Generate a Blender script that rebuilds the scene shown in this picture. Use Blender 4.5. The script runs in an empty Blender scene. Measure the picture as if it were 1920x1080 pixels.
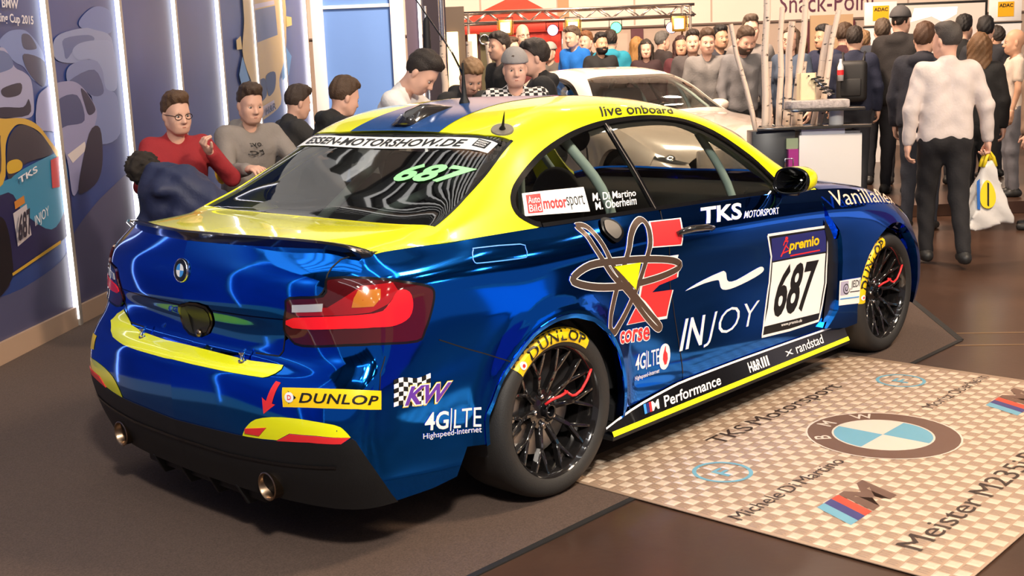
import bpy, bmesh, math, random
import numpy as np
from mathutils import Vector, Matrix
from mathutils.bvhtree import BVHTree
from mathutils.geometry import delaunay_2d_cdt
random.seed(7)
rng = np.random.default_rng(7)
scene = bpy.context.scene
COL = scene.collection

# ------------------------------------------------------------------ camera
def make_camera():
    cd = bpy.data.cameras.new('camera'); co = bpy.data.objects.new('camera', cd); COL.objects.link(co)
    cd.sensor_width = 36.0; cd.lens = 2158.16 / 1920 * 36.0; cd.clip_start = 0.05; cd.clip_end = 200
    yaw, pit, roll = math.radians(43.2325), math.radians(-10.588), math.radians(-2.243)
    f = Vector((math.cos(yaw) * math.cos(pit), math.sin(yaw) * math.cos(pit), math.sin(pit)))
    r = Vector((math.sin(yaw), -math.cos(yaw), 0)); u = r.cross(f)
    r2 = math.cos(roll) * r + math.sin(roll) * u
    u2 = -math.sin(roll) * r + math.cos(roll) * u
    m = Matrix((r2, u2, -f)).transposed().to_4x4(); m.translation = Vector((-3.0568, -3.5424, 1.5524))
    co.matrix_world = m
    scene.camera = co
make_camera()

# ------------------------------------------------------------------ world, exposure, added area lights
scene.view_settings.view_transform = 'Standard'
scene.view_settings.look = 'None'
scene.view_settings.gamma = 1.0
scene.view_settings.use_curve_mapping = False
scene.view_settings.exposure = 0.0
w = bpy.data.worlds.new('world'); scene.world = w; w.use_nodes = True
w.node_tree.nodes['Background'].inputs[0].default_value = (0.92, 0.84, 0.92, 1)
w.node_tree.nodes['Background'].inputs[1].default_value = 0.26

def area_lamp(name, loc, target, size, power, col=(1, 1, 1), size_y=None, spread=None):
    ld = bpy.data.lights.new(name, 'AREA'); ld.energy = power; ld.color = col; ld.size = size
    if size_y: ld.shape = 'RECTANGLE'; ld.size_y = size_y
    if spread: ld.spread = math.radians(spread)
    o = bpy.data.objects.new(name, ld); COL.objects.link(o); o.location = loc
    o.rotation_euler = (Vector(target) - Vector(loc)).to_track_quat('-Z', 'Y').to_euler()
    return o
LAMPS = [  # added, unseen: stand-in for the camera flash, then warm floor and crowd fill
    ('added_area_lamp', (-3.2, -4.6, 4.6), (0.6, 0.0, 0.5), 0.5, 460, (1, 0.92, 0.82)),
    ('added_area_lamp', (3.0, -4.5, 6.2), (3.2, -1.2, 0.0), 1.0, 560, (1, 0.76, 0.53)),
    ('added_area_lamp', (5.5, 3.2, 6.8), (10.5, 7.5, 1.6), 1.5, 1550, (1, 0.75, 0.56)),
]
for a in LAMPS: area_lamp(*a)

# ------------------------------------------------------------------ materials
MATS = {}
def mat(name, col, rough=0.5, metal=0.0, spec=0.5, emit=0.0, ecol=None, coat=0.0, alpha=None, noise=None, bump=None, sheen=0.0, trans=0.0):
    if name in MATS: return MATS[name]
    m = bpy.data.materials.new(name); m.use_nodes = True; MATS[name] = m
    nt = m.node_tree; b = nt.nodes['Principled BSDF']
    if len(col) == 3: col = (*col, 1)
    b.inputs['Base Color'].default_value = col
    b.inputs['Roughness'].default_value = rough
    b.inputs['Metallic'].default_value = metal
    b.inputs['Specular IOR Level'].default_value = spec
    if coat: b.inputs['Coat Weight'].default_value = coat; b.inputs['Coat Roughness'].default_value = 0.04
    if emit: b.inputs['Emission Strength'].default_value = emit; b.inputs['Emission Color'].default_value = (*(ecol or col[:3]), 1)
    if sheen: b.inputs['Sheen Weight'].default_value = sheen
    if trans: b.inputs['Transmission Weight'].default_value = trans
    if noise:   # (scale, amount) mottling of the base colour
        tc = nt.nodes.new('ShaderNodeTexCoord'); n = nt.nodes.new('ShaderNodeTexNoise')
        n.inputs['Scale'].default_value = noise[0]; n.inputs['Detail'].default_value = 6
        mr = nt.nodes.new('ShaderNodeMapRange'); mr.inputs[3].default_value = 1 - noise[1]; mr.inputs[4].default_value = 1 + noise[1]
        mr.inputs[1].default_value = 0.3; mr.inputs[2].default_value = 0.7
        mx = nt.nodes.new('ShaderNodeMix'); mx.data_type = 'RGBA'; mx.blend_type = 'MULTIPLY'; mx.inputs[0].default_value = 1
        mx.inputs[6].default_value = col
        nt.links.new(tc.outputs['Object'], n.inputs['Vector']); nt.links.new(n.outputs[0], mr.inputs[0])
        nt.links.new(mr.outputs[0], mx.inputs[7]); nt.links.new(mx.outputs[2], b.inputs['Base Color'])
    if bump:    # (scale, strength)
        tc = nt.nodes.new('ShaderNodeTexCoord'); n = nt.nodes.new('ShaderNodeTexNoise'); n.inputs['Scale'].default_value = bump[0]
        n.inputs['Detail'].default_value = 4
        bp = nt.nodes.new('ShaderNodeBump'); bp.inputs['Strength'].default_value = bump[1]; bp.inputs['Distance'].default_value = 0.01
        nt.links.new(tc.outputs['Object'], n.inputs['Vector']); nt.links.new(n.outputs[0], bp.inputs['Height'])
        nt.links.new(bp.outputs[0], b.inputs['Normal'])
    return m
def srgb(r, g, b):
    f = lambda c: (c / 255 / 12.92) if c <= 10 else ((c / 255 + 0.055) / 1.055) ** 2.4
    return (f(r), f(g), f(b))
def glass_mat(name, tint, refl=1.0, ior=1.5):
    m = bpy.data.materials.new(name); m.use_nodes = True; MATS[name] = m; nt = m.node_tree
    for n in list(nt.nodes): nt.nodes.remove(n)
    out = nt.nodes.new('ShaderNodeOutputMaterial'); mix = nt.nodes.new('ShaderNodeMixShader')
    tr = nt.nodes.new('ShaderNodeBsdfTransparent'); gl = nt.nodes.new('ShaderNodeBsdfGlossy'); fr = nt.nodes.new('ShaderNodeFresnel')
    tr.inputs[0].default_value = (*tint, 1); gl.inputs['Roughness'].default_value = 0.02; gl.inputs[0].default_value = (refl, refl, refl, 1)
    geo = nt.nodes.new('ShaderNodeNewGeometry'); mi = nt.nodes.new('ShaderNodeMix'); mi.data_type = 'FLOAT'    # one sheet stands for a pane: same index from both sides
    mi.inputs[2].default_value = ior; mi.inputs[3].default_value = 1 / ior
    nt.links.new(geo.outputs['Backfacing'], mi.inputs[0]); nt.links.new(mi.outputs[0], fr.inputs[0])
    nt.links.new(fr.outputs[0], mix.inputs[0]); nt.links.new(tr.outputs[0], mix.inputs[1]); nt.links.new(gl.outputs[0], mix.inputs[2])
    nt.links.new(mix.outputs[0], out.inputs[0])
    return m

# ------------------------------------------------------------------ object helpers
def tag(o, label=None, cat=None, group=None, kind=None):
    if label: o['label'] = label
    if cat: o['category'] = cat
    if group: o['group'] = group
    if kind: o['kind'] = kind
    return o
def empty(name, loc=(0, 0, 0), rz=0.0, label=None, cat=None, group=None):
    o = bpy.data.objects.new(name, None); COL.objects.link(o); o.location = loc; o.rotation_euler = (0, 0, rz); o.empty_display_size = 0.1
    return tag(o, label, cat, group)
def link_mesh(name, me, m=None, parent=None, smooth=False):
    o = bpy.data.objects.new(name, me); COL.objects.link(o)
    if m is not None:
        for k in (m if isinstance(m, (list, tuple)) else [m]): me.materials.append(k)
    if parent: o.parent = parent
    if smooth: me.shade_smooth()
    return o
def from_py(name, v, f, m=None, parent=None, smooth=False):
    me = bpy.data.meshes.new(name); me.from_pydata([tuple(map(float, p)) for p in v], [], [tuple(map(int, q)) for q in f]); me.update()
    return link_mesh(name, me, m, parent, smooth)
class MB:
    """collects simple solids into one mesh"""
    def __init__(s): s.v = []; s.f = []; s.mi = []; s.cur = 0
    def add(s, v, f):
        n = len(s.v); s.v += [tuple(map(float, p)) for p in v]; s.f += [tuple(i + n for i in q) for q in f]; s.mi += [s.cur] * len(f); return s
    def box(s, a, b):
        (x0, y0, z0), (x1, y1, z1) = a, b
        return s.add([(x0, y0, z0), (x1, y0, z0), (x1, y1, z0), (x0, y1, z0), (x0, y0, z1), (x1, y0, z1), (x1, y1, z1), (x0, y1, z1)],
                     [(0, 3, 2, 1), (4, 5, 6, 7), (0, 1, 5, 4), (1, 2, 6, 5), (2, 3, 7, 6), (3, 0, 4, 7)])
    def tube(s, pts, r, n=10, cap=True):
        pts = [Vector(p) for p in pts]; rs = r if isinstance(r, (list, tuple)) else [r] * len(pts); v = []; f = []
        t0 = (pts[1] - pts[0]).normalized(); up = Vector((0, 0, 1)) if abs(t0.z) < 0.9 else Vector((1, 0, 0))
        a = t0.cross(up).normalized()
        for i, p in enumerate(pts):
            t = (pts[min(i + 1, len(pts) - 1)] - pts[max(i - 1, 0)]).normalized()
            a = (a - t * a.dot(t)).normalized(); b = t.cross(a)
            for k in range(n):
                q = 2 * math.pi * k / n; v.append(p + (a * math.cos(q) + b * math.sin(q)) * rs[i])
        for i in range(len(pts) - 1):
            for k in range(n):
                f.append((i * n + k, i * n + (k + 1) % n, (i + 1) * n + (k + 1) % n, (i + 1) * n + k))
        if cap:
            f.append(tuple(range(n - 1, -1, -1))); f.append(tuple((len(pts) - 1) * n + k for k in range(n)))
        return s.add(v, f)
    def lathe(s, prof, n=32, axis='z', cen=(0, 0, 0), closed=False):
        v = []; f = []; c = Vector(cen)
        for (r, h) in prof:
            for k in range(n):
                q = 2 * math.pi * k / n; x, y = r * math.cos(q), r * math.sin(q)
                p = {'z': (x, y, h), 'y': (x, h, -y), 'x': (h, x, y)}[axis]; v.append(c + Vector(p))
        m = len(prof)
        for i in range(m if closed else m - 1):
            for k in range(n):
                j = (i + 1) % m
                f.append((i * n + k, i * n + (k + 1) % n, j * n + (k + 1) % n, j * n + k))
        return s.add(v, f)
    def prism(s, poly, h0, h1, frame=None):
        """polygon (2-D) extruded from h0 to h1; frame = (origin, ax, ay, az)"""
        n = len(poly); o, ax, ay, az = frame or (Vector((0, 0, 0)), Vector((1, 0, 0)), Vector((0, 1, 0)), Vector((0, 0, 1)))
        P = lambda p, h: Vector(o) + Vector(ax) * p[0] + Vector(ay) * p[1] + Vector(az) * h
        v = [P(p, h0) for p in poly] + [P(p, h1) for p in poly]
        return s.add(v, [tuple(range(n - 1, -1, -1)), tuple(range(n, 2 * n))] + [(i, (i + 1) % n, n + (i + 1) % n, n + i) for i in range(n)])
    def build(s, name, m=None, parent=None, smooth=False, bevel=0.0, seg=2, autosmooth=None):
        me = bpy.data.meshes.new(name); me.from_pydata(s.v, [], s.f); me.update()
        if any(s.mi): me.polygons.foreach_set('material_index', s.mi)
        if bevel:
            bm = bmesh.new(); bm.from_mesh(me); bmesh.ops.remove_doubles(bm, verts=bm.verts, dist=1e-6)
            ed = [e for e in bm.edges if len(e.link_faces) == 2 and e.calc_face_angle(0) > 0.5]
            bmesh.ops.bevel(bm, geom=ed, offset=bevel, segments=seg, affect='EDGES', profile=0.5); bm.to_mesh(me); bm.free(); smooth = True; autosmooth = autosmooth or 40
        o = link_mesh(name, me, m, parent, smooth)
        if autosmooth: me.set_sharp_from_angle(angle=math.radians(autosmooth))
        return o
def copy_tree(o, parent=None):
    c = o.copy(); COL.objects.link(c); c.parent = parent
    for ch in o.children: copy_tree(ch, c)
    return c
def spline(pts, n, closed=False):
    """uniform Catmull-Rom through pts (any dimension), n samples per span"""
    P = np.array(pts, float); out = []
    m = len(P)
    for i in range(m if closed else m - 1):
        g = lambda k: P[k % m] if closed else P[min(max(k, 0), m - 1)]
        a, b, c, d = g(i - 1), g(i), g(i + 1), g(i + 2)
        for t in np.arange(n) / n:
            out.append(0.5 * (2 * b + (c - a) * t + (2 * a - 5 * b + 4 * c - d) * t * t + (3 * b - a - 3 * c + d) * t ** 3))
    if not closed: out.append(P[-1])
    return np.array(out)
_txt = {}
def text_geo(s, shear=0.0, bold=0.0, spacing=1.0, res=3):
    """vertices (2-D, height of capitals = 1 approx) and triangles of a word"""
    key = (s, shear, bold, spacing, res)
    if key in _txt: return _txt[key]
    cu = bpy.data.curves.new('t', 'FONT'); cu.body = s; cu.size = 1.0; cu.shear = shear; cu.offset = bold; cu.space_character = spacing
    cu.resolution_u = res; cu.fill_mode = 'FRONT'
    o = bpy.data.objects.new('t', cu); COL.objects.link(o)
    dg = bpy.context.evaluated_depsgraph_get(); me = bpy.data.meshes.new_from_object(o.evaluated_get(dg))
    bm = bmesh.new(); bm.from_mesh(me); bmesh.ops.triangulate(bm, faces=bm.faces)
    bmesh.ops.remove_doubles(bm, verts=bm.verts, dist=1e-5); bm.verts.index_update()
    v = np.array([(p.co.x, p.co.y) for p in bm.verts]); f = [tuple(q.index for q in t.verts) for t in bm.faces]
    bm.free(); bpy.data.meshes.remove(me); bpy.data.objects.remove(o); bpy.data.curves.remove(cu)
    lo, hi = v.min(0), v.max(0)
    v = (v - lo) / (hi - lo)          # fitted to the unit box; the caller gives the real size
    _txt[key] = (v, f, (hi - lo)); return _txt[key]
POSTER = [
 ('r',(75,75,105),[(-0.096,0.356),(0.55,0.383),(1.097,0.457),(1.291,0.569),(1.443,0.656),(1.95,0.821),(2.734,0.948),(2.31,0.338),(1.222,-0.035),(-0.173,0.042)]),
 ('b',(105,125,180),[(0.624,1.855),(0.758,1.912),(0.936,1.927),(1.037,1.898),(1.133,1.835),(1.188,1.753),(1.155,1.619),(1.004,1.62),(0.894,1.702),(0.782,1.733),(0.634,1.815)]),
 ('b',(40,50,90),[(0.914,1.895),(1.015,1.898),(1.095,1.834),(1.067,1.811),(0.922,1.815)]),
 ('b',(35,40,80),[(0.914,1.782),(1.184,1.736),(1.146,1.586),(1.019,1.62),(0.915,1.702)]),
 ('a',(150,150,185),[(0.254,1.788),(0.601,1.815),(0.696,1.795),(0.774,1.701),(0.886,1.67),(0.967,1.621),(0.971,1.489),(0.936,1.408),(0.802,1.391),(0.566,1.407),(0.163,1.417)]),
 ('a',(80,100,150),[(0.31,1.774),(0.662,1.794),(0.756,1.711),(0.598,1.67),(0.277,1.641)]),
 ('a',(35,35,60),[(0.588,1.577),(0.82,1.606),(0.804,1.542),(0.662,1.523),(0.578,1.537)]),
 ('a',(30,30,55),[(0.448,1.457),(0.581,1.468),(0.819,1.461),(0.903,1.508),(0.878,1.411),(0.437,1.412)]),
 ('c',(85,110,175),[(1.796,2.028),(1.999,2.11),(2.194,2.131),(2.352,2.09),(2.317,1.955),(2.003,1.945),(1.782,1.974)]),
 ('d',(125,140,185),[(1.332,1.856),(1.47,1.921),(1.825,1.968),(2.008,1.964),(2.307,1.917),(2.277,1.687),(1.955,1.76),(1.588,1.729),(1.346,1.754)]),
 ('d',(75,95,150),[(1.503,1.888),(1.905,1.924),(1.988,1.89),(1.705,1.847),(1.511,1.756),(1.482,1.808)]),
 ('e',(130,145,190),[(1.609,1.81),(1.754,1.866),(2.084,1.892),(2.322,1.86),(2.313,1.552),(2.049,1.574),(2.04,1.724),(1.862,1.759),(1.681,1.751)]),
 ('f',(110,125,175),[(1.493,1.686),(1.678,1.74),(1.953,1.753),(2.078,1.687),(2.112,1.555),(2.297,1.494),(2.288,1.221),(1.942,1.164),(1.831,1.282),(1.842,1.504),(1.508,1.581)]),
 ('f',(65,80,130),[(1.517,1.616),(1.936,1.687),(2.068,1.536),(1.888,1.503),(1.637,1.579)]),
 ('g',(140,140,180),[(1.012,1.505),(1.142,1.569),(1.307,1.601),(1.558,1.609),(1.72,1.56),(1.874,1.447),(1.901,1.372),(1.831,1.282),(1.702,1.069),(1.511,0.921),(1.367,0.863),(1.342,1.096),(1.225,1.278),(0.967,1.325)]),
 ('g',(60,70,115),[(1.277,1.481),(1.603,1.516),(1.682,1.344),(1.4,1.321),(1.234,1.312)]),
 ('g',(30,35,70),[(1.676,1.561),(1.796,1.504),(1.883,1.41),(1.763,1.377),(1.71,1.452)]),
 ('g',(210,200,200),[(1.351,1.131),(1.645,1.201),(1.658,1.145),(1.42,1.072)]),
 ('g',(25,25,50),[(1.73,1.251),(1.924,1.278),(1.913,1.053),(1.782,0.913),(1.54,0.863),(1.464,0.907)]),
 ('m',(38,35,75),[(0.037,0.901),(0.491,0.972),(0.716,1.047),(1.284,1.031),(1.268,0.643),(0.85,0.565),(0.405,0.491),(0.354,0.42),(-0.096,0.356)]),
 ('m',(60,130,165),[(0.065,1.016),(0.476,1.043),(0.728,1.094),(1.113,1.148),(1.274,1.154),(1.316,0.993),(1.223,0.791),(0.994,0.681),(0.66,0.825),(0.491,0.972),(0.037,0.901)]),
 ('m',(195,155,60),[(0.156,1.388),(0.564,1.4),(0.802,1.391),(0.971,1.341),(1.1,1.25),(1.265,1.119),(1.252,1.068),(1.092,1.217),(0.963,1.308),(0.759,1.36),(0.637,1.341),(0.528,1.252),(0.438,1.025),(0.065,1.016)]),
 ('m',(55,50,60),[(0.543,1.236),(0.633,1.325),(0.779,1.356),(0.96,1.298),(1.133,1.163),(0.845,1.134),(0.697,1.113),(0.51,1.049)]),
 ('m',(70,60,65),[(0.133,1.292),(0.443,1.304),(0.469,1.281),(0.395,1.06),(0.074,1.051)]),
 ('m',(200,160,50),[(0.52,1.143),(0.638,1.156),(0.701,1.129),(0.67,1.089),(0.518,1.08)]),
 ('m',(190,180,185),[(0.513,0.843),(0.695,0.879),(0.711,0.686),(0.524,0.642)]),
 ('m',(190,120,50),[(0.543,0.909),(0.673,0.934),(0.676,0.888),(0.545,0.864)]),
 ('m',(25,20,25),[(0.026,0.858),(0.343,0.848),(0.425,0.759),(0.438,0.597),(0.408,0.474),(0.215,0.384),(-0.096,0.356)]),
 ('m',(190,150,50),[(0.414,0.499),(1.1,0.597),(1.095,0.576),(0.416,0.482)]),
 ('m',(190,60,60),[(1.081,1.116),(1.205,1.134),(1.17,0.936),(1.06,0.94)]),
 ('y',(75,130,185),[(5.656,1.823),(5.845,1.581),(5.562,1.503),(5.485,1.637)]),
 ('y',(75,130,185),[(7.343,2.025),(7.76,1.848),(7.558,1.629),(7.228,1.57)]),
 ('y',(200,170,90),[(5.856,2.443),(6.119,2.513),(7.521,2.607),(7.578,2.123),(7.405,1.814),(7.079,1.571),(7.07,1.3),(6.249,1.153),(5.918,1.128),(5.931,1.525),(5.776,1.69),(5.671,1.877),(5.817,2.174)]),
 ('y',(95,100,125),[(6.159,2.298),(7.136,2.405),(7.16,2.08),(6.121,1.956)]),
 ('y',(190,180,190),[(6.222,2.367),(7.105,2.462),(7.115,2.416),(6.207,2.317)]),
 ('y',(40,40,55),[(6.107,1.551),(6.448,1.593),(6.49,1.432),(6.312,1.361),(6.092,1.356),(6.061,1.468)]),
 ('y',(40,40,55),[(6.502,1.622),(6.911,1.661),(6.857,1.484),(6.596,1.401),(6.518,1.449)]),
 ('y',(210,180,80),[(5.47,1.978),(5.637,2.024),(5.656,1.892),(5.462,1.884)]),
 ('y',(210,180,80),[(7.609,2.308),(7.875,2.308),(7.873,2.214),(7.598,2.185)]),
 ('y',(190,180,190),[(6.226,1.296),(6.77,1.356),(6.762,1.25),(6.214,1.182)]),
]
POSTER_t1 = [(0.845, 2.041), (0.859, 2.098)]
POSTER_t2 = [(1.028, 1.95), (1.036, 2.008)]
POSTER_num = [(0.483, 0.671), (0.538, 0.833), (0.683, 0.861), (0.686, 0.703)]
POSTER_inj = [(0.726, 0.717), (0.732, 0.799), (0.935, 0.842), (0.931, 0.764)]
POSTER_tks = [(0.582, 1.011), (0.578, 1.049), (0.837, 1.102), (0.842, 1.062)]
POSTER_hr = [(6.263, 1.198), (6.287, 1.277), (6.739, 1.333), (6.74, 1.256)]
# ------------------------------------------------------------------ the hall: floor, walls, ceiling
HO = Vector((-3.0568, -3.5424, 0)); HF = Vector((math.cos(math.radians(43.2325)), math.sin(math.radians(43.2325)), 0)); HR = Vector((HF.y, -HF.x, 0)); HZ = math.radians(43.2325 - 90)
def hall(lat, dep, z=0.0): return HO + HR * lat + HF * dep + Vector((0, 0, z))      # hall grid: across, deep, up
def hall_empty(name, lat, dep, z, label, cat, group=None): return empty(name, hall(lat, dep, z), HZ, label, cat, group)   # local x across, y deep
def slab(name, pts, z0, z1, m, kind='structure'):
    o = MB().prism(pts, z0, z1).build(name, m); o['kind'] = kind; return o
m_floor = mat('hall_floor_brown', (0.060, 0.031, 0.020), rough=0.28, spec=0.5, noise=(1.3, .35), bump=(30, .04))
m_carpet = mat('charcoal_carpet', (0.088, 0.055, 0.040), rough=0.92, noise=(160, .30), bump=(500, .5))
slab('floor', [(-30, -30), (45, -30), (45, 45), (-30, 45)], -.2, 0, m_floor)
carpet = MB().prism([(-9, -1.09), (3.13, -1.09), (11.5, 5.25), (11.5, 14), (-9, 14)], .0005, .004).build('carpet', m_carpet); tag(carpet, 'flat charcoal carpet laid under the blue race car', 'carpet')
b = MB(); b.prism([(-9, -1.115), (3.14, -1.115), (3.14, -1.09), (-9, -1.09)], .0006, .006); b.prism([(3.13, -1.09), (3.165, -1.11), (6.2, 1.19), (6.2, 1.24)], .0006, .006)
b.build('carpet_edge', mat('edge_tape', (.012, .011, .010), rough=.6), carpet)
for k, (p, q) in enumerate((((3.22, -.905), (5.2, -3.55)), ((3.02, -1.12), (4.9, -3.6)))):
    d = Vector((q[0] - p[0], q[1] - p[1])).normalized(); n = Vector((-d.y, d.x)) * .008
    o = MB().prism([(p[0] - n.x, p[1] - n.y), (q[0] - n.x, q[1] - n.y), (q[0] + n.x, q[1] + n.y), (p[0] + n.x, p[1] + n.y)], .0003, .002).build('floor_joint', mat('brass_joint', (.35, .22, .12), rough=.35, metal=.6)); o['kind'] = 'structure'
# stage floors behind
HP = lambda pts: [tuple(hall(a, c)[:2]) for a, c in pts]
slab('stage_floor', HP([(-3.0, 11.25), (12, 11.25), (12, 30), (-3.0, 30)]), .004, .12, m_floor)
slab('stage_riser', HP([(-.9, 14.62), (2.9, 14.62), (2.9, 16.9), (-.9, 16.9)]), .12, .25, m_floor)
# far hall wall with lettering band
m_wall = mat('hall_wall_cream', (0.78, 0.66, 0.57), rough=.8, noise=(.6, .05))
m_wall2 = mat('hall_wall_beige', (0.48, 0.37, 0.30), rough=.8)
W = 19.2
def hbox(name, l0, l1, d0, d1, z0, z1, m, parent=None, kind=None, bevel=0):
    b = MB()
    if parent is not None:
        b.box((l0, d0, z0), (l1, d1, z1)); return b.build(name, m, parent, bevel=bevel)
    o = MB().prism(HP([(l0, d0), (l1, d0), (l1, d1), (l0, d1)]), z0, z1).build(name, m, bevel=bevel)
    if kind: o['kind'] = kind
    return o
hbox('wall_back', -6, 14, W, W + .3, 2.22, 9, m_wall, kind='structure')
hbox('wall_back_lower', -6, 14, W + .03, W + .3, 0, 2.20, m_wall2, kind='structure')
hbox('trim_1', -6, 14, W - .01, W + .05, 2.195, 2.225, mat('wall_joint', (.16, .11, .09), rough=.7), kind='structure')
for k, l in enumerate((-.35, .9, 2.15, 3.4, 6.6)): hbox('trim_%d' % (k + 2), l, l + .03, W - .006, W, 2.24, 9, m_wall2, kind='structure')
hbox('trim_8', .92, 1.10, W - .02, W, 2.24, 9, mat('ochre_pilaster', (.42, .27, .14), rough=.7), kind='structure')
hbox('door_1', 2.1, 2.30, W - .04, W + .1, .12, 2.18, mat('maroon_door', (.10, .02, .03), rough=.5), kind='structure')
hbox('door_2', 4.95, 5.75, W - .04, W + .1, .12, 2.18, mat('maroon_door', (.10, .02, .03), rough=.5), kind='structure')
tv, tf, _ = text_geo('Snack-Point', spacing=1.02)
o = from_py('wall_lettering', [hall(4.52 + 1.58 * a, W - .012, 2.335 + .30 * c) for a, c in tv], tf, mat('plum_lettering', (.11, .025, .06), rough=.5)); tag(o, 'plum coloured snack bar lettering high on the far hall wall', 'lettering')
# side walls and roof of the hall (out of the picture, seen as reflections)
m_hall = mat('hall_dark_panels', (.10, .075, .065), rough=.7)
m_roof = mat('hall_roof_grey', (.55, .53, .52), rough=.8)
o = MB().box((-22, -20, 9.0), (34, 34, 9.2)).build('ceiling', m_roof); o['kind'] = 'structure'
for y in np.arange(-18, 33, 4.0):
    o = MB().box((-22, y - .12, 8.5), (34, y + .12, 9.0)).build('ceiling_beam', mat('beam_steel', (.30, .29, .28), rough=.6)); o['kind'] = 'structure'
m_lampf = mat('hall_lamp_glass', (1, .9, .8), emit=60, ecol=(1, .86, .70))
def hall_lamp(x, y, z):
    o = MB().lathe([(.06, .30), (.10, .22), (.24, 0), (.25, -.01)], 14).build('pendant_lamp', mat('lamp_shade_metal', (.2, .2, .2), rough=.5, metal=.6), None, True); o.location = (x, y, z)
    MB().lathe([(.001, 0), (.20, 0), (.20, .02)], 14).build('diffuser', m_lampf, o); b = MB(); b.tube([(0, 0, .3), (0, 0, 9.0 - z)], .01, 5); b.build('cable', M_BLK_, o)
    tag(o, 'bell shaped pendant lamp hanging high under the hall roof', 'lamp', 'pendant lamps under the hall roof')
for k in range(5):  # added out of view to brighten the roof mirrored in the bumper
    t = empty('added_tube_lamp', (-7.5 + k * 2.6, -6.0 + k * .4, 7.9), .15, 'long fluorescent tube lamp hung under the hall roof behind the viewer', 'lamp', 'tube lamps under the hall roof')
    MB().box((-.12, -3.2, 0), (.12, 3.2, .08)).build('housing', m_roof, t); MB().box((-.10, -3.15, -.03), (.10, 3.15, 0)).build('tube', mat('tube_glow', (1, 1, 1), emit=6, ecol=(.95, .97, 1)), t); MB().box((-.11, -3.15, .08), (.11, 3.15, .10)).build('uplight', mat('tube_glow', (1, 1, 1)), t)
    for q in (-2.5, 2.5): MB().tube([(0, q, .08), (0, q, 1.1)], .008, 5).build('wire', mat('wire_grey', (.1, .1, .1)), t)
M_BLK_ = mat('cable_black', (.01, .01, .01), rough=.5)
for i in range(5):
    for j in range(4): hall_lamp(-6 + i * 4.0, -16 + j * 3.4, 7.4)
for i in range(4): hall_lamp(4 + i * 4, 1.5 + i * 1.5, 7.4)

# ------------------------------------------------------------------ stand wall with lit posts and printed panels
WA = Vector((-.46, 2.93, 0)); WH = Vector((.767, .6416, 0)).normalized(); WN = Vector((WH.y, -WH.x, 0))          # WN points at the car
def wl(s, z, off=0.0): return WA + WH * s + WN * off + Vector((0, 0, z))
def wbox(name, s0, s1, o0, o1, z0, z1, m, parent=None, bevel=0):
    v = [wl(s, 0, o) for s, o in ((s0, o0), (s1, o0), (s1, o1), (s0, o1))]; return MB().prism([(p.x, p.y) for p in v][::-1], z0, z1).build(name, m, parent, bevel=bevel)
SP = 1.237; WTOP = 3.3
m_navy = mat('printed_navy_panel', srgb(40, 63, 126), rough=.35, noise=(1.1, .22))
m_road = srgb(62, 66, 100)
m_post = mat('beige_aluminium_post', (.50, .44, .38), rough=.45, metal=.3)
m_led = mat('led_strip', (1, 1, 1), emit=3.2, ecol=(.97, .95, 1.0))
m_skirt = mat('beige_skirting', (.42, .28, .19), rough=.6)
hw = wbox('wall_left', -4 * SP, 7.2 * SP, -.16, -.10, 0, WTOP, mat('stand_wall_core', (.3, .3, .3), rough=.7)); hw['kind'] = 'structure'
post1 = wbox('poster_panel', -.9 * SP, 3.45 * SP, -.10, -.06, .13, WTOP, m_navy); tag(post1, 'navy printed wall panels showing a field of pale racing cars and one numbered 687', 'poster')
post2 = wbox('poster_panel', 3.45 * SP, 7.05 * SP, -.10, -.06, .13, WTOP, m_navy); tag(post2, 'navy printed wall panels showing a yellow coupe head-on between lit posts', 'poster')
post3 = wbox('poster_panel', -4 * SP, -.9 * SP, -.10, -.06, .13, WTOP, m_navy); tag(post3, 'plain navy printed wall panels continuing past the picture\'s left edge', 'poster')
def flat_on_wall(name, pts, col, parent, off):
    if len(pts) > 4: pts = [tuple(p) for p in spline(pts, 4, closed=True)]
    r = delaunay_2d_cdt([Vector(p) for p in pts], [(i, (i + 1) % len(pts)) for i in range(len(pts))], [], 1, 1e-6)
    m = mat('print_%d_%d_%d' % col, srgb(*col), rough=.35)
    return from_py(name, [wl(p.x, p.y, off) for p in r[0]], [tuple(reversed(f)) if False else tuple(f) for f in r[2]], m, parent)
names = {'r': 'printed_road', 'a': 'printed_car', 'b': 'printed_car', 'c': 'printed_car', 'd': 'printed_car', 'e': 'printed_car', 'f': 'printed_car', 'g': 'printed_car', 'm': 'printed_race_car', 'y': 'printed_yellow_car'}
lay_ = 0
bodies = {}
for g_, c_, pts in POSTER:
    lay_ += 1; par = post2 if g_ == 'y' else post1
    if g_ in bodies: o = flat_on_wall('printed_detail', pts, c_, bodies[g_], -.0595 + lay_ * .0006)
    else: o = flat_on_wall(names[g_], pts, c_, par, -.0595 + lay_ * .0006); bodies[g_] = o
def wall_word(s, quad, m, parent, off, **kw):
    tv, tf, _ = text_geo(s, **kw); q = np.array([(a, c, 0) for a, c in quad]); f = quadmap(q)(tv) ; return from_py('printed_lettering', [wl(p[0], p[1], off) for p in f], tf, m, parent)
def quadmap(q):
    q = np.array(q, float)
    def f(st):
        st = np.asarray(st, float); s, t = st[:, :1], st[:, 1:2]
        return (q[0] * (1 - s) + q[3] * s) * (1 - t) + (q[1] * (1 - s) + q[2] * s) * t
    return f
m_wp = mat('white_wall_print', (.72, .70, .74), rough=.4); m_dk = mat('dark_wall_print', (.03, .025, .04), rough=.4)
wall_word('Meister BMW', [(.36, 2.045), (.36, 2.10), (.86, 2.10), (.85, 2.045)], m_wp, post1, -.03, bold=.02)
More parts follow.
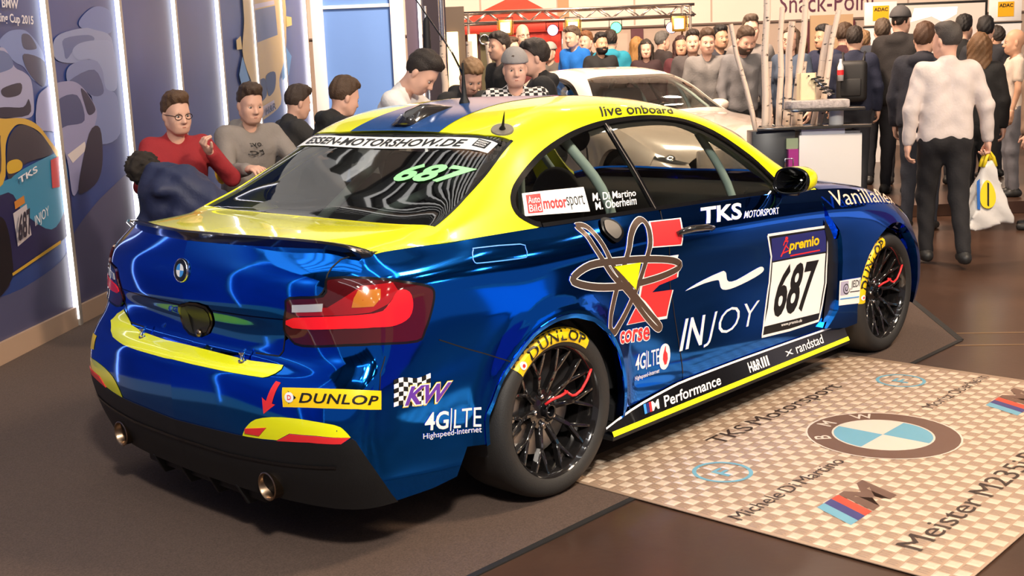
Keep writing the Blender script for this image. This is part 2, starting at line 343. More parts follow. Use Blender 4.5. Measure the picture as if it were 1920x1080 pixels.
wall_word('Racing Cup 2015', [(.50, 1.945), (.50, 2.015), (1.036, 2.012), (1.028, 1.945)], m_wp, post1, -.03, bold=.02)
wall_word('687', POSTER_num, m_dk, bodies['m'], -.02, bold=.03); wall_word('INJOY', POSTER_inj, m_wp, bodies['m'], -.02); wall_word('TKS', POSTER_tks, m_wp, bodies['m'], -.02, bold=.02)
wall_word('H&R', POSTER_hr, m_dk, bodies['y'], -.012, bold=.03)
for k in range(-4, 8):
    s = k * SP
    p = wbox('light_post', s - .022, s + .026, -.06, -.024, 0, WTOP, m_post, bevel=.004); tag(p, 'lit aluminium wall post, %s from the left picture edge' % ('first', 'second', 'third', 'fourth', 'fifth', 'sixth', 'seventh', 'eighth')[k] if k >= 0 else 'lit aluminium wall post beyond the left picture edge', 'post', 'lit posts of the printed wall')
    wbox('light_strip', s - .030, s - .0215, -.058, -.026, .05, WTOP - .02, m_led, p)
    sk = wbox('baseboard_%d' % (k + 5), s + .027, s + SP - .031, -.06, -.035, .0, .13, m_skirt); sk['kind'] = 'structure'
# white framed blue panels closing the stand wall
m_wfr = mat('white_frame', (.80, .78, .76), rough=.45); m_bl = mat('sky_blue_panel', srgb(98, 138, 205), rough=.5, noise=(.8, .06))
t = hall_empty('framed_panel', 0, 0, 0, 'sky blue panel in a white frame at the end of the stand wall', 'panel')
def tb(name, l0, l1, d0, d1, z0, z1, m, bevel=0): b = MB(); b.box((l0, d0, z0), (l1, d1, z1)); return b.build(name, m, t, bevel=bevel)
tb('panel', -2.25, -1.38, 14.96, 15.0, .1, 2.43, m_bl); tb('panel', -2.25, -1.38, 14.96, 15.0, 2.47, 3.3, m_bl)
tb('frame_rail', -2.25, -1.38, 14.93, 15.0, 2.43, 2.47, m_wfr); tb('frame_post', -2.40, -2.25, 14.90, 15.02, 0, 3.3, m_wfr, .006); tb('frame_post', -1.40, -1.235, 14.90, 15.02, 0, 3.3, m_wfr, .006)
t = hall_empty('display_pillar', 0, 0, 0, 'dark violet pillar panel with a bright edge light beside the framed panel', 'pillar')
tb('pillar_panel', -1.22, -1.06, 15.1, 15.14, 0, 3.3, mat('violet_grey', (.07, .05, .075), rough=.35)); tb('edge_light', -1.06, -1.03, 15.05, 15.14, 0, 3.3, m_led)
tb('pillar_side', -1.03, -.72, 15.3, 15.34, 0, 3.3, mat('dark_glass_panel', (.03, .025, .03), rough=.08))
t = hall_empty('chrome_pole', -.66, 13.0, 0, 'polished upright pole standing behind the crowd at the stand corner', 'pole')
MB().lathe([(.12, .12), (.12, .14), (.03, .15), (.03, 3.2)], 16).build('pole', M_CHR_ if False else mat('polished_tube', (.8, .8, .8), rough=.12, metal=1), t, True, autosmooth=40)
t = hall_empty('hanging_coat', -.77, 12.0, 0, 'black coat hanging on a dark stand beside the lit pillar', 'coat')
MB().tube([(0, 0, 1.45), (.0, 0, 1.8), (.005, 0, 2.1), (.02, 0, 2.16)], [.05, .045, .035, .01], 10).build('coat_cloth', mat('coat_black', (.012, .014, .02), rough=.6), t, True); MB().tube([(0, 0, .12), (0, 0, 2.25)], .012, 8).build('stand_rod', mat('polished_tube', (.8, .8, .8)), t, True); MB().lathe([(.18, .12), (.18, .135), (.02, .14)], 16).build('stand_foot', M_BLK_, t)

# ------------------------------------------------------------------ ribbed ceiling over the stand, its fabric glow added for soft light
t = empty('ribbed_ceiling', (0, 0, 0), 0, 'ribbed fabric light ceiling hung above the stand by the printed wall', 'ceiling')
m_fab = mat('added_glow_fabric', (.8, .8, .78), rough=.9, emit=1.5, ecol=(1, .97, .93)); m_rib = mat('ceiling_rib_dark', (.05, .05, .05), rough=.6)
for k, (s0, s1) in enumerate(((-3.4, 1.2), (1.5, 6.0))):
    v = [wl(s, 0, o) for s, o in ((s0, -.1), (s1, -.1), (s1, 3.0), (s0, 3.0))]; MB().prism([(p.x, p.y) for p in v][::-1], 4.25, 4.28).build('fabric_panel', m_fab, t)
    for q in np.arange(s0 + .08, s1, .20):
        v = [wl(s, 0, o) for s, o in ((q, -.1), (q + .05, -.1), (q + .05, 3.0), (q, 3.0))]; MB().prism([(p.x, p.y) for p in v][::-1], 4.14, 4.249).build('rib', m_rib, t)
for s, o_ in ((-3.3, .3), (1.1, 2.5), (1.6, 2.5), (5.9, .3)):
    p = wl(s, 0, o_); MB().tube([(p.x, p.y, 4.28), (p.x, p.y, 9.0)], .01, 6).build('suspension_wire', M_BLK_, t)
fas = wbox('stand_fascia', -3.4, 6.0, -.14, -.10, WTOP + .05, 4.26, mat('grey_glow_fascia', (.6, .6, .6), rough=.7, emit=.45, ecol=(1, .98, .95))); tag(fas, 'pale grey backlit fascia above the printed wall', 'fascia')  # glow added so the rear window mirrors it as pale grey
for s_ in (-.6, 2.4, 5.2): wbox('fascia_joint', s_, s_ + .03, -.102, -.092, WTOP + .05, 4.26, m_rib, fas)
# unseen booths added across the aisle to put streaks in the chrome flank
for k, (x, y, w_, h_, col, e) in enumerate(((3.5, -11, 3.2, 3.0, (.20, .06, .30), .35), (8.0, -10.5, 2.6, 2.4, (.10, .45, .75), .7), (11.5, -9.5, 3.4, 3.2, (.05, .05, .07), 0), (15.5, -8.5, 2.8, 2.6, (.75, .70, .80), .55), (19, -6.5, 3.2, 3.2, (.28, .08, .20), .3), (-1.5, -13.0, 3.0, 2.8, (.08, .12, .45), .4))):
    t = empty('added_booth', (x, y, 0), math.radians(10 + k * 6), ('violet', 'cyan', 'black', 'white', 'plum', 'blue')[k] + ' lit exhibition booth wall across the aisle', 'booth', 'booths across the aisle')
    MB().box((-w_ / 2, -.1, .1), (w_ / 2, 0, h_)).build('lit_panel', mat('booth_panel_%d' % k, col, rough=.5, emit=e, ecol=col), t); MB().box((-w_ / 2 - .1, -.15, 0), (w_ / 2 + .1, .05, .1)).build('plinth', m_hall, t); MB().box((-w_ / 2 - .1, -.15, h_), (w_ / 2 + .1, .1, h_ + .35)).build('header', m_wfr, t)
# ------------------------------------------------------------------ aluminium tread plate with printed names
pt = empty('tread_plate', (0, 0, 0), 0, 'aluminium tread plate printed with team names beside the race car', 'plate')
m_alu = mat('brushed_aluminium', (.46, .32, .225), rough=.42, metal=.35); m_bar = mat('light_catching_tread', (.78, .62, .47), rough=.36, metal=.35)  # same metal; the paler pad colour paints the light the tread catches
MB().box((.14, -2.312, .0045), (2.50, -.70, .009)).build('plate_sheet', m_alu, pt, bevel=.0015)
b = MB(); b2 = MB(); u = .0490; nx = int(2.34 / u); ny = int(1.60 / u)
def bar(bb, cx, cy, L, w, ax):
    hx, hy = (L / 2, w / 2) if ax == 0 else (w / 2, L / 2); z0, z1 = .009, .0115; k = .6
    bb.add([(cx - hx, cy - hy, z0), (cx + hx, cy - hy, z0), (cx + hx, cy + hy, z0), (cx - hx, cy + hy, z0), (cx - hx * k, cy - hy * k, z1), (cx + hx * k, cy - hy * k, z1), (cx + hx * k, cy + hy * k, z1), (cx - hx * k, cy + hy * k, z1)],
           [(4, 5, 6, 7), (0, 1, 5, 4), (1, 2, 6, 5), (2, 3, 7, 6), (3, 0, 4, 7)])
for i in range(nx):
    for j in range(ny):
        cx = .155 + (i + .5) * u; cy = -2.305 + (j + .5) * u; a = (i + j) % 2
        if a: bar(b2, cx, cy, u * .92, u * .88, 0)
        else:
            for q in (-1, 0, 1): bar(b, cx + q * u * .30, cy, u * .22, u * .85, 0)
o = b.build('tread_bars', m_alu, pt); o['kind'] = 'stuff'; o = b2.build('tread_pads', m_bar, pt); o['kind'] = 'stuff'
ZP = .0122
def print_mat(name, col, k=.25):
    m = bpy.data.materials.new(name); m.use_nodes = True; MATS[name] = m; nt = m.node_tree; bs = nt.nodes['Principled BSDF']; bs.inputs['Base Color'].default_value = (*col, 1); bs.inputs['Roughness'].default_value = .4; bs.inputs['Alpha'].default_value = 1 - k; return m
m_pb = print_mat('plate_print_black', (.035, .022, .018), .14); m_pbr = print_mat('plate_print_brown', (.16, .085, .06), .16); m_pw = print_mat('plate_print_white', (.78, .66, .55), .2); m_pcy = print_mat('plate_print_cyan', (.16, .42, .55), .2); m_pr = print_mat('plate_print_red', (.62, .07, .035), .15); m_pnv = print_mat('plate_print_navy', (.05, .05, .20), .15)
def plate_word(s, x0, x1, y, hgt, m, **kw):
    ws = s.split(' '); G = [text_geo(q, **kw) for q in ws]; sp_ = .28; tot = sum(g[2][0] for g in G) + sp_ * (len(ws) - 1); k = (x1 - x0) / tot; x = x0; hy = max(g[2][1] for g in G)
    for (tv, tf, sz), q in zip(G, ws):
        lo = -.25 if any(c in q for c in 'gjpy') else 0; w_ = sz[0] * k
        from_py('plate_lettering', [(x + w_ * a, y + hgt * (c * sz[1] / hy + (lo * .0 if not lo else -.2)), ZP) for a, c in tv], tf, m, pt); x += w_ + sp_ * k
plate_word('TKS Motorsport', .835, 1.91, -1.035, .108, m_pb)
plate_word('Michele Di Martino', .18, .94, -1.538, .060, m_pb); plate_word('Moritz Oberheim', 1.80, 2.46, -1.518, .056, m_pb)
plate_word('Meister M235i Racing', .305, 1.83, -2.118, .115, m_pb)
def disc(name, cx, cy, r0, r1, a0, a1, m, z, n=40, par=None):
    A = np.linspace(a0, a1, n); v = [(cx + r1 * math.cos(a), cy + r1 * math.sin(a), z) for a in A] + [(cx + r0 * math.cos(a), cy + r0 * math.sin(a), z) for a in A]
    return from_py(name, v, [(i, i + 1, n + i + 1, n + i)[::-1] for i in range(n - 1)], m, par or pt)
cx, cy = 1.33, -1.505
rd = disc('roundel_ring', cx, cy, .205, .305, 0, 2 * math.pi, m_pbr, ZP); disc('roundel_rim', cx, cy, .305, .313, 0, 2 * math.pi, m_pw, ZP, par=rd); disc('roundel_inner_rim', cx, cy, .198, .206, 0, 2 * math.pi, m_pw, ZP + .0003, par=rd)
for k in range(4): disc('roundel_quarter', cx, cy, .001, .198, k * math.pi / 2, (k + 1) * math.pi / 2, m_pcy if k % 2 else m_pw, ZP, 12, par=rd)
for ch, a in (('B', 2.35), ('M', 1.57), ('W', .79)):
    tv, tf, sz = text_geo(ch, bold=.01); R_ = .222; hh = .066; ww = hh * sz[0] / sz[1]; v = []
    for x, y in tv:
        lx = (x - .5) * ww; ly = R_ + y * hh; v.append((cx + math.cos(a) * ly + math.sin(a) * lx, cy + math.sin(a) * ly - math.cos(a) * lx, ZP + .0006))
    from_py('roundel_letter', v, tf, m_pw, rd)
for x0 in (.366, 1.905):
    h_ = .166; y0 = -1.847; sl = .075
    for k, m_ in enumerate((m_pcy, m_pnv, m_pr)):
        a = x0 + k * .052; from_py('logo_stripe', [(a, y0, ZP), (a + .052, y0, ZP), (a + .052 + sl, y0 + h_, ZP), (a + sl, y0 + h_, ZP)], [(0, 1, 2, 3)], m_, pt)
    a = x0 + .165
    P_ = [(0, 0), (.06, 0), (.088, .085), (.105, 0), (.15, 0), (.19, .085), (.165, 0), (.235, 0), (.29, h_), (.20, h_), (.165, .09), (.15, h_), (.075, h_)]
    tv, tf, _ = text_geo('M', shear=.35, bold=.05); from_py('logo_letter', [(a + .255 * p + 0, y0 + h_ * q, ZP) for p, q in tv], tf, m_pbr, pt)
for cx2, cy2 in ((.553, -1.222), (2.155, -1.207)):
    c0 = disc('club_ring', cx2, cy2, .100, .116, 0, 2 * math.pi, m_pcy, ZP)
    tv, tf, _ = text_geo('F', bold=.02); from_py('club_letter', [(cx2 - .03 + .06 * a, cy2 - .045 + .08 * c, ZP) for a, c in tv], tf, m_pcy, c0)
# ------------------------------------------------------------------ car skin: two smooth half-surfaces (top and belt), panels are trimmed out of them
def pchip(x, y, xn):
    x = np.asarray(x, float); y = np.asarray(y, float); xn = np.clip(xn, x[0], x[-1])
    sh = y.shape[1:]; y2 = y.reshape(len(x), -1); h = np.diff(x)[:, None]; d = np.diff(y2, axis=0) / h
    m = np.zeros_like(y2); m[0] = d[0]; m[-1] = d[-1]
    if len(x) > 2:
        w1 = 2 * h[1:] + h[:-1]; w2 = h[1:] + 2 * h[:-1]; ok = d[:-1] * d[1:] > 0
        with np.errstate(divide='ignore', invalid='ignore'):
            hm = (w1 + w2) / (w1 / d[:-1] + w2 / d[1:])
        m[1:-1] = np.where(ok, hm, 0)
    i = np.clip(np.searchsorted(x, xn, side='right') - 1, 0, len(x) - 2); hh = h[i]; t = ((xn - x[i])[:, None]) / hh
    r = (2 * t**3 - 3 * t**2 + 1) * y2[i] + (t**3 - 2 * t**2 + t) * hh * m[i] + (-2 * t**3 + 3 * t**2) * y2[i + 1] + (t**3 - t**2) * hh * m[i + 1]
    return r.reshape((len(xn),) + sh)
def blur(P, s, axis):
    k = int(3 * s) + 1; g = np.exp(-0.5 * (np.arange(-k, k + 1) / s) ** 2); g /= g.sum()
    P = np.moveaxis(P, axis, 0); lo = 2 * P[0] - P[1:k + 1][::-1]; hi = 2 * P[-1] - P[-k - 1:-1][::-1]
    Q = np.concatenate([lo, P, hi]); R = sum(g[j] * Q[j:j + len(P)] for j in range(2 * k + 1))
    return np.moveaxis(R, 0, axis)
class Surf:
    def __init__(s, P, flip=False):
        s.P = P; n, m = P.shape[:2]; s.n, s.m = n, m
        du = np.gradient(P, axis=0); dv = np.gradient(P, axis=1); N = np.cross(du, dv); N /= np.maximum(np.linalg.norm(N, axis=2, keepdims=True), 1e-9)
        s.N = -N if flip else N
        i, j = np.meshgrid(np.arange(n - 1), np.arange(m - 1), indexing='ij'); a = (i * m + j).ravel()
        s.bvh = BVHTree.FromPolygons([Vector(p) for p in P.reshape(-1, 3)], np.stack([a, a + m, a + m + 1, a + 1], 1).tolist())
    def uv(s, p):
        p = Vector(p); q = s.bvh.find_nearest(p); c = np.array(q[0]); f = q[2]; i, j = divmod(f, s.m - 1)
        A, B, C, D = s.P[i, j], s.P[i + 1, j], s.P[i + 1, j + 1], s.P[i, j + 1]
        a = b = 0.5
        for _ in range(4):
            r = A * (1 - a) * (1 - b) + B * a * (1 - b) + C * a * b + D * (1 - a) * b - c
            da = (B - A) * (1 - b) + (C - D) * b; db = (D - A) * (1 - a) + (C - B) * a
            st = np.linalg.lstsq(np.stack([da, db], 1), -r, rcond=None)[0]; a = min(max(a + st[0], 0), 1); b = min(max(b + st[1], 0), 1)
        return np.array((i + a, j + b))
    def ev(s, uv, off=0.0):
        uv = np.asarray(uv, float); u = np.clip(uv[:, 0], 0, s.n - 1.0001); v = np.clip(uv[:, 1], 0, s.m - 1.0001)
        i = u.astype(int); j = v.astype(int); a = (u - i)[:, None]; b = (v - j)[:, None]
        f = lambda G: G[i, j] * (1 - a) * (1 - b) + G[i + 1, j] * a * (1 - b) + G[i + 1, j + 1] * a * b + G[i, j + 1] * (1 - a) * b
        N = f(s.N); N /= np.linalg.norm(N, axis=1, keepdims=True)
        return f(s.P) + N * off, N
    def snap(s, p, off=0.0):
        return s.ev(np.array([s.uv(p)]), off)

# top: stations (x) by rows from the centre line to the belt; each row entry (y, z)
TOPX = [-0.92, -0.75, -0.55, -0.44, -0.385, -0.30, -0.12, 0.04, 0.12, 0.26, 0.45, 0.75, 1.10, 1.40, 1.60, 1.90, 2.15, 2.28, 2.40, 2.70, 3.00, 3.20, 3.34, 3.43]
TOPR = [
 [(0,1.043),(.30,1.041),(.50,1.035),(.62,1.024),(.68,1.012),(.72,1.000)],
 [(0,1.050),(.30,1.048),(.50,1.042),(.62,1.032),(.69,1.018),(.735,1.001)],
 [(0,1.052),(.30,1.051),(.51,1.047),(.64,1.040),(.71,1.026),(.760,1.002)],
 [(0,1.048),(.30,1.048),(.53,1.048),(.665,1.052),(.735,1.040),(.775,1.003)],
 [(0,1.062),(.30,1.062),(.525,1.062),(.662,1.068),(.74,1.050),(.782,1.003)],
 [(0,1.118),(.30,1.118),(.515,1.113),(.645,1.106),(.738,1.068),(.788,1.003)],
 [(0,1.236),(.29,1.236),(.485,1.228),(.608,1.205),(.728,1.105),(.796,1.002)],
 [(0,1.335),(.28,1.334),(.468,1.324),(.58,1.294),(.718,1.140),(.800,1.000)],
 [(0,1.365),(.28,1.366),(.470,1.360),(.580,1.328),(.712,1.160),(.802,.998)],
 [(0,1.402),(.28,1.404),(.475,1.398),(.580,1.360),(.707,1.176),(.806,.995)],
 [(0,1.431),(.28,1.433),(.480,1.424),(.590,1.382),(.705,1.188),(.809,.991)],
 [(0,1.448),(.29,1.447),(.48,1.430),(.600,1.384),(.709,1.184),(.811,.984)],
 [(0,1.430),(.29,1.426),(.482,1.401),(.605,1.354),(.713,1.172),(.812,.976)],
 [(0,1.376),(.29,1.372),(.485,1.348),(.612,1.300),(.720,1.138),(.810,.967)],
 [(0,1.308),(.30,1.304),(.50,1.282),(.625,1.234),(.730,1.092),(.806,.959)],
 [(0,1.150),(.32,1.147),(.54,1.125),(.660,1.080),(.748,1.010),(.800,.945)],
 [(0,1.010),(.34,1.008),(.565,.992),(.685,.968),(.757,.950),(.800,.930)],
 [(0,.975),(.34,.973),(.56,.962),(.685,.950),(.757,.940),(.802,.922)],
 [(0,.965),(.34,.963),(.56,.950),(.69,.940),(.76,.930),(.805,.912)],
 [(0,.930),(.34,.926),(.56,.910),(.69,.900),(.76,.888),(.815,.862)],
 [(0,.880),(.32,.872),(.53,.850),(.65,.832),(.735,.810),(.80,.775)],
 [(0,.830),(.30,.820),(.48,.790),(.60,.760),(.70,.720),(.765,.680)],
 [(0,.780),(.28,.770),(.43,.735),(.53,.700),(.62,.660),(.68,.620)],
 [(0,.72),(.25,.71),(.38,.69),(.45,.66),(.52,.62),(.57,.58)]]
def make_top():
    T = np.zeros((len(TOPX), 6, 3)); T[..., 0] = np.array(TOPX)[:, None]; T[..., 1:] = np.array(TOPR)
    # the tail edge is bowed in plan
    for i, x in enumerate(TOPX):
        k = max(0.0, min(1.0, (-0.40 - x) / 0.45)); T[i, :, 0] += k * 0.20 * T[i, :, 1] ** 2 / 0.52
        f = max(0.0, min(1.0, (x - 2.0) / 1.3)); T[i, :, 0] -= f * 0.10 * T[i, :, 1] ** 2 / 0.4
    xs = np.concatenate([np.linspace(TOPX[0], 2.2, 190), np.linspace(2.21, TOPX[-1], 60)])
    A = pchip(np.array(TOPX), T, xs)
    c = np.array([0, .30, .52, .68, .86, 1.05]); c = np.array([0, .29, .48, .61, .80, 1.0])
    B = pchip(c, np.moveaxis(A, 1, 0), np.linspace(0, 1, 90)); B = np.moveaxis(B, 0, 1)
    ends = B[:, :1].copy()
    B = blur(B, 1.6, 0); B = blur(B, 2.4, 1); B[:, 0, 1] = 0
    return B
LV = [None, .93, .865, .805, .745, .685, .655, .632, .575, .46, .33, .20]
# rear columns: per level (x, y) for five columns from the centre line to the corner
REARB = [
 [(-.920,0),(-.885,.30),(-.83,.50),(-.79,.64),(-.715,.72)],
 [(-.960,0),(-.95,.30),(-.905,.55),(-.85,.69),(-.765,.775)],
 [(-.968,0),(-.957,.30),(-.914,.56),(-.858,.71),(-.785,.80)],
 [(-.962,0),(-.951,.30),(-.912,.56),(-.862,.715),(-.795,.812)],
 [(-.935,0),(-.926,.30),(-.905,.57),(-.868,.72),(-.802,.822)],
 [(-.930,0),(-.922,.30),(-.908,.57),(-.880,.73),(-.818,.832)],
 [(-.940,0),(-.932,.30),(-.922,.57),(-.897,.74),(-.834,.838)],
 [(-1.020,0),(-1.010,.30),(-.950,.58),(-.912,.75),(-.846,.845)],
 [(-1.040,0),(-1.030,.30),(-.988,.58),(-.942,.755),(-.872,.85)],
 [(-1.045,0),(-1.035,.30),(-1.00,.58),(-.962,.755),(-.89,.85)],
 [(-1.030,0),(-1.02,.30),(-.985,.58),(-.945,.74),(-.875,.835)],
 [(-.99,0),(-.98,.30),(-.945,.56),(-.905,.71),(-.84,.80)]]
SIDEX = [-.66, -.50, -.30, -.10, .10, .30, .60, 1.0, 1.4, 1.8, 2.10, 2.40, 2.69, 2.95, 3.12, 3.24, 3.34, 3.43]
SIDEB = [  # half widths per level (level 0 follows the top surface)
 None,
 [.806,.822,.838,.846,.850,.851,.852,.852,.851,.850,.852,.858,.852,0.83,0.795,0.755,0.7,0.6],
 [.830,.846,.862,.872,.876,.876,.875,.874,.874,.875,.878,.886,.884,0.85,0.82,0.785,0.72,0.62],
 [.842,.857,.874,.886,.888,.884,.876,.873,.873,.875,.880,.892,.896,0.863,0.835,0.8,0.735,0.635],
 [.850,.864,.882,.894,.895,.887,.872,.868,.868,.871,.878,.894,.902,0.872,0.845,0.81,0.745,0.645],
 [.857,.869,.886,.897,.897,.887,.869,.864,.864,.868,.876,.894,.903,0.877,0.852,0.818,0.755,0.655],
 [.860,.871,.887,.897,.897,.887,.868,.863,.863,.867,.875,.894,.903,0.879,0.854,0.82,0.757,0.657],
 [.862,.872,.887,.897,.897,.887,.867,.862,.862,.866,.875,.894,.903,0.88,0.856,0.822,0.76,0.66],
 [.867,.874,.886,.894,.894,.885,.866,.860,.860,.865,.874,.893,.902,0.88,0.857,0.825,0.765,0.665],
 [.868,.874,.882,.888,.888,.882,.868,.864,.864,.868,.875,.890,.898,0.878,0.857,0.825,0.765,0.665],
 [.858,.866,.872,.876,.877,.876,.872,.871,.871,.873,.877,.884,.888,0.87,0.848,0.815,0.755,0.655],
 [.83,.842,.85,.856,.86,.862,.864,.865,.865,.866,.868,.872,.872,0.85,0.83,0.79,0.73,0.63]]
def make_belt(top):
    edge = top[:, -1]                                   # belt line of the top surface
    nl = len(LV); rows = []
    cols = 5 + len(SIDEX)
    G = np.zeros((cols, nl, 3))
    for j in range(nl):
        for c in range(5):
            x, y = REARB[j][c]
            zt = pchip(np.array([0, .3, .5, .64, .72]), np.array([1.043, 1.040, 1.030, 1.015, 1.0]), np.array([REARB[0][c][1]]))[0]
            z = zt if j == 0 else LV[j]
            G[c, j] = (x, y, z)
        for k, x in enumerate(SIDEX):
            e = edge[np.argmin(abs(edge[:, 0] - x))]
            z = e[2] if j == 0 else LV[j]
            if j and e[2] < 1.0: z = .2 + (LV[j] - .2) * (e[2] - .2) / .8
            y = e[1] if j == 0 else SIDEB[j][k]
            G[5 + k, j] = (e[0] if j == 0 else x, y, z)
    mid = G[:, 6]; t = np.concatenate([[0], np.cumsum(np.linalg.norm(np.diff(mid, axis=0), axis=1))])
    tn = np.linspace(0, t[-1], 330)
    A = pchip(t, G, tn)
    h = np.array([0, .07, .135, .195, .255, .315, .345, .372, .43, .545, .675, .80])
    B = np.moveaxis(pchip(h, np.moveaxis(A, 1, 0), np.linspace(0, .80, 110)), 0, 1)
    B = blur(B, 3.0, 0); B = blur(B, 1.5, 1); B[0, :, 1] = 0
    # swelling of the rear arch lip
    d = np.hypot(B[..., 0], B[..., 2] - .325); B[..., 1] += .018 * np.exp(-((d - .375) / .05) ** 2) * (B[..., 1] > .8)
    return B
_T = make_top(); _B = make_belt(_T)
MIR = np.array([1, -1, 1.0])
TOP = Surf(_T * MIR, flip=True); BELT = Surf(_B * MIR, flip=True)          # right half (y < 0)
TOPL = Surf(_T, flip=False); BELTL = Surf(_B, flip=False)                      # left half
